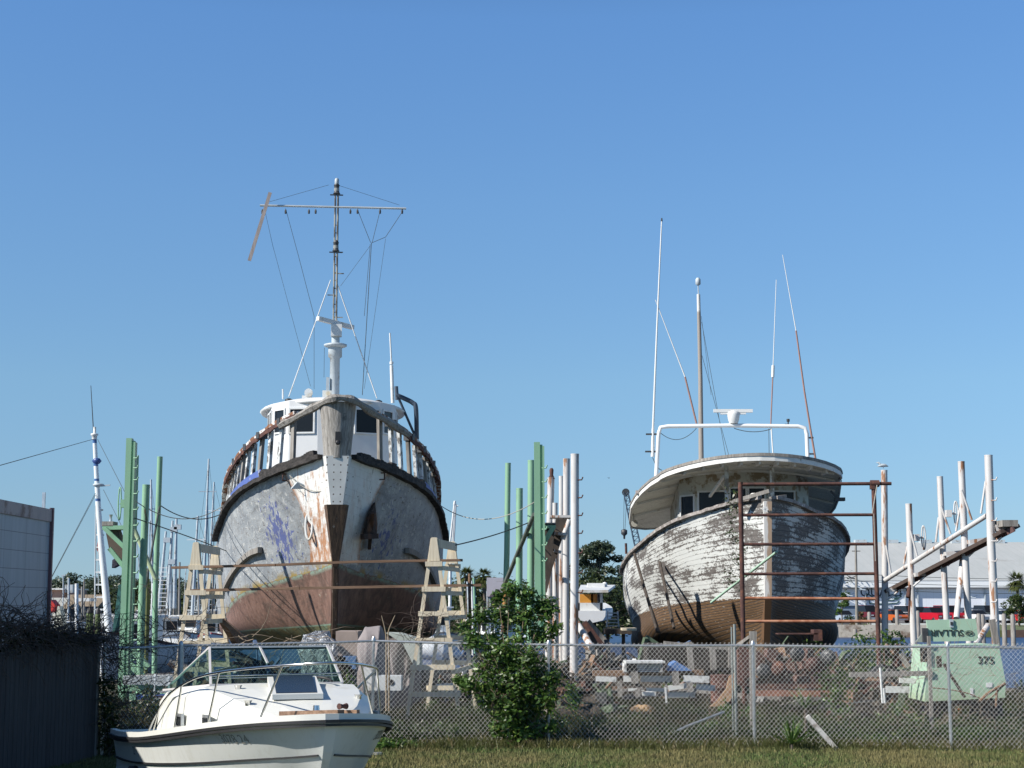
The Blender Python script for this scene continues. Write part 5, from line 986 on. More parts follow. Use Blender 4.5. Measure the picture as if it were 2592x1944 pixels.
# ================================================================ timber trestles and planks
def trestle(label, ax, Y0, wbase, wtop, htop, back, rungs, nm='trestle'):
    root = thing(nm, label, 'trestle', (ax, Y0, 0), 0, 'new timber trestles by the grey trawler')
    fr = {}
    for j, (dx, dy) in enumerate(((0, 0), back)):
        c = Vector((ax + dx, Y0 + dy, 0)); legs = []
        for s in (-1, 1):
            b_ = c + Vector((s * wbase / 2, 0, 0)); t_ = c + Vector((s * wtop / 2, 0, htop)); mb = MB(); mb.bar(b_, t_, .075, .045, side=(1, 0, 0)); mb.build('leg', MT['fir'], root); legs.append((b_, t_))
        mb = MB(); z1 = htop + .02; z0 = htop - .46; w0 = wtop / 2 + .02; w1 = wtop / 2 + (wbase - wtop) / 2 * .46 / htop + .025
        mb.prism([c + Vector((-w1, -.035, z0)), c + Vector((w1, -.035, z0)), c + Vector((w0, -.035, z1)), c + Vector((-w0, -.035, z1))], (0, -.02, 0)); mb.build('gusset', MT['fir'], root)
        for z in rungs:
            hw = wtop / 2 + (wbase - wtop) / 2 * (1 - z / htop) + .065; sh = rnd.uniform(-.03, .03)
            mb = MB(); mb.box(c + Vector((sh, -.05 if j == 0 else .05, z)), (2 * hw, .04, .10), ry=rnd.uniform(-.012, .012)); mb.build('rung', MT['fir'], root)
        fr[j] = legs
    for s in (1,):
        for z, hh in [(htop - .10, .17)] + [(z - .08, .09) for z in rungs[:5]]:
            def pt(j): b_, t_ = fr[j][s]; return b_.lerp(t_, z / htop) + Vector(((-1 if s == 0 else 1) * .045, 0, 0))
            mb = MB(); mb.bar(pt(0), pt(1) + Vector((0, .05, 0)), .03, hh, side=(1, 0, 0)); mb.build('side_board', MT['fir'], root)
    return root
trestle('tall new pine trestle at the left of the grey trawler', P(497, 1381, 34.6).x, 34.6, .94, .06, 3.68, (-.03, 2.4), [3.18, 2.66, 2.15, 1.63, 1.1, .55])
trestle('tall new pine trestle at the right of the grey trawler', P(1099, 1365, 34.1).x, 34.1, 1.10, .07, 3.76, (.28, 2.4), [3.24, 2.73, 2.23, 1.7, 1.16, .62])
mb = MB(); q = [P(438, 1437, 35.9), P(700, 1430, 35.6), P(900, 1422, 35.6), P(1171, 1418, 35.6)]
for i in range(3): mb.bar(q[i], q[i + 1], .26, .05, side=(0, 1, 0))
one('scaffold_plank', 'upper long rough plank laid between the two pine trestles', 'plank', mb, MT['plank'])
mb = MB(); q = [P(474, 1495, 35.9), P(760, 1489, 35.7), P(980, 1485, 35.7), P(1219, 1481, 35.6)]
for i in range(3): mb.bar(q[i], q[i + 1], .26, .055, side=(0, 1, 0))
one('scaffold_plank', 'lower long rough plank laid between the two pine trestles', 'plank', mb, MT['plank'])
mb = MB(); mb.bar(P(563, 1570, 36.5), P(640, 1635, 36.5), .1, .1); mb.bar(P(563, 1571, 36.5), P(605, 1640, 37.2), .14, .1); one('prop', 'slanting timber prop at the left bilge of the grey trawler', 'timber', mb, MT['plank'])
# ================================================================ steel lift frames
def pole(root, pts, r, m, Y, oct_=False, nm='post', ground=True):
    r *= .54; q = [P(x_, y_, Y) for x_, y_ in pts]
    if ground: d = (q[-1] - q[0]); d = d / abs(d.z); q.append(q[-1] + d * (q[-1].z + 1.0)); 
    mb = MB(); mb.tube(q, r, 8 if oct_ else 14, smooth=not oct_); mb.lathe(q[0], [(r * 1.03, -.02), (r * 1.03, .012)], 12, (q[0] - q[1])); return mb.build(nm, m, root)
def seg(root, a, b, r, m, nm, Y0, Y1=None):
    mb = MB(); mb.tube([P(*a, Y0), P(*b, Y1 or Y0)], r * .58, 10); return mb.build(nm, m, root)
def flat(root, a, b, w, h, m, nm, Y0, Y1=None):
    mb = MB(); mb.bar(P(*a, Y0), P(*b, Y1 or Y0), w, h, side=(0, 0, 1) if abs(a[0] - b[0]) > 3 else (1, 0, 0)); return mb.build(nm, m, root)
def hooks(root, px, pys, Y, m, side=1):
    for py in pys:
        p = P(px, py, Y); mb = MB(); mb.tube([p, p + Vector((.10 * side, -.06, 0)), p + Vector((.13 * side, -.06, .07))], .018, 5); mb.build('step_hook', m, root)
G = MT['green']; gr = thing('lift_frame', 'pale green steel boat lift posts left of the grey trawler', 'boat lift', P(330, 1520, 43) - Vector((0, 0, P(330, 1520, 43).z)))
def hbeam(root, top, bot, Y, w, m, nm='post'):
    a = P(*top, Y); b = P(*bot, Y); b = b + (b - a) * .04; mb = MB()
    mb.bar(b, a, w * .62, w, side=(1, 0, 0)); mb.bar(b + Vector((w * .42, .02, 0)), a + Vector((w * .42, .02, -.06)), w * .3, w * .8, side=(1, 0, 0)); mb.bar(b + Vector((w * .66, -.02, 0)), a + Vector((w * .66, -.02, -.1)), w * .2, w * 1.05, side=(1, 0, 0)); return mb.build(nm, m, root)
hbeam(gr, (329, 1110), (307, 1768), 41, .22, G); hooks(gr, 338, [1160, 1185, 1215, 1250, 1290, 1330, 1370, 1410, 1450, 1490, 1530, 1570, 1620, 1670], 40.8, G)
pole(gr, [(346, 1156), (330, 1720)], .11, G, 44); pole(gr, [(370, 1228), (360, 1500), (354, 1730)], .175, G, 42); pole(gr, [(405, 1157), (393, 1500), (391, 1704)], .14, G, 45); pole(gr, [(373, 1440), (368, 1700)], .1, simple('mossy_piling', (.17, .19, .07), .9), 47)
seg(gr, (340, 1340), (394, 1467), .10, simple('pale_green_pipe', (.42, .5, .32), .5), 'brace_pipe', 42.5); flat(gr, (265, 1337), (318, 1336), .1, .5, G, 'walkway_beam', 41.5)
mb = MB(); mb.prism([P(265, 1333, 41.4), P(296, 1334, 41.4), P(318, 1400, 41.4), P(318, 1432, 41.4), P(276, 1390, 41.4)], (0, .35, 0)); mb.build('walkway_underside', simple('dark_walkway_board', (.10, .075, .06), .85), gr)
for a, b in (((266, 1338), (318, 1388)), ((277, 1388), (318, 1440))): flat(gr, a, b, .10, .12, G, 'walkway_edge', 41.2)
mb = MB(); mb.box(P(278, 1327, 41.5), (.28, .5, .12)); mb.build('walkway_end', MT['oldwood'], gr); mb = MB(); mb.lathe(P(280, 1323, 41.4), [(.05, 0), (.03, .12), (.05, .2)], 8); mb.build('lamp_fitting', MT['steel'], gr)
mb = MB(); c_ = P(303, 1275, 41.5); mb.tube([c_ + Vector((.035 * math.cos(k_ * .42), 0, .42 * math.sin(k_ * .42))) for k_ in range(16)], .018, 5); mb.tube([c_, c_ + Vector((.2, 0, 0))], .02, 5); mb.box(c_ + Vector((.12, 0, 0)), (.16, .2, .2)); mb.build('winch_wheel', G, gr)
flat(gr, (330, 1640), (376, 1690), .15, .12, G, 'brace', 42); flat(gr, (328, 1680), (372, 1722), .15, .12, G, 'brace', 42)
mb = MB(); a = P(318, 1714, 40.6); b = P(458, 1728, 40.6); mb.bb((a.x, 40.5, a.z - .06), (b.x, 42.5, a.z)); mb.build('platform', MT['oldwood'], gr)
mb = MB(); a = P(322, 1722, 40.9); b = P(412, 1748, 40.9); mb.bb((a.x, 40.85, b.z), (b.x, 41.1, a.z)); mb.build('platform_beam', G, gr)
mb = MB(); a = P(330, 1757, 38.5); b = P(430, 1775, 38.5); mb.bb((a.x, 38.4, b.z), (b.x, 38.9, a.z)); pb_ = mb.build('base_beam', G, gr)
mb = MB(); a = P(344, 1757, 38.3); b = P(420, 1771, 38.3); mb.bb((a.x, 38.3, b.z), (b.x, 38.38, a.z)); mb.build('tarp_strip', simple('blue_tarp_strip', (.03, .08, .28), .6), pb_)
for x_ in (335, 352, 365): pole(gr, [(x_, 1775), (x_, 1810)], .12, G, 38.6, nm='base_leg', ground=False)
mb = MB(); a = P(395, 1790, 38.5); b = P(440, 1806, 38.5); mb.bb((a.x, 38.4, b.z), (b.x, 38.8, a.z)); mb.build('base_beam', G, gr)
mg = thing('lift_frame', 'pale green steel boat lift posts standing between the two big boats', 'boat lift', P(1340, 1520, 44) - Vector((0, 0, P(1340, 1520, 44).z)))
mp = [(1286, 1173), (1283, 1400), (1278, 1580)]; pole(mg, mp, .145, G, 46); pole(mg, [(1315, 1237), (1314, 1550)], .165, G, 44); pole(mg, [(1345, 1166), (1343, 1570)], .175, G, 43); hbeam(mg, (1359, 1120), (1362, 1620), 41.5, .24, G); hooks(mg, 1372, [1185, 1220, 1260, 1300, 1340, 1380, 1420], 41.4, G)
seg(mg, (1352, 1302), (1277, 1480), .10, simple('oily_pipe', (.12, .14, .12), .6, var=.4), 'brace_pipe', 42, 45.5); seg(mg, (1280, 1480), (1275, 1600), .13, simple('rust_brown_pipe', (.12, .06, .03), .8, dirt=(.35, .17, .05), dirt_amt=.45), 'rusty_pipe', 45)
mb = MB(); mb.prism([P(1376, 1328, 42), P(1405, 1330, 42), P(1399, 1395, 42), P(1380, 1470, 42), P(1376, 1470, 42)], (0, .4, 0)); mb.build('walkway_underside', MT['darkwood'], mg); flat(mg, (1376, 1333), (1406, 1333), .1, .5, G, 'walkway_end', 42)
flat(mg, (1378, 1372), (1402, 1332), .12, .1, G, 'brace', 41.8); mb = MB(); mb.box(P(1391, 1327, 42), (.3, .5, .06)); mb.build('walkway_board', MT['oldwood'], mg)
WS = MT['whitesteel']; wm = thing('lift_frame', 'white rust streaked boat lift posts beside the middle green posts', 'boat lift', P(1430, 1520, 44) - Vector((0, 0, P(1430, 1520, 44).z)))
pole(wm, [(1395, 1210), (1392, 1324), (1390, 1560)], .18, WS, 46); pole(wm, [(1405, 1274), (1405, 1560)], .13, WS, 45); pole(wm, [(1421, 1206), (1421, 1560)], .13, WS, 46); pole(wm, [(1434, 1162), (1433, 1400), (1432, 1607)], .17, WS, 44); pole(wm, [(1455, 1150), (1455, 1400), (1453, 1623)], .19, WS, 41.0)
hooks(wm, 1462, [1215, 1260, 1305, 1350, 1400, 1450, 1500], 40.95, MT['rust']); pole(wm, [(1410, 1400), (1412, 1600)], .12, WS, 47)
mb = MB(); a = P(1392, 1305, 43); b = P(1451, 1311, 43); mb.bb((a.x, 42.8, b.z), (b.x, 43.6, a.z)); mb.build('walkway_top', WS, wm)
mb = MB(); mb.prism([P(1408, 1312, 42.6), P(1440, 1312, 42.6), P(1398, 1440, 42.6), P(1384, 1500, 42.6), P(1376, 1500, 42.6)], (0, .4, 0)); mb.build('walkway_underside', MT['darkwood'], wm)
for a, b in (((1402, 1350), (1432, 1353)), ((1402, 1394), (1420, 1398))): flat(wm, a, b, .07, .4, WS, 'walkway_step', 42.4)
seg(wm, (1442, 1316), (1424, 1365), .12, WS, 'brace', 42.6); mb = MB(); mb.lathe(P(1396, 1212, 46), [(.1, 0), (.05, .1), (.06, .25), (.03, .3)], 8); mb.build('pipe_fitting', MT['rust'], wm)
seg(wm, (1450, 1560), (1498, 1640), .14, WS, 'raking_leg', 42, 40.5)
wr = thing('lift_frame', 'white boat lift posts with sloping handrail at the far right', 'boat lift', P(2380, 1520, 44) - Vector((0, 0, P(2380, 1520, 44).z)))
pole(wr, [(2238, 1191), (2240, 1400), (2240, 1581)], .17, WS, 46.5); pole(wr, [(2300, 1276), (2306, 1450), (2313, 1620)], .165, WS, 45); pole(wr, [(2379, 1207), (2387, 1400), (2396, 1565)], .155, WS, 44); pole(wr, [(2433, 1169), (2442, 1380), (2451, 1565)], .165, WS, 43); pole(wr, [(2502, 1153), (2509, 1380), (2520, 1602)], .19, WS, 41.5)
seg(wr, (2437, 1409), (2421, 1565), .13, WS, 'leaning_leg', 43.5, 42.5)
seg(wr, (2237, 1471), (2499, 1304), .11, WS, 'handrail', 46.2, 41.9)
mb = MB(); a, b = P(2261, 1490, 46.5), P(2557, 1338, 41.2); mb.bar(a, b, .62, .09, side=(.4, 1, 0)); mb.build('walkway', simple('walkway_dark_boards', (.09, .065, .055), .85, var=.3, scale=4), wr)
mb = MB(); mb.bar(a + Vector((0, -.3, -.02)), b + Vector((0, -.3, -.02)), .05, .13, side=(.4, 1, 0)); mb.build('walkway_beam', simple('walkway_beam_brown', (.13, .07, .065), .8), wr)
for a, b, Y in (((2247, 1518), (2279, 1492), 46), ((2312, 1484), (2350, 1452), 44.8), ((2398, 1432), (2432, 1402), 43.8), ((2452, 1408), (2492, 1371), 42.8), ((2521, 1372), (2556, 1342), 41.4)): seg(wr, a, b, .045, WS, 'bracket', Y)
for a, b, Y in (((2304, 1341), (2322, 1408), 44.8), ((2297, 1383), (2288, 1428), 45.2), ((2382, 1280), (2406, 1352), 43.8), ((2376, 1310), (2369, 1372), 44.2), ((2434, 1240), (2460, 1316), 42.8), ((2430, 1285), (2420, 1345), 43.2), ((2495, 1218), (2483, 1300), 41.8), ((2243, 1380), (2255, 1450), 46.3)): seg(wr, a, b, .05, WS, 'diagonal_brace', Y)
for a, b, Y in (((2245, 1493), (2265, 1492), 46.2), ((2313, 1455), (2345, 1452), 44.9), ((2390, 1402), (2432, 1398), 43.8), ((2450, 1372), (2492, 1366), 42.8)): flat(wr, a, b, .1, .4, WS, 'crosspiece', Y)
mb = MB(); mb.box(P(2547, 1326, 41.3), (.38, .7, .16)); mb.build('walkway_end_board', MT['oldwood'], wr); mb = MB(); mb.prism([P(2519, 1328, 41.4), P(2558, 1334, 41.4), P(2545, 1346, 41.4), P(2524, 1344, 41.4)], (0, .4, 0)); mb.build('end_plate', WS, wr)
hooks(wr, 2509, [1215, 1267, 1318, 1370, 1421, 1472, 1524, 1576], 41.3, WS)
for px, py, Y in ((2338, 1361, 45), (2420, 1300, 43.4)):
    c_ = P(px, py, Y); mb = MB(); mb.tube([c_ + Vector((.055 * math.cos(k_ * .35), 0, .33 * math.sin(k_ * .35))) for k_ in range(19)], .018, 5); mb.tube([c_ - Vector((0, 0, .33)), c_ + Vector((0, 0, .33))], .012, 4); mb.tube([c_, c_ - Vector((.22, 0, 0))], .03, 6); mb.box(c_ - Vector((.2, 0, .0)), (.14, .2, .18)); mb.build('winch_wheel', WS, wr)
seg(wr, (2500, 1585), (2470, 1632), .13, WS, 'raking_leg', 41.3, 40.5)
mb = MB(); mb.rope(P(2304, 1480, 44.7), P(2300, 1570, 44.7), .02, .03); mb.tube([P(2302, 1488, 44.7), P(2298, 1512, 44.6)], .06, 6); mb.build('hanging_strap', MT['rust'], wr)
mb = MB(); mb.bar(P(2511, 1568, 40.6), P(2524, 1640, 40.6), .14, .1); mb.bar(P(2519, 1589, 40.7), P(2529, 1640, 40.7), .07, .08); one('timber_offcut', 'grey board leaning against the rightmost white post', 'board', mb, MT['oldwood'])
# seagull on the first white post of that frame
p = P(2236, 1186, 46.5); mb = MB(); mb.tube([p + Vector((-.16, 0, .06)), p + Vector((-.05, 0, .09)), p + Vector((.06, 0, .09)), p + Vector((.14, 0, .06))], [.012, .05, .045, .01], 7); mb.tube([p + Vector((-.08, 0, .1)), p + Vector((-.13, 0, .17)), p + Vector((-.2, 0, .165))], [.035, .03, .006], 6); mb.tube([p, p + Vector((0, 0, .07))], .008, 4); one('seagull', 'small grey and white seagull perched on a white post', 'bird', mb, MT['greypaint'])
for px, py, Y, lab in ((2156, 1463, 110, 'bird gliding in front of the warehouse roof'), (2150, 1507, 110, 'bird flying over the small blue shed'), (2183, 1492, 112, 'white bird beside the warehouse sign'), (2462, 1512, 110, 'bird flying low before the warehouse wall between two white posts'), (1541, 1210, 380, 'tiny dark bird high above the white cruiser'), (1389, 1210, 70, None)):
    if not lab: continue
    p = P(px, py, Y); mb = MB(); mb.tube([p + Vector((-.2, 0, 0)), p + Vector((.2, 0, -.05))], [.02, .05], 5); mb.add([p + Vector((-.1, 0, .02)), p + Vector((-.35, .1, .22)), p + Vector((.05, 0, .02)), p + Vector((.1, 0, .02)), p + Vector((.38, -.1, .18)), p + Vector((-.05, 0, .03))], [(0, 1, 2), (3, 4, 5)]); mb.add([p + Vector((-.1, 0, .0)), p + Vector((-.35, .1, .2)), p + Vector((.05, 0, .0))], [(2, 1, 0)]); one('seagull', lab, 'bird', mb, MT['dark'] if 'dark' in lab or 'gliding' in lab else MT['greypaint'])
# mooring lines and cables
for a, Ya, b, Yb, sag, r, m, lab in (((335, 1263), 41, (566, 1279), 50, .45, .012, MT['rope'], 'pale line from the left green posts to the grey trawler'), ((404, 1278), 45, (566, 1298), 50, .28, .015, MT['cable'], 'thick dark hose from the left green posts to the grey trawler'), ((342, 1312), 41, (574, 1395), 50, -.02, .015, MT['cable'], 'taut dark rope running down from the left green posts'),
    ((1117, 1281), 50, (1365, 1263), 41.5, .45, .012, MT['rope'], 'sagging rope from the grey trawler to the middle green posts'), ((1142, 1382), 36, (1345, 1320), 43, .05, .015, MT['cable'], 'dark rope from the right trestle up to the middle green posts'), ((404, 1280), 45, (366, 1500), 42, .0, .03, MT['cable'], 'dark hose hanging down among the left green posts')):
    mb = MB(); mb.rope(P(*a, Ya), P(*b, Yb), sag, r, 20); one('rope', lab, 'rope', mb, m)
# ================================================================ rusty pipe frame before the white boat
rf = thing('scaffold', 'rusty red pipe scaffold frame standing before the peeling white boat', 'scaffold', P(2045, 1520, 38) - Vector((0, 0, P(2045, 1520, 38).z)))
for q in ([(1874, 1222), (1881, 1600)], [(2211, 1222), (2223, 1610)]): pole(rf, q, .10, MT['rust'], 38, nm='upright')
seg(rf, (1870, 1226), (2256, 1224), .07, MT['rust'], 'top_rail', 38)
t = NT('orange_rust'); n = t.noise(t.obj, 5, 5); c = t.mix(t.step(n, .4, .6), (.30, .11, .055), (.45, .22, .13)); orr = t.done(c, .8)
for y0, y1 in ((1304, 1303), (1378, 1377), (1453, 1452), (1514, 1516), (1573, 1573)): seg(rf, (1877, y0), (2216, y1), .062, MT['rust'] if y0 < 1500 else orr, 'rung', 38)
mb = MB(); mb.lathe(P(2214, 1224, 38), [(.08, -.1), (.08, .1)], 8, (1, 0, 0)); mb.box(P(2208, 1232, 38), (.1, .12, .12)); mb.build('clamp', MT['rust'], rf)
mb = MB(); mb.rope(P(2220, 1228, 37.9), P(2208, 1300, 37.9), .0, .015); mb.rope(P(2212, 1300, 37.9), P(2216, 1420, 37.9), .0, .01); mb.build('tied_rope', MT['rope'], rf)
mb = MB(); mb.tube([P(1967, 1396, 38.4), P(1800, 1525, 41)], .03, 6); one('pole', 'thin pale green pole leaning across the peeling boat\'s bow', 'pole', mb, simple('faded_green_pole', (.35, .5, .38), .6))
for a, b, lab in (((1606, 1402), (1664, 1600), 'leftmost dark prop standing against the peeling boat\'s side'), ((1625, 1472), (1668, 1600), 'short dark prop second from left against the peeling boat'), ((1670, 1423), (1706, 1590), 'thick dark prop right of the other two against the peeling boat')):
    mb = MB(); Y0 = 49.5; mb.tube([P(*a, Y0 - .5), P(*b, Y0 - 3.2)], .045, 6); one('prop', lab, 'prop', mb, MT['darkwood'])
mb = MB(); lb = MB()
for i in range(20): p = P(1866 + rnd.uniform(-28, 14), 1240 + i * 13, 38.5 + rnd.uniform(0, 3)); leaves(lb, p, (.16, .2, .12), 16, .045); twigs(mb, p, (.05, .1, .05), 3, .5, .006)
vn = thing('vine', 'sparse creeper climbing the left upright of the rusty frame', 'vine', P(1874, 1600, 38.5)); mb.build('stems', vm, vn); lb.build('leaves', LM['weed'], vn)
# ================================================================ harbour boats and huts on the left
def smallboat(name, label, px, Y, L_, W, hz, col, yaw, cabin=True, mast=None, trim=None, group='boats moored across the harbour', cabcol=None, z0=-.85):
    p = P(px, 1560, Y); root = thing(name, label, 'boat', (p.x, Y, z0), yaw, group); m = simple('boat_paint_%d_%d' % (px, Y), col, .5, var=.06, dirt=(.3, .28, .24), dirt_amt=.3)
    lv = [[(.03, .9, .0), (.03, 1.5, -.1), (.03, L_ * .5, -.1), (.03, L_, 0)], [(.03, .35, .5 * hz), (W * .28, 1.2, .4 * hz), (W * .46, L_ * .5, .35 * hz), (W * .42, L_, .38 * hz)], [(.05, 0, hz * 1.25), (W * .36, 1.2, hz * 1.1), (W * .5, L_ * .5, hz * .9), (W * .45, L_, hz)]]
    rw_ = hull_mesh([[Vector(q) for q in l] for l in lv], 14, 3); h = hull_obj(rw_, 'hull', m, root)
    s_ = spline([Vector(q) for q in lv[2]], 20); mb = MB()
    for s in (1, -1): strip(mb, s_, .06, .08, 0, .03, s)
    mb.build('rub_rail', trim or MT['dark'], h, local=True)
    mb = MB(); mb.grid([[Vector((s * p_.x * .95, p_.y, p_.z - .08)) for s in (-1, 1)] for p_ in s_], False, flip=True); mb.build('deck', MT['white'], root, local=True)
    if cabin:
        c0, c1, ch = L_ * .3, L_ * .62, cabin if isinstance(cabin, float) else 1.5; mb = MB(); w_ = W * .33
        mb.prism([(-w_, c0, hz * .8), (w_, c0, hz * .8), (w_, c1, hz * .8), (-w_, c1, hz * .8)], (0, .15, ch)); cb = mb.build('cabin', simple('cabin_paint_%d_%d' % (px, Y), cabcol or (.72, .73, .71), .5), root, local=True)
        mb = MB(); mb.box((0, (c0 + c1) / 2 + .05, hz * .8 + ch + .03), (2 * w_ + .3, c1 - c0 + .5, .08)); mb.build('cabin_roof', MT['white'], cb, local=True)
        for s in (-.5, .5): mb = MB(); mb.box((s * w_, c0 + .06, hz * .8 + ch * .68), (w_ * .8, .12, ch * .38)); mb.build('window', MT['glassdark'], cb, local=True)
        for s in (-1, 1): mb = MB(); mb.box((s * w_, (c0 + c1) / 2 + .1, hz * .8 + ch * .68), (.04, (c1 - c0) * .6, ch * .32)); mb.build('window', MT['glassdark'], cb, local=True)
    if mast:
        H, lean = mast; mb = MB(); a = Vector((0, L_ * .45, hz * .8)); b = Vector((lean, L_ * .45, H)); mb.tube([a, b], .13, 6, .07)
        mb.tube([a + Vector((-.5, 0, 1)), b - Vector((0, 0, H * .25))], .04, 4); mb.tube([a + Vector((.5, .4, 1)), b - Vector((0, 0, H * .25))], .04, 4); mm = mb.build('mast', MT['greypaint'], root, local=True)
        for s in (-1, 1):
            mb = MB(); mb.tube([a + Vector((s * .6, 0, .3)), b + Vector((s * rnd.uniform(.3, 1.6), .3, -rnd.uniform(.1, .5) * H))], .05, 5, .03); mb.build('outrigger', MT['greypaint'], root, local=True)
            mb = MB(); mb.tube([b, Vector((s * W * .5, L_ * .9, hz))], .012, 3); mb.build('stay', MT['cable'], root, local=True)
        mb = MB(); mb.box((lean * .8, L_ * .45, H * .82), (1.4, .06, .06)); mb.build('crosstree', MT['greypaint'], mm, local=True)
        for k_ in range(6): mb = MB(); mb.bb((-.28, L_ * .45 + .28, 1 + hz + k_ * .4), (.28, L_ * .45 + .32, 1.04 + hz + k_ * .4)); mb.build('ladder_rung', MT['greypaint'], mm, local=True)
    return root
# boat with the tall ladder mast at the left
sbt = thing('shrimp_boat', 'white shrimp boat with tall blue banded ladder mast behind the board fence', 'boat', P(252, 1560, 62) * 1, 0)
sbt.location.z = -.9; WORLD[sbt.name] = sbt.location.copy(); YM = 60
lv = [[(.03, 1, .1), (.03, 2, 0), (.03, 6, 0), (.03, 13, .2)], [(.03, .5, 1.1), (.9, 2, 1), (1.6, 6, .8), (1.4, 13, .9)], [(.05, 0, 2.3), (1.1, 2, 2.0), (1.9, 6, 1.6), (1.7, 13, 1.7)]]
mb = MB(); rw_ = hull_mesh([[Vector(q) for q in l] for l in lv], 20, 4); h_ = hull_obj(rw_, 'hull', MT['white'], sbt); s_ = spline([Vector(q) for q in lv[2]], 20)
for s in (1, -1): strip(mb, s_, .08, .1, 0, .04, s)
mb.build('rub_rail', MT['rust'], h_, local=True)
mb = MB(); mb.bb((-.8, 4, 1.4), (.8, 7.5, 2.7)); cb_ = mb.build('cabin', MT['white'], sbt, local=True)
for s in (-.5, 0, .5): mb = MB(); mb.box((s, 3.98, 2.3), (.34, .06, .35)); mb.build('window', MT['glassdark'], cb_, local=True)
mb = MB(); mb.box((0, 5.7, 2.76), (1.9, 4.2, .1)); mb.build('cabin_roof', MT['white'], cb_, local=True)
t = NT('blue_banded_mast'); x, y, z = t.sep(t.obj); c = (.72, .76, .77)
for a_, b_ in ((1109, 1122), (1168, 1180), (1212, 1218), (1262, 1269)):
    z1 = P(240, a_, YM).z; z0 = P(240, b_, YM).z; msk = t.M('MULTIPLY', t.step(z, z0 + .9 - .01, z0 + .9 + .01), t.step(z, z1 + .9 + .01, z1 + .9 - .01)); c = t.mix(msk, c, (.05, .12, .3))
mb = MB(); mb.tube([P(x_, y_, YM) for x_, y_ in ((276, 1600), (268, 1500), (258, 1400), (250, 1300), (243, 1180), (239, 1102))], [.14, .13, .115, .10, .085, .075], 10); mst = mb.build('mast', t.done(c, .4), sbt)
mb = MB(); mb.lathe(P(239, 1105, YM), [(.09, -.1), (.1, .02), (.14, .05), (.14, .1), (.05, .12), (.05, .35)], 8); mb.build('mast_cap', MT['white'], mst); mb = MB(); mb.tube([P(237, 1098, YM), P(230, 976, YM)], .02, 5, .012); mb.build('whip_antenna', MT['dark'], mst)
mb = MB(); mb.lathe(P(249, 1231, YM), [(.16, 0), (.2, .03), (.2, .08), (.1, .1)], 10); mb.bar(P(255, 1230, YM), P(279, 1228, YM), .05, .05); mb.build('spreader_platform', MT['greypaint'], mst)
mb = MB(); mb.lathe(P(245, 1167, YM), [(.1, -.1), (.18, 0), (.1, .1)], 8); mb.build('blue_float', simple('float_blue', (.04, .08, .25), .4), mst)
for k_ in range(13): a = P(243 - k_ * .5 + 2, 1291 + k_ * 31.5, YM); b = P(261 + k_ * 1.2, 1291 + k_ * 31.5, YM); mb = MB(); mb.bar(a, b, .05, .06, side=(0, 1, 0)); mb.build('ladder_rung', MT['white'], mst)
mb = MB(); mb.tube([P(243, 1245, YM), P(240, 1560, YM)], .03, 5); mb.tube([P(248, 1245, YM), P(249, 1500, YM)], .015, 4); mb.build('ladder_stile', MT['greypaint'], mst)
mb = MB(); mb.prism([P(247, 1372, YM), P(255, 1365, YM), P(258, 1395, YM), P(250, 1402, YM), P(244, 1390, YM)], (.0, .1, 0)); mb.build('red_flag', simple('red_cloth', (.45, .03, .03), .8), mst)
for q in ((235, 1112, 0, 1178, YM, 40), (247, 1112, 318, 1250, YM, 52), (243, 1245, 120, 1480, YM, 56), (243, 1250, 124, 1475, YM, 56), (262, 1240, 312, 1340, YM, 56)): mb = MB(); mb.tube([P(q[0], q[1], q[4]), P(q[2], q[3], q[5])], .010, 4); mb.build('stay', MT['cable'], mst)
# bow of a blue and white boat and a big white boat nose far left
smallboat('harbour_boat', 'dark hulled boat with red flared bow right beside the trailer corner', 168, 72, 8, 2.6, 1.5, (.05, .08, .12), .9, cabin=False, trim=simple('red_trim_paint', (.3, .04, .03), .5))
smallboat('harbour_boat', 'small white cabin boat below the thatched hut', 206, 82, 7, 2.2, .9, (.62, .64, .64), .5, mast=None)
smallboat('harbour_boat', 'white boat with red boot stripe behind the ladder mast foot', 300, 88, 9, 3, 1.3, (.7, .7, .68), .2, trim=MT['rust'])
smallboat('harbour_boat', 'white trawler moored just right of the green posts', 425, 112, 9, 2.8, 1.1, (.66, .68, .68), -.2, 1.4, (9.2, .3))
smallboat('harbour_boat', 'grey trawler with ladder and raised booms right of the green posts', 402, 124, 9, 3.0, 1.2, (.4, .45, .48), .3, 1.6, (12.6, -.5))
smallboat('harbour_boat', 'rusty masted trawler in the bundle of thin masts', 455, 132, 10, 3.0, 1.2, (.4, .4, .38), -.3, 1.6, (13.0, .4))
smallboat('harbour_boat', 'trawler whose mast rises behind the left trestle top', 500, 128, 10, 3.0, 1.2, (.45, .47, .46), .1, 1.6, (14.6, .2))
smallboat('harbour_boat', 'small white boat with red bottom seen through the left trestle', 532, 96, 7, 2.3, 1.2, (.75, .76, .74), 0, 1.2, trim=simple('red_boot', (.4, .05, .05), .5))
smallboat('harbour_boat', 'white fishing boat low between green posts and left trestle', 470, 100, 8, 2.6, 1.1, (.7, .7, .68), .7, 1.4)
smallboat('harbour_boat', 'white boat just right of the trawler hull with tall steel mast', 1128, 92, 9, 3, 1.3, (.68, .70, .70), .3, 1.9, (9.5, .5))
smallboat('harbour_boat', 'grey boat behind the right trestle legs', 1165, 98, 8, 2.8, 1.2, (.35, .4, .44), -.5, 1.2)
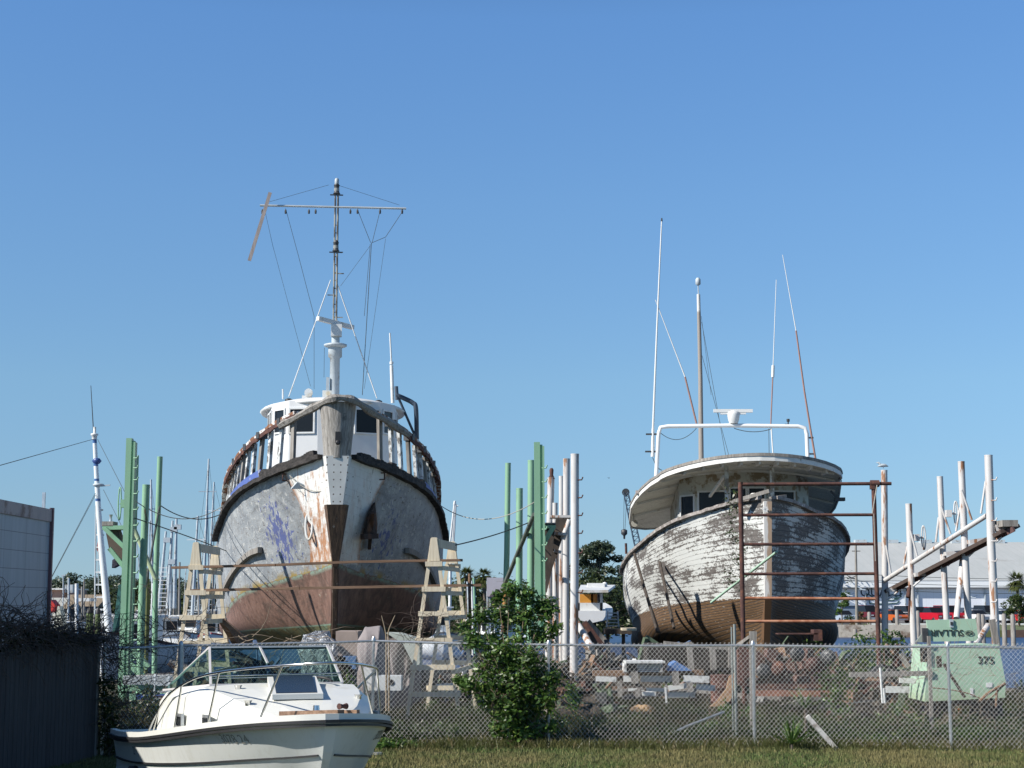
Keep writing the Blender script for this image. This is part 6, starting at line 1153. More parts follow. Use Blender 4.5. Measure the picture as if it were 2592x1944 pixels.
# white lattice masts right of trawler
mb = MB()
for a, b in (((1136, 1400), (1150, 1275)), ((1143, 1400), (1152, 1275)), ((1147, 1398), (1154, 1275))): mb.tube([P(*a, 96), P(*b, 96)], .05, 4)
for k_ in range(7): mb.tube([P(1137 + k_ * 2, 1392 - k_ * 17, 96), P(1146 + k_ * 1.1, 1386 - k_ * 17, 96)], .03, 4)
mb.tube([P(1150, 1278, 96), P(1152, 1268, 96)], .08, 5); mb.tube([P(1150, 1282, 96), P(1160, 1280, 96)], .04, 4); mb.tube([P(1140, 1395, 96), P(1138, 1570, 96)], .1, 5)
one('lattice_mast', 'white lattice mast above the right trestle beside the trawler hull', 'mast', mb, MT['white'])
for i, (x_, yt, yb, Y, r, m, lab) in enumerate(((1189, 1452, 1600, 60, .055, MT['plank'], 'brown wooden mast pole right of the right trestle'), (1194, 1470, 1560, 80, .05, MT['white'], 'white pole second right of the right trestle'), (1199, 1464, 1540, 82, .06, MT['green'], 'pale green pole beside the thin white pole'), (1183, 1472, 1540, 84, .05, MT['greypaint'], 'grey raked pole left of the brown wooden pole'))):
    mb = MB(); mb.tube([P(x_, yt, Y), P(x_ + (3 if i else 0), yb, Y), P(x_ + (3 if i else 0), yb, Y) + Vector((0, 0, -3))], r, 6); one('mast_pole', lab, 'pole', mb, m)
mb = MB(); mb.prism([P(x_, y_, 66) for x_, y_ in ((134, 1596), (146, 1534), (150, 1534), (162, 1594), (156, 1600), (138, 1600))], (0, .6, 0)); one('canvas_cover', 'pale beige pointed canvas cover beside the trailer corner', 'cover', mb, simple('beige_canvas', (.52, .52, .42), .8, dirt=(.3, .3, .22), dirt_amt=.4))
mb = MB(); mb.prism([P(x_, y_, 70) for x_, y_ in ((112, 1520), (128, 1518), (140, 1532), (134, 1542), (128, 1550), (112, 1552))], (0, .8, 0)); one('bow_cover', 'bright red boat bow cover touching the trailer corner', 'cover', mb, simple('bright_red_cover', (.50, .03, .02), .6))
for pts_, Y_, col_, lab_ in ((((300, 1480), (326, 1476), (318, 1520), (300, 1560), (290, 1600), (284, 1600), (292, 1540)), 58, (.03, .10, .09), 'dark green net hanging from the shrimp boat rigging'), (((284, 1418), (292, 1412), (297, 1430), (283, 1438)), 58, (.05, .05, .07), None), (((412, 1500), (452, 1490), (455, 1570), (415, 1575)), 126, (.06, .07, .07), 'dark nets draped on the trawlers right of the green posts'), (((475, 1480), (520, 1475), (530, 1560), (480, 1570)), 134, (.05, .06, .06), 'dark nets draped behind the left trestle')):
    mb = MB(); q_ = [P(x_, y_, Y_) for x_, y_ in pts_]; mb.prism(q_, (.1, .15, 0)); one('fishing_net' if lab_ else 'dark_flag', lab_ or 'small dark flag flying left of the green posts', 'net' if lab_ else 'flag', mb, simple('net_%d' % pts_[0][0], col_, .95, var=.7, scale=6, bump=1.0))
for i, (px_, yt_, lab_) in enumerate(((420, 1345, 'tallest raked pale boom right of the green posts'), (437, 1318, 'pale boom with dark lamp near its top'), (447, 1312, 'upright pale boom left of the left trestle'), (432, 1400, 'short crossed boom in the bundle of masts'))):
    mb = MB(); mb.tube([P(px_ - 18 + 6 * i, 1540, 120), P(px_, yt_, 120)], .16, 6, .08); mb.box(P(px_ + 3, yt_ + 22, 120), (.5, .3, .35)); one('boom', lab_, 'mast', mb, MT['greypaint'], 'booms of the moored trawlers')
# poles, pilings
for i, (px, yt, yb, Y, r, m, lab, cat) in enumerate(((194, 1477, 1590, 80, .09, MT['white'], 'thick white pole in front of the thatched hut', 'pole'), (208, 1485, 1580, 84, .06, MT['oldwood'], 'grey pole with round top right of the thick white pole', 'pole'), (174, 1463, 1512, 150, .10, MT['greypaint'], 'pale pole between pink building and dark dome tree', 'pole'), (160, 1456, 1500, 170, .06, MT['greypaint'], 'tall street lamp above the pink building', 'lamp'), (129, 1470, 1540, 90, .05, MT['greypaint'], 'thin pole touching the trailer corner', 'pole'), (240, 1462, 1520, 150, .06, MT['oldwood'], 'thin pole left of the ladder mast', 'pole'), (213, 1465, 1540, 150, .06, MT['oldwood'], 'thin bare pole over the thatched roof', 'pole'))):
    mb = MB(); mb.tube([P(px, yt, Y), P(px, yb, Y), P(px, yb, Y) - Vector((0, 0, 2))], r, 6)
    if cat == 'lamp': mb.bar(P(px - 4, yt + 1, Y), P(px + 5, yt, Y), .12, .12)
    one('street_lamp' if cat == 'lamp' else 'pole', lab, cat, mb, m)
mossy = simple('mossy_piling_wood', (.13, .17, .07), .9, var=.3, scale=3, dirt=(.22, .2, .14), dirt_amt=.3)
for px, yt, Y, r, lab in ((228, 1552, 52, .11, 'mossy green piling with dark cap behind the board fence'), (248, 1554, 54, .085, 'thinner mossy piling right of the capped one'), (372, 1500, 50, .10, 'mossy post between the green steel posts')):
    p = P(px, yt, Y); mb = MB(); mb.lathe((p.x, Y, -1.5), [(r, 0), (r, p.z + 1.5)], 12); pr = thing('mooring_post', lab, 'piling', (p.x, Y, -1.5)); mb.build('post', mossy, pr); mb = MB(); mb.lathe((p.x, Y, p.z), [(r * 1.1, 0), (r * .95, .12), (.03, .2)], 12); mb.build('cap', MT['black'], pr)
# thatched huts, pink building, pier
def hut(px0, px1, pxc, yr, ye, yb, Y, label, ridge=0.0):
    root = thing('thatched_hut', label, 'hut', (P(pxc, yb, Y).x, Y, -.1)); a = P(px0, ye, Y); b = P(px1, ye, Y); c = P(pxc, yr, Y); D_ = abs(b.x - a.x) / 2
    t = NT('thatch%d' % px0); n = t.noise(t.scl(t.obj, (3, 3, .8)), 3, 6, .7); cc = t.mix(t.step(n, .3, .7), (.15, .115, .08), (.32, .26, .19)); t.bump(n, .8, .1)
    mb = MB(); r0 = Vector((c.x - ridge, Y + D_, c.z)); r1 = Vector((c.x + ridge, Y + D_, c.z)); q = [Vector((a.x, Y, a.z)), Vector((b.x, Y, b.z)), Vector((b.x, Y + 2 * D_, b.z)), Vector((a.x, Y + 2 * D_, a.z)), r0, r1]
    mb.add(q, [(0, 1, 5, 4), (1, 2, 5), (2, 3, 4, 5), (3, 0, 4), (3, 2, 1, 0)]); mb.build('roof', t.done(cc, .95), root)
    for x_ in (a.x + .3, (a.x + b.x) / 2, b.x - .3):
        for y_ in (Y + .3, Y + 2 * D_ - .3): mb = MB(); mb.bb((x_ - .08, y_ - .08, -.5), (x_ + .08, y_ + .08, a.z)); mb.build('post', MT['oldwood'], root)
    mb = MB(); mb.bb((a.x + .4, Y + D_, -.1), (b.x - .4, Y + D_ + .2, a.z)); mb.build('back_wall', simple('hut_wall_dark%d' % px0, (.08, .1, .12), .8), root)
hut(152, 196, 178, 1507, 1541, 1570, 150, 'steep conical thatched hut left of the thick white pole'); hut(178, 248, 215, 1505, 1535, 1570, 162, 'longer thatched roof behind the conical hut', 2.0)
for i in range(9):
    p = P(158 + i * 9, 1563, 147); h_ = .9 + .3 * (i % 3); root = thing('person' if False else 'barrel', ['blue', 'white', 'dark', 'pale blue', 'grey', 'blue', 'black', 'white', 'brown'][i] + ' %s standing under the thatched roofs, ' % 'drum' + ['far left', 'second', 'third', 'fourth', 'middle', 'sixth', 'seventh', 'eighth', 'far right'][i], 'drum', (p.x, 147, -.1), 0, 'drums on the quay under the thatched roofs')
    mb = MB(); mb.lathe((p.x, 174, -.03), [(.3, 0), (.32, .1), (.3, .5), (.32, .55), (.3, h_)], 10); root.location = (p.x, 174, -.03); WORLD[root.name] = Vector(root.location); mb.build('shell', simple('drum%d' % i, [(.05, .12, .35), (.6, .6, .6), (.04, .04, .05), (.2, .35, .5), (.3, .3, .3), (.06, .15, .4), (.03, .03, .03), (.6, .6, .58), (.2, .12, .08)][i], .6), root)
bl = thing('building', 'low pink brick building with flat white roof edge beside the trailer', 'building', (P(140, 1500, 190).x, 190, -.1)); a = P(100, 1493, 190); b = P(163, 1520, 190)
mb = MB(); mb.bb((a.x, 190, -.1), (b.x, 200, a.z)); mb.build('wall', simple('pink_brick', (.42, .27, .21), .85, var=.12, scale=3), bl); a2 = P(98, 1489, 190); mb = MB(); mb.bb((a2.x, 189.5, a.z), (P(165, 1489, 190).x, 200.5, a2.z)); mb.build('roof', MT['white'], bl)
mb = MB(); q = P(164, 1500, 190); mb.bb((q.x, 189.9, q.z), (q.x + .9, 192, q.z + .9)); mb.build('roof_annex', MT['greypaint'], bl)
bl = thing('building', 'low pale building below the pink one, left of the thatched hut', 'building', (P(140, 1520, 182).x, 182, -.1)); a = P(104, 1513, 182); b = P(170, 1550, 182); mb = MB(); mb.bb((a.x, 182, -.1), (b.x, 186, a.z)); wl2_ = mb.build('wall', simple('pale_render', (.52, .52, .48), .8), bl)
for k_ in range(5): mb = MB(); mb.bb((a.x + .4 + k_ * .55, 181.95, 1.2), (a.x + .75 + k_ * .55, 182, 1.8)); mb.build('window', MT['glassdark'], wl2_)
mb = MB(); a = P(205, 1514, 130); b = P(236, 1522, 130); mb.bb((a.x, 129, b.z), (b.x, 131, a.z)); one('awning', 'small white flat awning roof below the ladder mast', 'awning', mb, MT['white']); 
dk = thing('floating_dock', 'long low wooden dock across the harbour behind the boats', 'dock', (-30, 128, -.75)); mb = MB(); mb.bb((-55, 127, -.8), (-14, 129.5, -.25)); mb.build('deck', MT['oldwood'], dk)
for k_ in range(12): mb = MB(); mb.lathe((-54 + k_ * 3.5, 127, -1.5), [(.14, 0), (.13, 3.2 + (k_ % 3) * .4)], 8); mb.build('pile', MT['oldwood'], dk)
for i in range(14):
    px = 380 + i * 16 + rnd.uniform(-4, 4); p = P(px, 1440 + rnd.uniform(-20, 60), 118 + rnd.uniform(-8, 8)); mb = MB(); mb.tube([(p.x, p.y, -1), (p.x + rnd.uniform(-.3, .3), p.y, p.z)], .07, 5); one('piling', 'thin grey pole in the harbour, %s of the row right of the green posts' % ['first', 'second', 'third', 'fourth', 'fifth', 'sixth', 'seventh', 'eighth', 'ninth', 'tenth', 'eleventh', 'twelfth', 'thirteenth', 'last'][i], 'pole', mb, MT['oldwood'] if i % 3 else MT['white'], 'thin poles in the left harbour')
# middle distance: sheet metal sign, white cruiser, ladder, crane
sgn = thing('metal_sign', 'large blank grey sheet metal board left of the green posts', 'sign', P(1262, 1520, 80) - Vector((0, 0, P(1262, 1520, 80).z))); a = P(1232, 1462, 80); b = P(1275, 1510, 80); mb = MB(); mb.bb((a.x, 80, b.z), (b.x, 80.1, a.z)); mb.build('panel', simple('dull_sheet_metal', (.40, .38, .41), .6, var=.05), sgn)
mb = MB(); mb.prism([P(1238, 1511, 79.7), P(1243, 1503, 79.7), P(1266, 1503, 79.7), P(1273, 1511, 79.7)], (0, .8, 0)); mb.build('canopy', simple('dark_purple_canopy', (.09, .07, .08), .8), sgn)
for x_ in (1234, 1239, 1268): q = P(x_, 1512, 80); mb = MB(); mb.bb((q.x - .06, 80.1, -.8), (q.x + .06, 80.2, q.z + .3)); mb.build('leg', MT['greypaint'], sgn)
def ladder(label, p0, p1, w_, n, m):
    root = thing('ladder', label, 'ladder', p0); s = Vector((w_ / 2, 0, 0))
    for k_ in (-1, 1): mb = MB(); mb.bar(p0 + s * k_, p1 + s * k_ * .8, .04, .05); mb.build('stile', m, root)
    for i in range(n): q = p0.lerp(p1, (i + .5) / n); mb = MB(); mb.bar(q - s, q + s, .03, .04); mb.build('rung', m, root)
    return root
ladder('white ladder leaning among debris behind the tall bush', P(1256, 1590, 62), P(1252, 1536, 63), .5, 7, MT['white']); ladder('short white stepladder beside the white cruiser', P(1551, 1588, 57), P(1551, 1548, 57.5), .42, 5, MT['greypaint'])
ladder('tall aluminium ladder among green posts at the left, above the speedboat', P(409, 1795, 37.5), P(409, 1708, 38.3), .38, 5, MT['greypaint']); ladder('long ladder standing on the harbour trawler right of the green posts', P(408, 1560, 95), P(410, 1432, 95), .7, 12, MT['white'])
Yc = 66; cr_ = thing('cabin_cruiser', 'small white cabin cruiser with orange curtain on stands between the big boats', 'boat', (P(1505, 1560, Yc).x, Yc, .0), .0)
a = P(1460, 1545, Yc); b = P(1537, 1572, Yc); zk = P(1500, 1574, Yc).z; zs = P(1500, 1546, Yc).z; X0, X1 = P(1462, 1550, Yc).x, P(1533, 1550, Yc).x; xc = (X0 + X1) / 2; hw = (X1 - X0) / 2
mb = MB(); rr = []
for y_, k_, dz_ in ((0, 1, 0), (2, 1.02, 0), (5, .98, .05), (6.5, .7, .15), (7.6, .1, .3)): rr.append([Vector((xc + hw * k_ * x_ + y_ * .12, Yc + y_, z_)) for x_, z_ in ((-1, zs + dz_), (-.97, (zk + zs) / 2), (-.8, zk + .06), (0, zk - .05), (.8, zk + .06), (.97, (zk + zs) / 2), (1, zs + dz_))])
mb.grid(rr, False); mb.add(rr[0], [tuple(range(7))[::-1]]); mb.build('hull', simple('cruiser_white', (.72, .74, .76), .4, var=.03), cr_)
mb = MB(); mb.grid([[r[0], r[-1]] for r in rr], False); mb.build('deck', MT['white'], cr_)
zc = P(1500, 1526, Yc + .6).z; zr2_ = P(1500, 1502, Yc + .6).z; mb = MB(); mb.bb((X0 - .05, Yc + .3, zs - .02), (X1 - .12, Yc + .9, zc)); mb.build('coaming', MT['white'], cr_)
mb = MB(); mb.bb((X0 + .02, Yc + 1.6, zs), (X1 - .2, Yc + 4.5, zr2_)); cb_ = mb.build('cabin', simple('cabin_shade', (.2, .21, .22), .6), cr_); mb = MB(); mb.bb((X0 + .1, Yc + 1.5, P(0, 1528, Yc).z), (X0 + .68, Yc + 1.58, zr2_ - .03)); mb.build('curtain', simple('orange_curtain', (.60, .27, .04), .8), cb_)
mb = MB(); mb.bb((X1 - .5, Yc + 1.5, P(0, 1528, Yc).z), (X1 - .25, Yc + 1.58, zr2_ - .03)); mb.build('panel', simple('brown_panel', (.28, .13, .03), .8), cb_)
for x_ in (X0 + .05, X1 - .15): mb = MB(); mb.bb((x_ - .05, Yc + .3, zs), (x_ + .05, Yc + .4, zr2_)); mb.build('roof_post', MT['white'], cr_)
mb = MB(); q = [P(1464, 1500, Yc), P(1539, 1502, Yc), P(1549, 1489, Yc), P(1466, 1485, Yc)]; q[2].y = q[3].y = Yc + 5; q[2].z += .05; z_ = q[0].z; mb.prism([Vector((q[0].x, Yc - .2, z_)), Vector((q[1].x, Yc - .2, z_)), Vector((q[1].x + .6, Yc + 5, z_ + .25)), Vector((q[0].x + .3, Yc + 5, z_ + .25))], (0, 0, .1)); mb.build('roof', MT['white'], cr_)
mb = MB(); mb.box(P(1508, 1483, Yc + 3), (.7, .6, .22)); mb.build('roof_hatch', MT['white'], cr_); mb = MB(); mb.lathe(P(1531, 1483, Yc + 3), [(.04, -.15), (.1, .0), (.1, .12), (.02, .16)], 8); mb.build('dome_light', MT['white'], cr_)
mb = MB(); mb.bb((X1 - .12, Yc + .8, zs), (X1 - .06, Yc + 4.4, zr2_)); mb.build('side_screen', simple('side_screen_grey', (.35, .4, .45), .5), cr_)
for x_ in (X0 + .5, X1 - .6): mb = MB(); mb.bb((x_, Yc + .4, 0), (x_ + .25, Yc + 5, zk)); mb.build('cradle', MT['darkwood'], cr_)
crn = thing('crane', 'distant lattice boom crane with hanging hook between the big boats', 'crane', P(1640, 1540, 150) - Vector((0, 0, P(1640, 1540, 150).z + .1)))
Yk = 150; mb = MB(); a0, a1 = P(1616, 1400, Yk), P(1584, 1246, Yk); a2_ = P(1650, 1540, Yk)
def lat(mb, a, b, w0, w1, n):
    for s in (-1, 1):
        for t2 in (-1, 1): mb.tube([a + Vector((s * w0, t2 * w0, 0)), b + Vector((s * w1, t2 * w1, 0))], .05, 4)
    for i in range(n):
        u = i / n; v = (i + 1) / n; p = a.lerp(b, u); q = a.lerp(b, v); wu = w0 + (w1 - w0) * u; wv = w0 + (w1 - w0) * v; mb.tube([p + Vector((-wu, -wu, 0)), q + Vector((wv, -wv, 0))], .035, 3); mb.tube([p + Vector((wu, -wu, 0)), p + Vector((-wu, -wu, 0))], .035, 3)
lat(mb, a2_, a1, .35, .2, 26); mb.build('boom', simple('crane_dark_blue', (.05, .08, .12), .6), crn); mb = MB(); mb.lathe(a1, [(.35, -.1), (.35, .1)], 10, (0, 1, 0)); mb.build('sheave', MT['dark'], crn)
mb = MB(); h0 = P(1580, 1342, Yk); mb.tube([a1 + Vector((-.15, 0, 0)), h0 + Vector((-.06, 0, 0))], .025, 3); mb.tube([a1 + Vector((.1, 0, 0)), h0 + Vector((.06, 0, 0))], .025, 3); mb.build('cable', MT['cable'], crn)
mb = MB(); mb.lathe(h0, [(.08, .1), (.28, 0), (.28, -.35), (.1, -.5), (.08, -.8)], 8); mb.build('hook_block', MT['dark'], crn)
mb = MB(); mb.tube([P(1584, 1375, Yk), P(1585, 1402, Yk)], .12, 5); mb.build('load', MT['rust'], crn); mb = MB(); mb.bb((a2_.x - 1.5, 149, -.1), (a2_.x + 3, 152, 2.2)); mb.build('crane_body', MT['dark'], crn)
# ================================================================ debris and equipment in the yard
def pbox(mb, x0, y0, x1, y1, Y, dy=.12):
    a = P(x0, y0, Y); b = P(x1, y1, Y); mb.bb((a.x, Y, b.z), (b.x, Y + dy, a.z)); return mb
def board(px0, py0, px1, py1, Y, w_, lab, m, Y1=None, nm='board', cat='board', th=.04, group=None):
    mb = MB(); mb.bar(P(px0, py0, Y), P(px1, py1, Y1 or Y), w_, th, side=(0, 0, 1) if abs(px1 - px0) > abs(py1 - py0) else (1, 0, 0)); return one(nm, lab, cat, mb, m, group)
pw = simple('peeling_white_boards', (.66, .67, .66), .75, var=.08, dirt=(.25, .24, .23), dirt_amt=.45, dscale=5); ow = MT['oldwood']
mb = MB(); pbox(mb, 1584, 1674, 1684, 1679, 33, .8); pc = thing('louvred_crate', 'white slatted crate with flat top in the debris behind the fence', 'crate', P(1635, 1700, 33)); mb.build('lid', pw, pc)
for k_ in range(4): mb = MB(); pbox(mb, 1612, 1682 + k_ * 5.2, 1670, 1685 + k_ * 5.2, 33.1, .05); mb.build('slat', pw, pc)
for x_ in (1580, 1672): mb = MB(); pbox(mb, x_, 1680, x_ + 6, 1702, 33.05, .6); mb.build('side', pw, pc)
mb = MB(); pbox(mb, 1586, 1680, 1672, 1702, 33.3, .5); mb.build('inner_box', MT['dark'], pc)
for i, q in enumerate(((1508, 1718, 1560, 1720, .10), (1578, 1718, 1612, 1719, .12), (1622, 1718, 1705, 1719, .12), (1730, 1718, 1795, 1720, .13), (1590, 1746, 1612, 1746, .05), (1636, 1745, 1690, 1747, .07), (1692, 1742, 1740, 1735, .1), (1762, 1738, 1810, 1742, .12), (1690, 1759, 1760, 1759, .10), (1625, 1756, 1660, 1757, .07))):
    board(q[0], q[1], q[2], q[3], 33.2 + .1 * (i % 3), q[4], ['long left', 'short second', 'widest upper', 'right upper with cut end', 'tiny left lower', 'thin middle lower', 'slanting middle', 'right lower', 'broad bottom', 'short bottom'][i] + ' white board in the white debris stack', pw, group='white boards in the debris stack')
for i, (x_, y0, y1, w_) in enumerate(((1605, 1700, 1730, .14), (1709, 1700, 1735, .13), (1567, 1725, 1765, .09), (1684, 1740, 1780, .035), (1745, 1727, 1752, .12), (1612, 1745, 1765, .1))): board(x_, y0, x_ + 3, y1, 33.05, w_, 'upright grey timber in the white debris stack, ' + ['leftmost thick one', 'right of the crate', 'lowest left', 'thin white one under the boards', 'at the far right', 'short one in the middle'][i], pw if i == 3 else ow, nm='timber', cat='timber', group='uprights in the debris stack')
board(1500, 1704, 1780, 1702, 33.5, .10, 'long brown timber lying across the top of the white debris', MT['plank'], nm='timber', cat='timber', th=.3)
board(1680, 1627, 1880, 1646, 40, .08, 'long grey beam above the leaning grey posts behind the fence', ow, nm='beam', cat='timber', th=.15)
for i, (x0, y0, x1, y1) in enumerate(((1744, 1625, 1750, 1700), (1803, 1636, 1806, 1695), (1851, 1636, 1850, 1690))): board(x0, y0, x1, y1, 39.5, .13, 'stout grey post under the long grey beam, ' + ['left', 'middle', 'right'][i], ow, nm='timber_post', cat='post', th=.12)
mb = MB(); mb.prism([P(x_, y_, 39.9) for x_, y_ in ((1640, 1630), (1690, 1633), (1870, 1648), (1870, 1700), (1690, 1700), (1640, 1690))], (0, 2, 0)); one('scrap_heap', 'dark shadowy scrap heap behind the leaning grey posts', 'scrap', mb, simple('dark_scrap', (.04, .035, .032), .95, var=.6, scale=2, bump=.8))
mb = MB(); mb.prism([P(x_, y_, 33.2) for x_, y_ in ((1700, 1680), (1712, 1674), (1752, 1698), (1690, 1699))], (0, .6, 0)); one('tarp', 'small crumpled blue tarp right of the slatted crate', 'tarp', mb, simple('blue_tarp', (.10, .2, .42), .7, var=.3, scale=4))
mb = MB(); pts = [P(x_, y_, 32.6) for x_, y_ in ((1797, 1788), (1815, 1776), (1838, 1745), (1846, 1712), (1858, 1704), (1860, 1740), (1848, 1775), (1830, 1790))]; mb.prism(pts, (0, .08, 0)); one('plywood', 'curved tan plywood piece standing at the end of the white debris', 'plywood', mb, simple('tan_ply', (.38, .24, .14), .85, var=.2, scale=6, dirt=(.3, .1, .06), dirt_amt=.4))
mb = MB(); pbox(mb, 1868, 1642, 1895, 1735, 35, .5); mb.prism([P(x_, y_, 34.9) for x_, y_ in ((1873, 1640), (1925, 1650), (1922, 1700), (1880, 1720))], (0, .4, 0)); one('rusty_tank', 'red brown rusted metal casing beside the timber post', 'tank', mb, MT['rust'])
for i, (x0, y0, x1, y1, w_, lab) in enumerate(((1900, 1738, 2110, 1736, .09, 'upper long rusty beam right of the timber post'), (1905, 1754, 2130, 1756, .12, 'lower long rusty beam right of the timber post'))): board(x0, y0, x1, y1, 34.2, w_, lab, MT['rust'] if i == 0 else simple('rust_beam_light', (.26, .12, .08), .8, var=.3, scale=6), nm='steel_beam', cat='beam', th=.1)
eng = thing('old_engine', 'dark rusty engine block and machinery under the rusty frame', 'engine', P(2010, 1735, 35)); mb = MB()
mb.bb(P(1915, 1738, 35.3), P(2115, 1715, 36))
for _ in range(26): x_ = rnd.uniform(1915, 2115); y_ = rnd.uniform(1650, 1730); s_ = rnd.uniform(.08, .3); mb.box(P(x_, y_, 35.2 + rnd.uniform(0, .8)), (s_, s_, s_ * rnd.uniform(.5, 1.4)), rz=rnd.uniform(0, 3), ry=rnd.uniform(-.3, .3))
mb.build('block', simple('engine_rust', (.10, .055, .045), .9, var=.5, scale=4, bump=.6), eng)
for k_ in range(5): mb = MB(); q = P(1930 + k_ * 42, 1665 + rnd.uniform(-15, 40), 35); mb.lathe(q, [(.06, 0), (.16, .02), (.16, .1), (.06, .12)], 12, (rnd.uniform(-.5, .5), -1, 0)); mb.build('pulley', MT['rust'] if k_ % 2 else MT['dark'], eng)
for i, (x0, y0, x1, y1, m, lab) in enumerate(((1970, 1603, 2070, 1606, MT['rust'], 'rusty flat trough seen just above the fence rail'), (2060, 1594, 2082, 1622, MT['rust'], 'square rusty block above the fence rail'))): mb = MB(); pbox(mb, x0, y0, x1, y1, 37, .4); one('rusty_trough' if i == 0 else 'rusty_block', lab, 'scrap', mb, m)
mb = MB(); mb.tube([P(x_, y_, 30.8) for x_, y_ in ((2228, 1690), (2231, 1735), (2234, 1780))], .022, 6); one('stake', 'left of two thin white stakes beyond the fence', 'stake', mb, MT['white']); mb = MB(); mb.tube([P(2237, 1742, 30.9), P(2240, 1780, 30.9)], .02, 6); one('stake', 'shorter right one of two thin white stakes beyond the fence', 'stake', mb, MT['white'])
board(2242, 1745, 2302, 1746, 33, .13, 'lower white board right of the white stakes', pw); board(2276, 1722, 2318, 1724, 33, .10, 'upper white board right of the white stakes', pw); board(2150, 1708, 2360, 1704, 32.5, .09, 'long grey branch like rail before the compressor', ow, nm='timber', cat='timber', th=.1); board(2280, 1655, 2298, 1688, 33, .09, 'pale broken stump standing on the long grey rail', ow, nm='timber', cat='timber')
# compressor
Yp = 32.5; cp = thing('air_compressor', 'pale green air compressor with raised lid and the number 375', 'compressor', P(2440, 1520, Yp) - Vector((0, 0, P(2440, 1520, Yp).z)))
t = NT('compressor_paint'); n = t.noise(t.obj, 2, 6, .7); n3 = t.noise(t.scl(t.obj, (3, 3, .6)), 2.5, 6, .7); x, y, z = t.sep(t.obj); c = t.mix(t.step(n, .3, .7), (.33, .50, .36), (.40, .56, .42)); c = t.mix(t.M('MULTIPLY', t.step(n3, .58, .7), .5), c, (.40, .34, .2)); c = t.mix(t.M('MULTIPLY', t.step(t.M('ADD', z, t.M('MULTIPLY', n, .4)), 1.05, .75), .55), c, (.30, .32, .16)); MT['comp'] = t.done(c, .6)
mb = MB(); mb.prism([P(x_, y_, Yp) for x_, y_ in ((2352, 1636), (2528, 1632), (2546, 1728), (2544, 1766), (2340, 1776), (2346, 1700))], (0, 1.3, 0)); bd = mb.build('body', MT['comp'], cp)
mb = MB(); q = [P(x_, y_, Yp - .05) for x_, y_ in ((2345, 1570), (2470, 1566), (2476, 1615), (2470, 1622), (2365, 1624), (2352, 1620))]; mb.prism(q, (0, .05, 0)); lid = mb.build('lid', MT['comp'], cp)
mb = MB(); mb.prism([P(x_, y_, Yp + .0) for x_, y_ in ((2318, 1625), (2348, 1586), (2352, 1626))], (0, .04, 0)); mb.build('side_flap', simple('dusty_green_flap', (.3, .34, .3), .7), cp)
mb = MB(); pbox(mb, 2336, 1590, 2350, 1626, Yp - .1, .1); mb.build('grille', MT['dark'], cp)
mb = MB(); pbox(mb, 2330, 1640, 2352, 1676, Yp - .06, .05); mb.build('open_bay', MT['black'], bd); mb = MB(); pbox(mb, 2398, 1636, 2400, 1760, Yp - .012, .02); mb.build('door_seam', MT['dark'], bd)
mb = MB(); pbox(mb, 2404, 1568, 2414, 1588, Yp - .08, .02); lt_ = mb.build('latch', MT['greypaint'], lid); mb = MB(); pbox(mb, 2406, 1574, 2412, 1582, Yp - .095, .02); mb.build('latch_slot', MT['dark'], lt_)
blk = simple('black_lettering', (.02, .03, .025), .6)
put_text('SULLAIR', .17, 2397, 1601, Yp - .055, 'lettering', blk, lid, .0015, rot=math.pi, sx=1.03, dy=-.006)
ov = MB(); c_ = P(2453, 1602, Yp - .06)
ov.tube([c_ + Vector((.082 * math.cos(k_ * .33), -.004, .044 * math.sin(k_ * .33))) for k_ in range(20)], .0045, 4); ov.build('logo_oval', blk, lid)
for k_ in (-1, 0, 1): ov = MB(); ov.tube([c_ + Vector((k_ * .035 + .02 * math.sin(u_ * 1.2) * (1 if k_ % 2 else -1), -.004, .011 * (u_ - 3))) for u_ in range(7)], .004, 4); ov.build('logo_bar', blk, lid)
for k_ in (-1, 1): ov = MB(); ov.tube([c_ + Vector((-.07, -.004, k_ * .012)), c_ + Vector((.07, -.004, k_ * .012))], .003, 4); ov.build('logo_bar', blk, lid)
put_text('375', .20, 2495, 1672, Yp, 'number', blk, bd, .003, dy=-.012, sx=1.1)
mb = MB(); pbox(mb, 2496, 1728, 2512, 1740, Yp - .014, .012); mb.build('white_sticker', MT['white'], bd); mb = MB(); pbox(mb, 2456, 1742, 2464, 1762, Yp - .014, .012); mb.build('white_sticker', MT['white'], bd)
mb = MB(); pbox(mb, 2345, 1776, 2540, 1786, Yp + .1, 1.1); mb.build('chassis', MT['darkwood'], cp)
for x_ in (2375, 2500): mb = MB(); q = P(x_, 1790, Yp + .3); mb.lathe((q.x, Yp + .3, .32), [(.2, 0), (.32, .04), (.32, .18), (.2, .22)], 16, (0, 1, 0)); mb.build('wheel', MT['black'], cp)
mb = MB(); mb.bar(P(2388, 1680, 31.8), P(2442, 1765, 31.8), .05, .05); mb.bar(P(2376, 1660, 31.8), P(2378, 1690, 31.8), .09, .06); mb.bar(P(2390, 1682, 31.8), P(2412, 1678, 31.8), .02, .02); one('tow_bar', 'dark slanting bar leaning before the compressor door', 'bar', mb, MT['darkwood'])
mb = MB(); q = [P(x_, y_, 31.5) for x_, y_ in ((2350, 1740), (2400, 1745), (2450, 1755), (2500, 1770), (2545, 1730))]; mb.tube(spline(q, 16), .012, 5); mb.tube(spline([P(2480, 1775, 31.5), P(2505, 1752, 31.5), P(2545, 1730, 31.5)], 8), .03, 5); mb.tube([P(2524, 1738, 31.5), P(2521, 1790, 31.5)], .025, 5); one('dead_branch', 'brown dead branch lying against the foot of the compressor', 'branch', mb, MT['plank'])
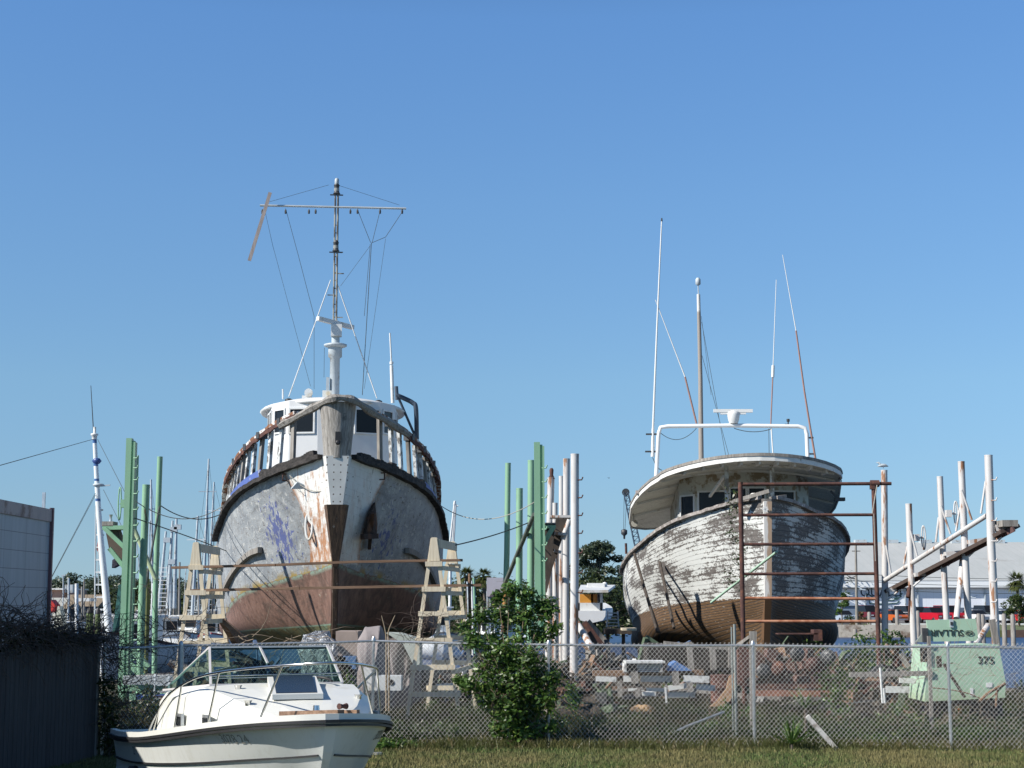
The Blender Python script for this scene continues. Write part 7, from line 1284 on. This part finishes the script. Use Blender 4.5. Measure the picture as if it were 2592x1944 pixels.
mb = MB(); mb.lathe(PG(2430, 1822) + Vector((0, 0, .12)), [(.02, 0), (.055, .03), (.06, .07), (.03, .12)], 10); one('ball', 'small bright orange float in the weeds below the compressor', 'float', mb, simple('orange_plastic', (.75, .13, .03), .5))
cc_ = PG(2215, 1822); mb = MB()
for k_ in range(5): mb.tube([cc_ + Vector((.44 * (1 - k_ * .05) * math.cos(u_ * .42), .28 * math.sin(u_ * .42), .05 + .03 * k_ + .05 * math.sin(u_ + k_))) for u_ in range(16)], .012, 5)
one('hose_coil', 'coil of faded red hose lying in the weeds', 'hose', mb, simple('faded_red_hose', (.42, .2, .16), .7))
def lump(name, label, cat, c, r, m, sq=.5, seed=0, nn=14):
    mb = MB(); rr = []
    for i in range(nn):
        th = math.pi * (i / (nn - 1)) * .5; row = []
        for k_ in range(2 * nn + 1):
            ph = 2 * math.pi * k_ / (2 * nn); d = Vector((math.sin(th) ** sq * math.cos(ph), math.sin(th) ** sq * math.sin(ph), math.cos(th))); f = 1 + .28 * mnoise.noise(d * 2.2 + Vector((seed, 0, 0))) + .07 * mnoise.noise(d * 7 + Vector((seed, 3, 0)))
            row.append(c + Vector((d.x * r[0], d.y * r[1], d.z * r[2])) * f)
        row[-1] = row[0]; rr.append(row)
    mb.grid(rr, True); return one(name, label, cat, mb, m)
tarp = simple('grey_brown_tarp', (.24, .215, .215), .9, var=.12, scale=3, bump=.5, dirt=(.15, .13, .125), dirt_amt=.3)
def shroud(name, label, outline, Y, dep, m, bulge=.25):     # cloth draped over something: outline at the middle depth, pulled in front and back
    c = P(sum(x_ for x_, y_ in outline) / len(outline), sum(y_ for x_, y_ in outline) / len(outline), Y); o2 = [P(x_, y_, Y) for x_, y_ in outline] + [P(*outline[0], Y)]; ring = [o2[i].lerp(o2[i + 1], k_ / 8) for i in range(len(outline)) for k_ in range(8)] + [o2[0]]; rr = []
    for i in range(13):
        u = -1 + 2 * i / 12; k_ = math.sqrt(max(.0, 1 - abs(u) ** 3)); rr.append([Vector((c.x + (p.x - c.x) * k_, Y + u * dep / 2, max(p.z if p.z < .05 else 0, (p.z - 0) * (.15 + .85 * k_)))) + Vector((.11, .16, .09)) * mnoise.noise(p * 3.1 + Vector((0, u * 2, 0))) for p in ring])
    mb = MB(); mb.grid(rr, True, flip=True); return one(name, label, 'tarp', mb, m)
shroud('covered_heap', 'big angular grey tarp heap behind the fence under the grey trawler', [(868, 1765), (905, 1690), (912, 1612), (925, 1587), (962, 1585), (975, 1610), (985, 1680), (1000, 1765)], 33.5, 1.6, tarp)
shroud('covered_heap', 'rounded grey tarp covered boat with pale curved edge left of the right trestle', [(975, 1770), (980, 1640), (985, 1605), (1010, 1612), (1040, 1650), (1060, 1700), (1068, 1770)], 38, 1.6, simple('grey_tarp_dark', (.20, .18, .18), .9, var=.15, scale=3, bump=.5))
mb = MB(); mb.prism([P(x_, y_, 37) for x_, y_ in ((975, 1602), (1010, 1604), (1045, 1614), (1062, 1625), (1062, 1700), (1050, 1690), (1020, 1630), (990, 1610))], (0, 1.2, 0)); one('upturned_dinghy', 'pale grey upturned dinghy hull beside the right trestle', 'dinghy', mb, simple('pale_grey_dinghy', (.42, .46, .42), .7))
mb = MB(); pbox(mb, 850, 1598, 905, 1660, 38, 1.2); one('covered_pallet', 'low brownish box behind the silver bag', 'box', mb, simple('brown_box', (.33, .27, .24), .9))
t = NT('silver_plastic'); n = t.noise(t.obj, 6, 6, .7, 1.5); c = t.mix(t.step(n, .4, .6), (.10, .11, .13), (.5, .52, .55)); t.bump(n, 1, .08); sil = t.done(c, .25, .4)
shroud('silver_bag', 'crumpled silver plastic sheet wrapped round an outboard behind the windshield', [(770, 1760), (762, 1640), (768, 1606), (800, 1596), (830, 1600), (848, 1625), (850, 1700), (845, 1760)], 33, .9, sil)
wb_ = thing('appliance', 'white metal box with a round black hole behind the speedboat bow', 'appliance', P(985, 1760, 31.5)); mb = MB(); pbox(mb, 950, 1711, 1015, 1748, 31.5, .45); mb.build('case', simple('appliance_white', (.6, .63, .64), .5, dirt=(.4, .38, .34), dirt_amt=.3), wb_); mb = MB(); mb.lathe(P(990, 1727, 31.5), [(.055, 0), (.055, .012)], 14, (0, -1, 0)); mb.build('round_hole', MT['black'], wb_)
mb = MB(); mb.prism([P(x_, y_, 31.6) for x_, y_ in ((920, 1690), (945, 1695), (950, 1748), (928, 1748))], (0, .3, 0)); one('outboard_cowl', 'small white cowl left of the white metal box', 'cowl', mb, MT['white'])
lump('rock', 'tan brown boulder in the grass behind the fence', 'rock', PG(1628, 1822), (.33, .25, .28), simple('tan_rock', (.33, .22, .12), .95, var=.25, scale=6, bump=.8), .7, 5)
for i, (x0, y0, x1, y1, Y, lab) in enumerate(((1530, 1592, 1600, 1605, 50, 'dark workbench frame left of the peeling boat'), (1575, 1590, 1612, 1596, 46, 'pale board lying on the workbench left of the peeling boat'))): mb = MB(); pbox(mb, x0, y0, x1, y1, Y, 1); one('workbench' if i == 0 else 'board', lab, 'bench' if i == 0 else 'board', mb, [MT['darkwood'], MT['fir']][i])
for x_, lab in ((1535, 'left'), (1575, 'middle'), (1615, 'right')): mb = MB(); pbox(mb, x_, 1600, x_ + 8, 1660, 50.2, .3); one('bench_leg_block', lab + ' dark timber block holding up the workbench', 'timber', mb, MT['darkwood'])
board(1478, 1575, 1530, 1642, 46, .16, 'rusty brown timber slanting down right of the white posts', MT['rust'], nm='timber', cat='timber', th=.14); board(1488, 1572, 1545, 1638, 47, .14, 'grey timber slanting behind the rusty one', ow, nm='timber', cat='timber', th=.12)
for i in range(25):
    px = 1480 + 165 * (i // 5) + rnd.uniform(10, 150); py = rnd.uniform(1655, 1740); Y = rnd.uniform(36, 46); mb = MB(); L_ = rnd.uniform(.3, 1.4); p = P(px, py, Y); p.z = rnd.uniform(.1, .7); a = rnd.uniform(-.3, .3)
    mb.bar(p - Vector((L_, a, a)), p + Vector((L_, a, a)), rnd.uniform(.05, .15), rnd.uniform(.05, .2), side=(0, 0, 1)); c0 = ['darkwood', 'oldwood', 'rust', 'plank', 'dark'][i % 5]
    one('scrap_timber', ['dark', 'grey', 'rusty', 'brown', 'black'][i % 5] + ' scrap timber lying behind the fence near ' + ['the middle white posts', 'the white debris stack', 'the capped timber post', 'the rusty frame', 'the compressor'][i // 5], 'timber', mb, MT[c0], 'scrap timbers lying in the yard')
for i in range(6):
    px = rnd.uniform(1080, 1500) if i % 2 else rnd.uniform(290, 700); Y = rnd.uniform(36, 48); p = P(px, 1700, Y); L_ = rnd.uniform(.3, 1.0); mb = MB(); z_ = rnd.uniform(.08, .7); mb.bar(Vector((p.x - L_, Y, z_)), Vector((p.x + L_, Y + .3, z_ + rnd.uniform(-.1, .1))), rnd.uniform(.06, .25), rnd.uniform(.1, .3), side=(0, 0, 1))
    one('scrap_timber', ['dark', 'white', 'grey'][i % 3] + ' scrap piece lying behind the fence near ' + ('the tall bush' if i % 2 else 'the left trestle'), 'timber', mb, [MT['darkwood'], MT['white'], ow][i % 3], 'scrap pieces by the trestles')
jm = [MT['darkwood'], MT['oldwood'], MT['rust'], MT['plank'], MT['dark'], pw, simple('dirty_blue_junk', (.07, .12, .22), .7), simple('dirty_green_junk', (.09, .13, .08), .8), simple('dull_grey_junk', (.10, .10, .10), .8)]
RJ = random.Random(21)
def heap(px0, px1, py_top, Y, lab, n=60, light=0):
    a = P(px0, py_top, Y); b = P(px1, py_top, Y); root = thing('scrap_heap', lab, 'scrap', ((a.x + b.x) / 2, Y, 0), 0, 'heaps of scrap in the yard'); mbs = [MB() for _ in jm]
    core = MB(); w_ = (b.x - a.x); rr = []
    for i in range(9):
        v = -1 + i / 4; row = []
        for k_ in range(25):
            u = -1 + k_ / 12; h = a.z * .8 * max(0, 1 - abs(u) ** 3) * max(0, 1 - abs(v) ** 2.2) * (1 + .35 * mnoise.noise(Vector((u * 4 + px0, v * 3, 0)))); row.append(Vector(((a.x + b.x) / 2 + u * w_ * .55, Y + v * 1.3, h + .01)))
        rr.append(row)
    core.grid(rr, False); core.build('mound', simple('heap_dirt_%d' % px0, (.05, .042, .034), .95, var=.5, scale=4, bump=.8), root)
    for k_ in range(n):
        u = RJ.uniform(-1, 1); x = (a.x + b.x) / 2 + u * w_ * .5; h = a.z * (1 - abs(u) ** 3) * RJ.uniform(.35, 1.05); y = Y - 1.2 * (1 - h / max(a.z, .1)) * RJ.uniform(.3, 1) - .1; c = Vector((x, y, max(.06, h))); j = RJ.choice([0, 0, 0, 1, 2, 3, 3, 4, 4, 7, 7, 8] + ([5, 5, 6] if light else [])); mb = mbs[j]
        if RJ.random() < .55: L_ = RJ.uniform(.25, .9); d = Vector((RJ.uniform(-1, 1), RJ.uniform(-.5, .3), RJ.uniform(-.35, .45))).normalized(); mb.bar(c - d * L_, c + d * L_, RJ.uniform(.03, .13), RJ.uniform(.02, .1))
        elif RJ.random() < .5: mb.box(c, (RJ.uniform(.1, .5), RJ.uniform(.1, .4), RJ.uniform(.08, .35)), rz=RJ.uniform(0, 3), ry=RJ.uniform(-.4, .4))
        else: L_ = RJ.uniform(.2, .7); d = Vector((RJ.uniform(-1, 1), RJ.uniform(-.5, .5), RJ.uniform(-.2, .8))).normalized(); mb.tube([c - d * L_, c + d * L_], RJ.uniform(.015, .05), 7)
    for m_, mb in zip(jm, mbs):
        if mb.v: mb.build('scrap_pieces', m_, root).__setitem__('kind', 'stuff')
for q in ((1460, 1600, 1652, 44, 'heap of dark scrap right of the middle white posts', 60, 0), (1590, 1740, 1640, 42, 'heap of mixed scrap behind the white slatted crate', 70, 1), (1730, 1880, 1655, 41, 'dark scrap heap left of the timber post', 60, 0), (1900, 2060, 1650, 40, 'rusty scrap heap under the rusty frame', 90, 0), (2040, 2190, 1668, 42, 'low scrap heap below the rusty frame\'s right upright', 70, 0), (2190, 2330, 1672, 39, 'scrap heap left of the compressor', 60, 0),
          (1130, 1290, 1690, 40, 'low scrap heap behind the tall bush', 50, 1), (1290, 1470, 1668, 43, 'scrap heap at the feet of the middle posts', 60, 0), (1380, 1560, 1730, 35.5, 'low dark scrap left of the white debris stack', 50, 0), (560, 760, 1668, 40, 'scrap heap behind the speedboat windshield', 60, 1), (450, 600, 1700, 38, 'low scrap heap by the left trestle feet', 40, 1), (2100, 2260, 1735, 34.5, 'low scrap pile behind the two white stakes', 40, 0)): heap(*q)
def brush(px, py_top, Y, w_, lab, m='weed', n=700):
    p = P(px, py_top, Y); root = thing('brush', lab, 'brush', (p.x, Y, 0), 0, 'brush growing in the yard'); a = MB(); b = MB()
    for k_ in range(7): leaves(a, (p.x + RJ.uniform(-w_, w_), Y + RJ.uniform(-.4, .4), p.z * RJ.uniform(.2, .8)), (w_ * .4, .35, p.z * .25), n // 7, .04, RJ, .8, .1)
    twigs(b, (p.x, Y, p.z * .3), (w_, .3, p.z * .3), 40, p.z * .8, .006, 1.2, RJ); b.build('stems', simple('dry_brush_%d' % px, (.17, .13, .09), .9), root); a.build('leaves', LM[m], root)
for q in ((1500, 1640, 46, .8, 'green brush behind the slanting timbers', 'shrub'), (1640, 1665, 44, .8, 'dark brush behind the white debris'), (1760, 1668, 40, .7, 'weedy brush among the grey posts', 'shrub'), (2000, 1640, 41, .9, 'brush behind the rusty machinery'), (2130, 1655, 41, .7, 'green brush beside the rusty frame', 'shrub'), (2330, 1690, 36, .5, 'brush at the left side of the compressor'), (2560, 1690, 40, .7, 'brush right of the compressor', 'weed'), (1420, 1690, 33, .5, 'leafy brush right of the tall bush', 'shrub'), (1125, 1735, 36.8, .5, 'weedy brush left of the tall bush'), (700, 1690, 34, .6, 'brush behind the windshield', 'shrub'), (400, 1730, 34, .6, 'brush under the green platform'), (1850, 1770, 31.5, .5, 'weeds between the steel post and the boulder', 'shrub'), (2300, 1770, 31.5, .6, 'weeds under the white boards by the compressor', 'shrub')): brush(*q)
def tyre(p, r, ax, lab):
    mb = MB(); mb.lathe(p, [(r * .55, 0), (r * .9, -.02), (r, .05), (r, .13), (r * .9, .2), (r * .55, .18)], 20, ax); one('tyre', lab, 'tyre', mb, MT['black'])
tyre(PG(1480, 1790) + Vector((0, 0, .02)), .32, (0, 0, 1), 'old black tyre lying flat behind the fence near the white debris'); tyre(PG(1160, 1770) + Vector((0, 0, .3)), .3, (.3, -1, .2), 'old tyre leaning behind the bush near the right trestle')
for px, py, c_, lab in ((1210, 1800, (.6, .6, .58), 'white plastic bucket behind the fence under the right trestle'), (2120, 1765, (.06, .16, .35), 'blue plastic bucket near the rusty machinery'), (560, 1780, (.12, .3, .2), 'green plastic bucket behind the speedboat windshield')):
    p = PG(px, py); bk = thing('bucket', lab, 'bucket', p); mb = MB(); mb.lathe(p, [(.12, 0), (.16, .34), (.165, .36), (.14, .36), (.11, .05)], 14); mb.build('shell', simple('bucket%d' % px, c_, .5), bk); mb = MB(); mb.tube([p + Vector((.155 * math.cos(k_ * .35), 0, .34 + .12 * math.sin(k_ * .35))) for k_ in range(10)], .005, 4); mb.build('handle', MT['steel'], bk)
pal = thing('pallet', 'broken grey pallet lying in the yard before the peeling boat', 'pallet', P(1800, 1740, 36) * 1); pal.location.z = 0; WORLD[pal.name] = pal.location.copy()
for k_ in range(7): mb = MB(); mb.box((k_ * .17 - .5, 0, .13), (.1, 1.0, .02)); mb.build('slat', MT['oldwood'], pal, local=True)
for k_ in (-.45, 0, .45): mb = MB(); mb.box((0, k_, .06), (1.15, .09, .1)); mb.build('bearer', MT['oldwood'], pal, local=True)
drm = thing('oil_drum', 'rusty oil drum standing beside the timber post behind the fence', 'drum', P(1830, 1700, 37) * 1); drm.location.z = 0; WORLD[drm.name] = drm.location.copy(); mb = MB(); mb.lathe((0, 0, 0), [(.28, 0), (.29, .02), (.28, .3), (.295, .31), (.28, .32), (.28, .6), (.295, .61), (.28, .62), (.28, .86), (.29, .88), (.25, .87)], 20); mb.build('shell', MT['rust'], drm, local=True)
# ================================================================ plants
bush = thing('bush', 'tall glossy green bush growing up through the chain link fence', 'bush', (.0, 29.3, 0)); sb_ = MB(); lb = MB(); RB = random.Random(11)
base_ = P(1300, 1885, 29.25); base_.z = 0
cl = [(1262, 1510, 20), (1290, 1490, 26), (1330, 1505, 34), (1375, 1530, 26), (1215, 1560, 32), (1270, 1560, 50), (1330, 1560, 52), (1385, 1540, 40), (1200, 1620, 34), (1250, 1625, 40), (1310, 1630, 38), (1370, 1610, 44), (1402, 1590, 26), (1225, 1690, 36), (1270, 1700, 42), (1320, 1740, 44), (1360, 1720, 44), (1390, 1690, 34), (1240, 1760, 40), (1290, 1790, 50), (1345, 1790, 52), (1385, 1770, 40), (1270, 1840, 36), (1310, 1860, 36), (1350, 1850, 42), (1190, 1735, 30), (1165, 1722, 22), (1395, 1840, 32), (1180, 1590, 26), (1290, 1660, 40), (1340, 1670, 42), (1300, 1720, 46), (1250, 1730, 40), (1330, 1825, 44), (1400, 1720, 32), (1260, 1650, 40)]
for px, py, r in cl:
    r *= .97 if py > 1630 else 1; Y = (29.0 + RB.uniform(-.25, .3)) if py > 1630 else 29.3 + RB.uniform(-.35, .5); c = P(px, py, Y); rr_ = r * 29.3 / 4200
    leaves(lb, c, (rr_, rr_ * 1.1, rr_ * .95), int((300 if py > 1630 else 300) * (r / 40) ** 2) + 70, .047, RB, .7, .15)
    q = spline([base_ + Vector((RB.uniform(-.3, .3), RB.uniform(-.1, .1), 0)), base_.lerp(c, .5) + Vector((RB.uniform(-.15, .15), 0, .1)), c], 8); sb_.tube(q, .014, 5, .005)
    twigs(sb_, c, (rr_ * .6,) * 3, 6, .3, .004, .5, RB)
sb_.build('stems', simple('bush_stems', (.22, .17, .11), .9), bush); lb.build('leaves', LM['shrub'], bush)
def plant(px, py_base, h, w_, n, lab, m='weed', Y=None, leaf=.04):
    p = PG(px, py_base) if Y is None else Vector((P(px, py_base, Y).x, Y, 0 if Y < 60 else -.1)); root = thing('weed_clump', lab, 'plant', p); a = MB(); b = MB(); leaves(a, p + Vector((0, 0, h * .55)), (w_, w_ * .8, h * .5), n, leaf, RB, .8, .1); twigs(b, p, (w_ * .5, w_ * .4, 0), 12, h * .9, .004, 1.6, RB); b.build('stems', vm, root); a.build('leaves', LM[m], root)
for q in ((2155, 1885, .22, .35, 700, 'small leafy weed at the fence foot right of the leaning white board'), (2220, 1888, .2, .3, 500, 'second leafy weed along the fence foot'), (2300, 1886, .28, .3, 600, 'leafy weed between the fence posts before the hose coil'), (2460, 1890, .35, .5, 1200, 'broad leafy weed at the fence foot below the compressor'), (2400, 1878, .25, .4, 600, 'low weed left of the broad one below the compressor'), (960, 1900, .2, .5, 500, 'bright low weed beside the speedboat bow'), (1010, 1895, .16, .4, 400, 'thin low weed right of the speedboat bow')): plant(*q, m='shrub')
for q in ((2255, 1620, 1.75, .55, 2600, 'leafy green shrub by the first white post', 'shrub', 40, .06), (2160, 1620, 1.55, .4, 1200, 'ferny green shrub below the rusty frame\'s right upright', 'shrub', 42, .05), (2060, 1610, 1.6, .5, 900, 'bright green sapling before the peeling boat\'s right side', 'shrub', 40, .05), (2190, 1560, 1.9, .35, 800, 'thin green sapling left of the first white post', 'shrub', 41, .05), (1230, 1640, 1.9, .5, 900, 'tangled green creeper under the right trestle', 'weed', 37, .05), (880, 1690, 1.2, .25, 500, 'dark leafy sprig beside the silver bag', 'shrub', 32, .04), (2120, 1740, 1.3, .45, 900, 'yellow green weeds before the rusty machinery', 'shrub', 33, .04), (1185, 1800, .7, .45, 700, 'dark weeds between trestle and bush', 'weed', 31, .04)): plant(*q)
def spiky(px, Y, zc, L_, n, lab):
    c = P(px, 1850, Y); c.z = zc; root = thing('yucca', lab, 'plant', (c.x, Y, 0)); mb = MB()
    for k_ in range(n):
        a = RB.uniform(0, 6.28); el = RB.uniform(.35, 1.45); d = Vector((math.cos(a) * math.cos(el), math.sin(a) * math.cos(el), math.sin(el))); s = d.cross(Vector((0, 0, 1))).normalized() * .018; l = L_ * RB.uniform(.7, 1.1); mb.add([c - s, c + s, c + d * l * .6 + s * .8 - Vector((0, 0, .02)), c + d * l - Vector((0, 0, .1 * l)), c + d * l * .6 - s * .8 - Vector((0, 0, .02))], [(0, 1, 2, 3, 4)])
    mb.build('leaves', LM['shrub'], root); mb = MB(); mb.tube([(c.x, Y, 0), c], .03, 6); mb.build('stem', MT['bark'], root)
spiky(2003, 28.2, .12, .55, 34, 'spiky green yucca at the fence foot left of the leaning board'); spiky(2040, 29.6, .62, .55, 22, 'tall narrow spiky yucca above the leaning board')
# bare branches
for c_, sp, n_, L_, r_, lab in ((P(350, 1640, 28.8), (.6, .2, .55), 70, 1.1, .007, 'bare dark branches rising before the green posts at the left'), (P(440, 1650, 29.5), (.5, .3, .5), 50, 1.0, .007, 'bare twigs around the dark corner post of the chain link fence'), (P(320, 1800, 28.6), (.4, .2, .5), 40, .9, .007, 'tangled bare stems between the board fence and the speedboat'), (P(1085, 1600, 31), (.45, .2, .3), 40, .8, .006, 'dry bare vine twisting over the rail at the right trestle'), (P(2420, 1700, 29.6), (.9, .2, .35), 50, .9, .004, 'dry creeper stems in front of the compressor'), (P(700, 1615, 31), (.8, .3, .05), 16, 1.3, .008, 'long pale twigs above the windshield'), (P(2480, 1830, 29.4), (1.2, .2, .15), 50, .6, .005, 'dead brush along the fence foot at the right')):
    mb = MB(); twigs(mb, c_, sp, n_, L_, r_, .7 if 'long pale' not in lab else 0, RB); one('bare_branches', lab, 'branches', mb, vm if c_.x < 0 and 'pale' not in lab else simple('pale_dry_twigs' + str(n_), (.28, .22, .16), .9))
for x0, x1, lab in ((978, 966, 'left of two slim bare sticks standing behind the appliance'), (985, 1000, 'right of two slim bare sticks standing behind the appliance')):
    mb = MB(); mb.tube(spline([P(x0, 1800, 30.5), P(x0, 1640, 30.5), P(x0 - 2, 1600, 30.5), P(x1, 1558, 30.5)], 12), .022, 5, .008); one('sapling_stem', lab, 'stick', mb, simple('stick_bark', (.24, .19, .13), .9))
# ================================================================ grass and ground cover
RG = random.Random(5)
def blades(mb, x0, x1, y0, y1, n, h, wd, lean=.35, edge=None, dens=None):
    for _ in range(n):
        y = y0 + (y1 - y0) * RG.random() ** 1.0; x = RG.uniform(x0, x1)
        if abs(x) > y * .335 + .4: continue
        k = mnoise.noise(Vector((x * .8, y * .8, 0)))
        if dens is not None and k < dens + RG.uniform(-.15, .15): continue
        hh = h * RG.uniform(.5, 1.3) * (1 + .5 * k); a = RG.uniform(0, 3.14); dx, dy = math.cos(a) * wd, math.sin(a) * wd; lx, ly = RG.gauss(0, lean) * hh, RG.gauss(0, lean) * hh
        mb.add([(x - dx, y - dy, 0), (x + dx, y + dy, 0), (x + lx * .5 + dx * .7, y + ly * .5 + dy * .7, hh * .6), (x + lx, y + ly, hh), (x + lx * .5 - dx * .7, y + ly * .5 - dy * .7, hh * .6)], [(0, 1, 2, 3, 4)])
gm = lambda nm, a, b, c: leafmat(nm, a, b, c, .35)
t = NT('lawn_grass'); n = t.noise(t.obj, .55, 4, .6); n2 = t.noise(t.obj, 25, 2); c = t.mix(t.step(n, .4, .62), (.16, .145, .055), (.075, .12, .028)); c = t.mix(t.step(n2, .56, .66), c, (.27, .22, .10)); lg = t.done(c, .8)
mb = MB(); blades(mb, -8, 10, 23.6, 29.0, 75000, .065, .006); g1 = mb.build('lawn_grass', lg, origin=(0, 0, 0)); tag(g1, 'short dry green and yellow grass before the fence', 'grass', kind='stuff')
mb = MB(); blades(mb, -9, 9, 14, 23.6, 45000, .07, .008); g1 = mb.build('near_lawn_grass', lg, origin=(0, 0, 0)); tag(g1, 'dry grass of the lawn nearer the viewer', 'grass', kind='stuff')
mb = MB()
for _ in range(260): x = RG.uniform(-190, 160); y = 300 + RG.uniform(-8, 8); hz = RG.uniform(2.5, 6.0) + 1.5 * mnoise.noise(Vector((x * .05, 0, 0))); leaves(mb, (x, y, hz * .5), (5, 3, hz * .55), 60, .75, RG, .8, .4)
g1 = mb.build('far_woods', LM['far'], origin=(0, 0, 0)); tag(g1, 'far low woods along the horizon', 'woods', kind='stuff')
mb = MB(); blades(mb, -8, 10, 28.3, 29.5, 14000, .17, .007, .4); g1 = mb.build('fence_foot_grass', gm('tall_grass', (.08, .10, .03), (.15, .145, .055), (.26, .21, .11)), origin=(0, 0, 0)); tag(g1, 'longer tangled grass along the foot of the chain link fence', 'grass', kind='stuff')
mb = MB(); blades(mb, -13, 14, 29.3, 40, 80000, .24, .012, .5, dens=-.3); g1 = mb.build('yard_weeds', gm('yard_weeds', (.022, .036, .012), (.06, .06, .025), (.15, .12, .065)), origin=(0, 0, 0)); tag(g1, 'rough weeds and dead grass covering the yard behind the fence', 'weeds', kind='stuff')
mb = MB()
for _ in range(1500):
    y = 29.35 + 7 * RG.random() ** 2; x = RG.uniform(-.3, .31) * y
    k = mnoise.noise(Vector((x * .5, y * .7, 5)))
    if k < -.12: continue
    leaves(mb, (x, y, .06 + .2 * RG.random()), (.28, .28, .13 + .16 * max(k, 0)), 55, .03, RG, .8, .2)
g1 = mb.build('ground_creepers', leafmat('creeper_leaves', (.025, .05, .012), (.06, .105, .025), (.14, .15, .05), .8), origin=(0, 0, 0)); tag(g1, 'low dark leafy creepers in patches behind the fence', 'creepers', kind='stuff')
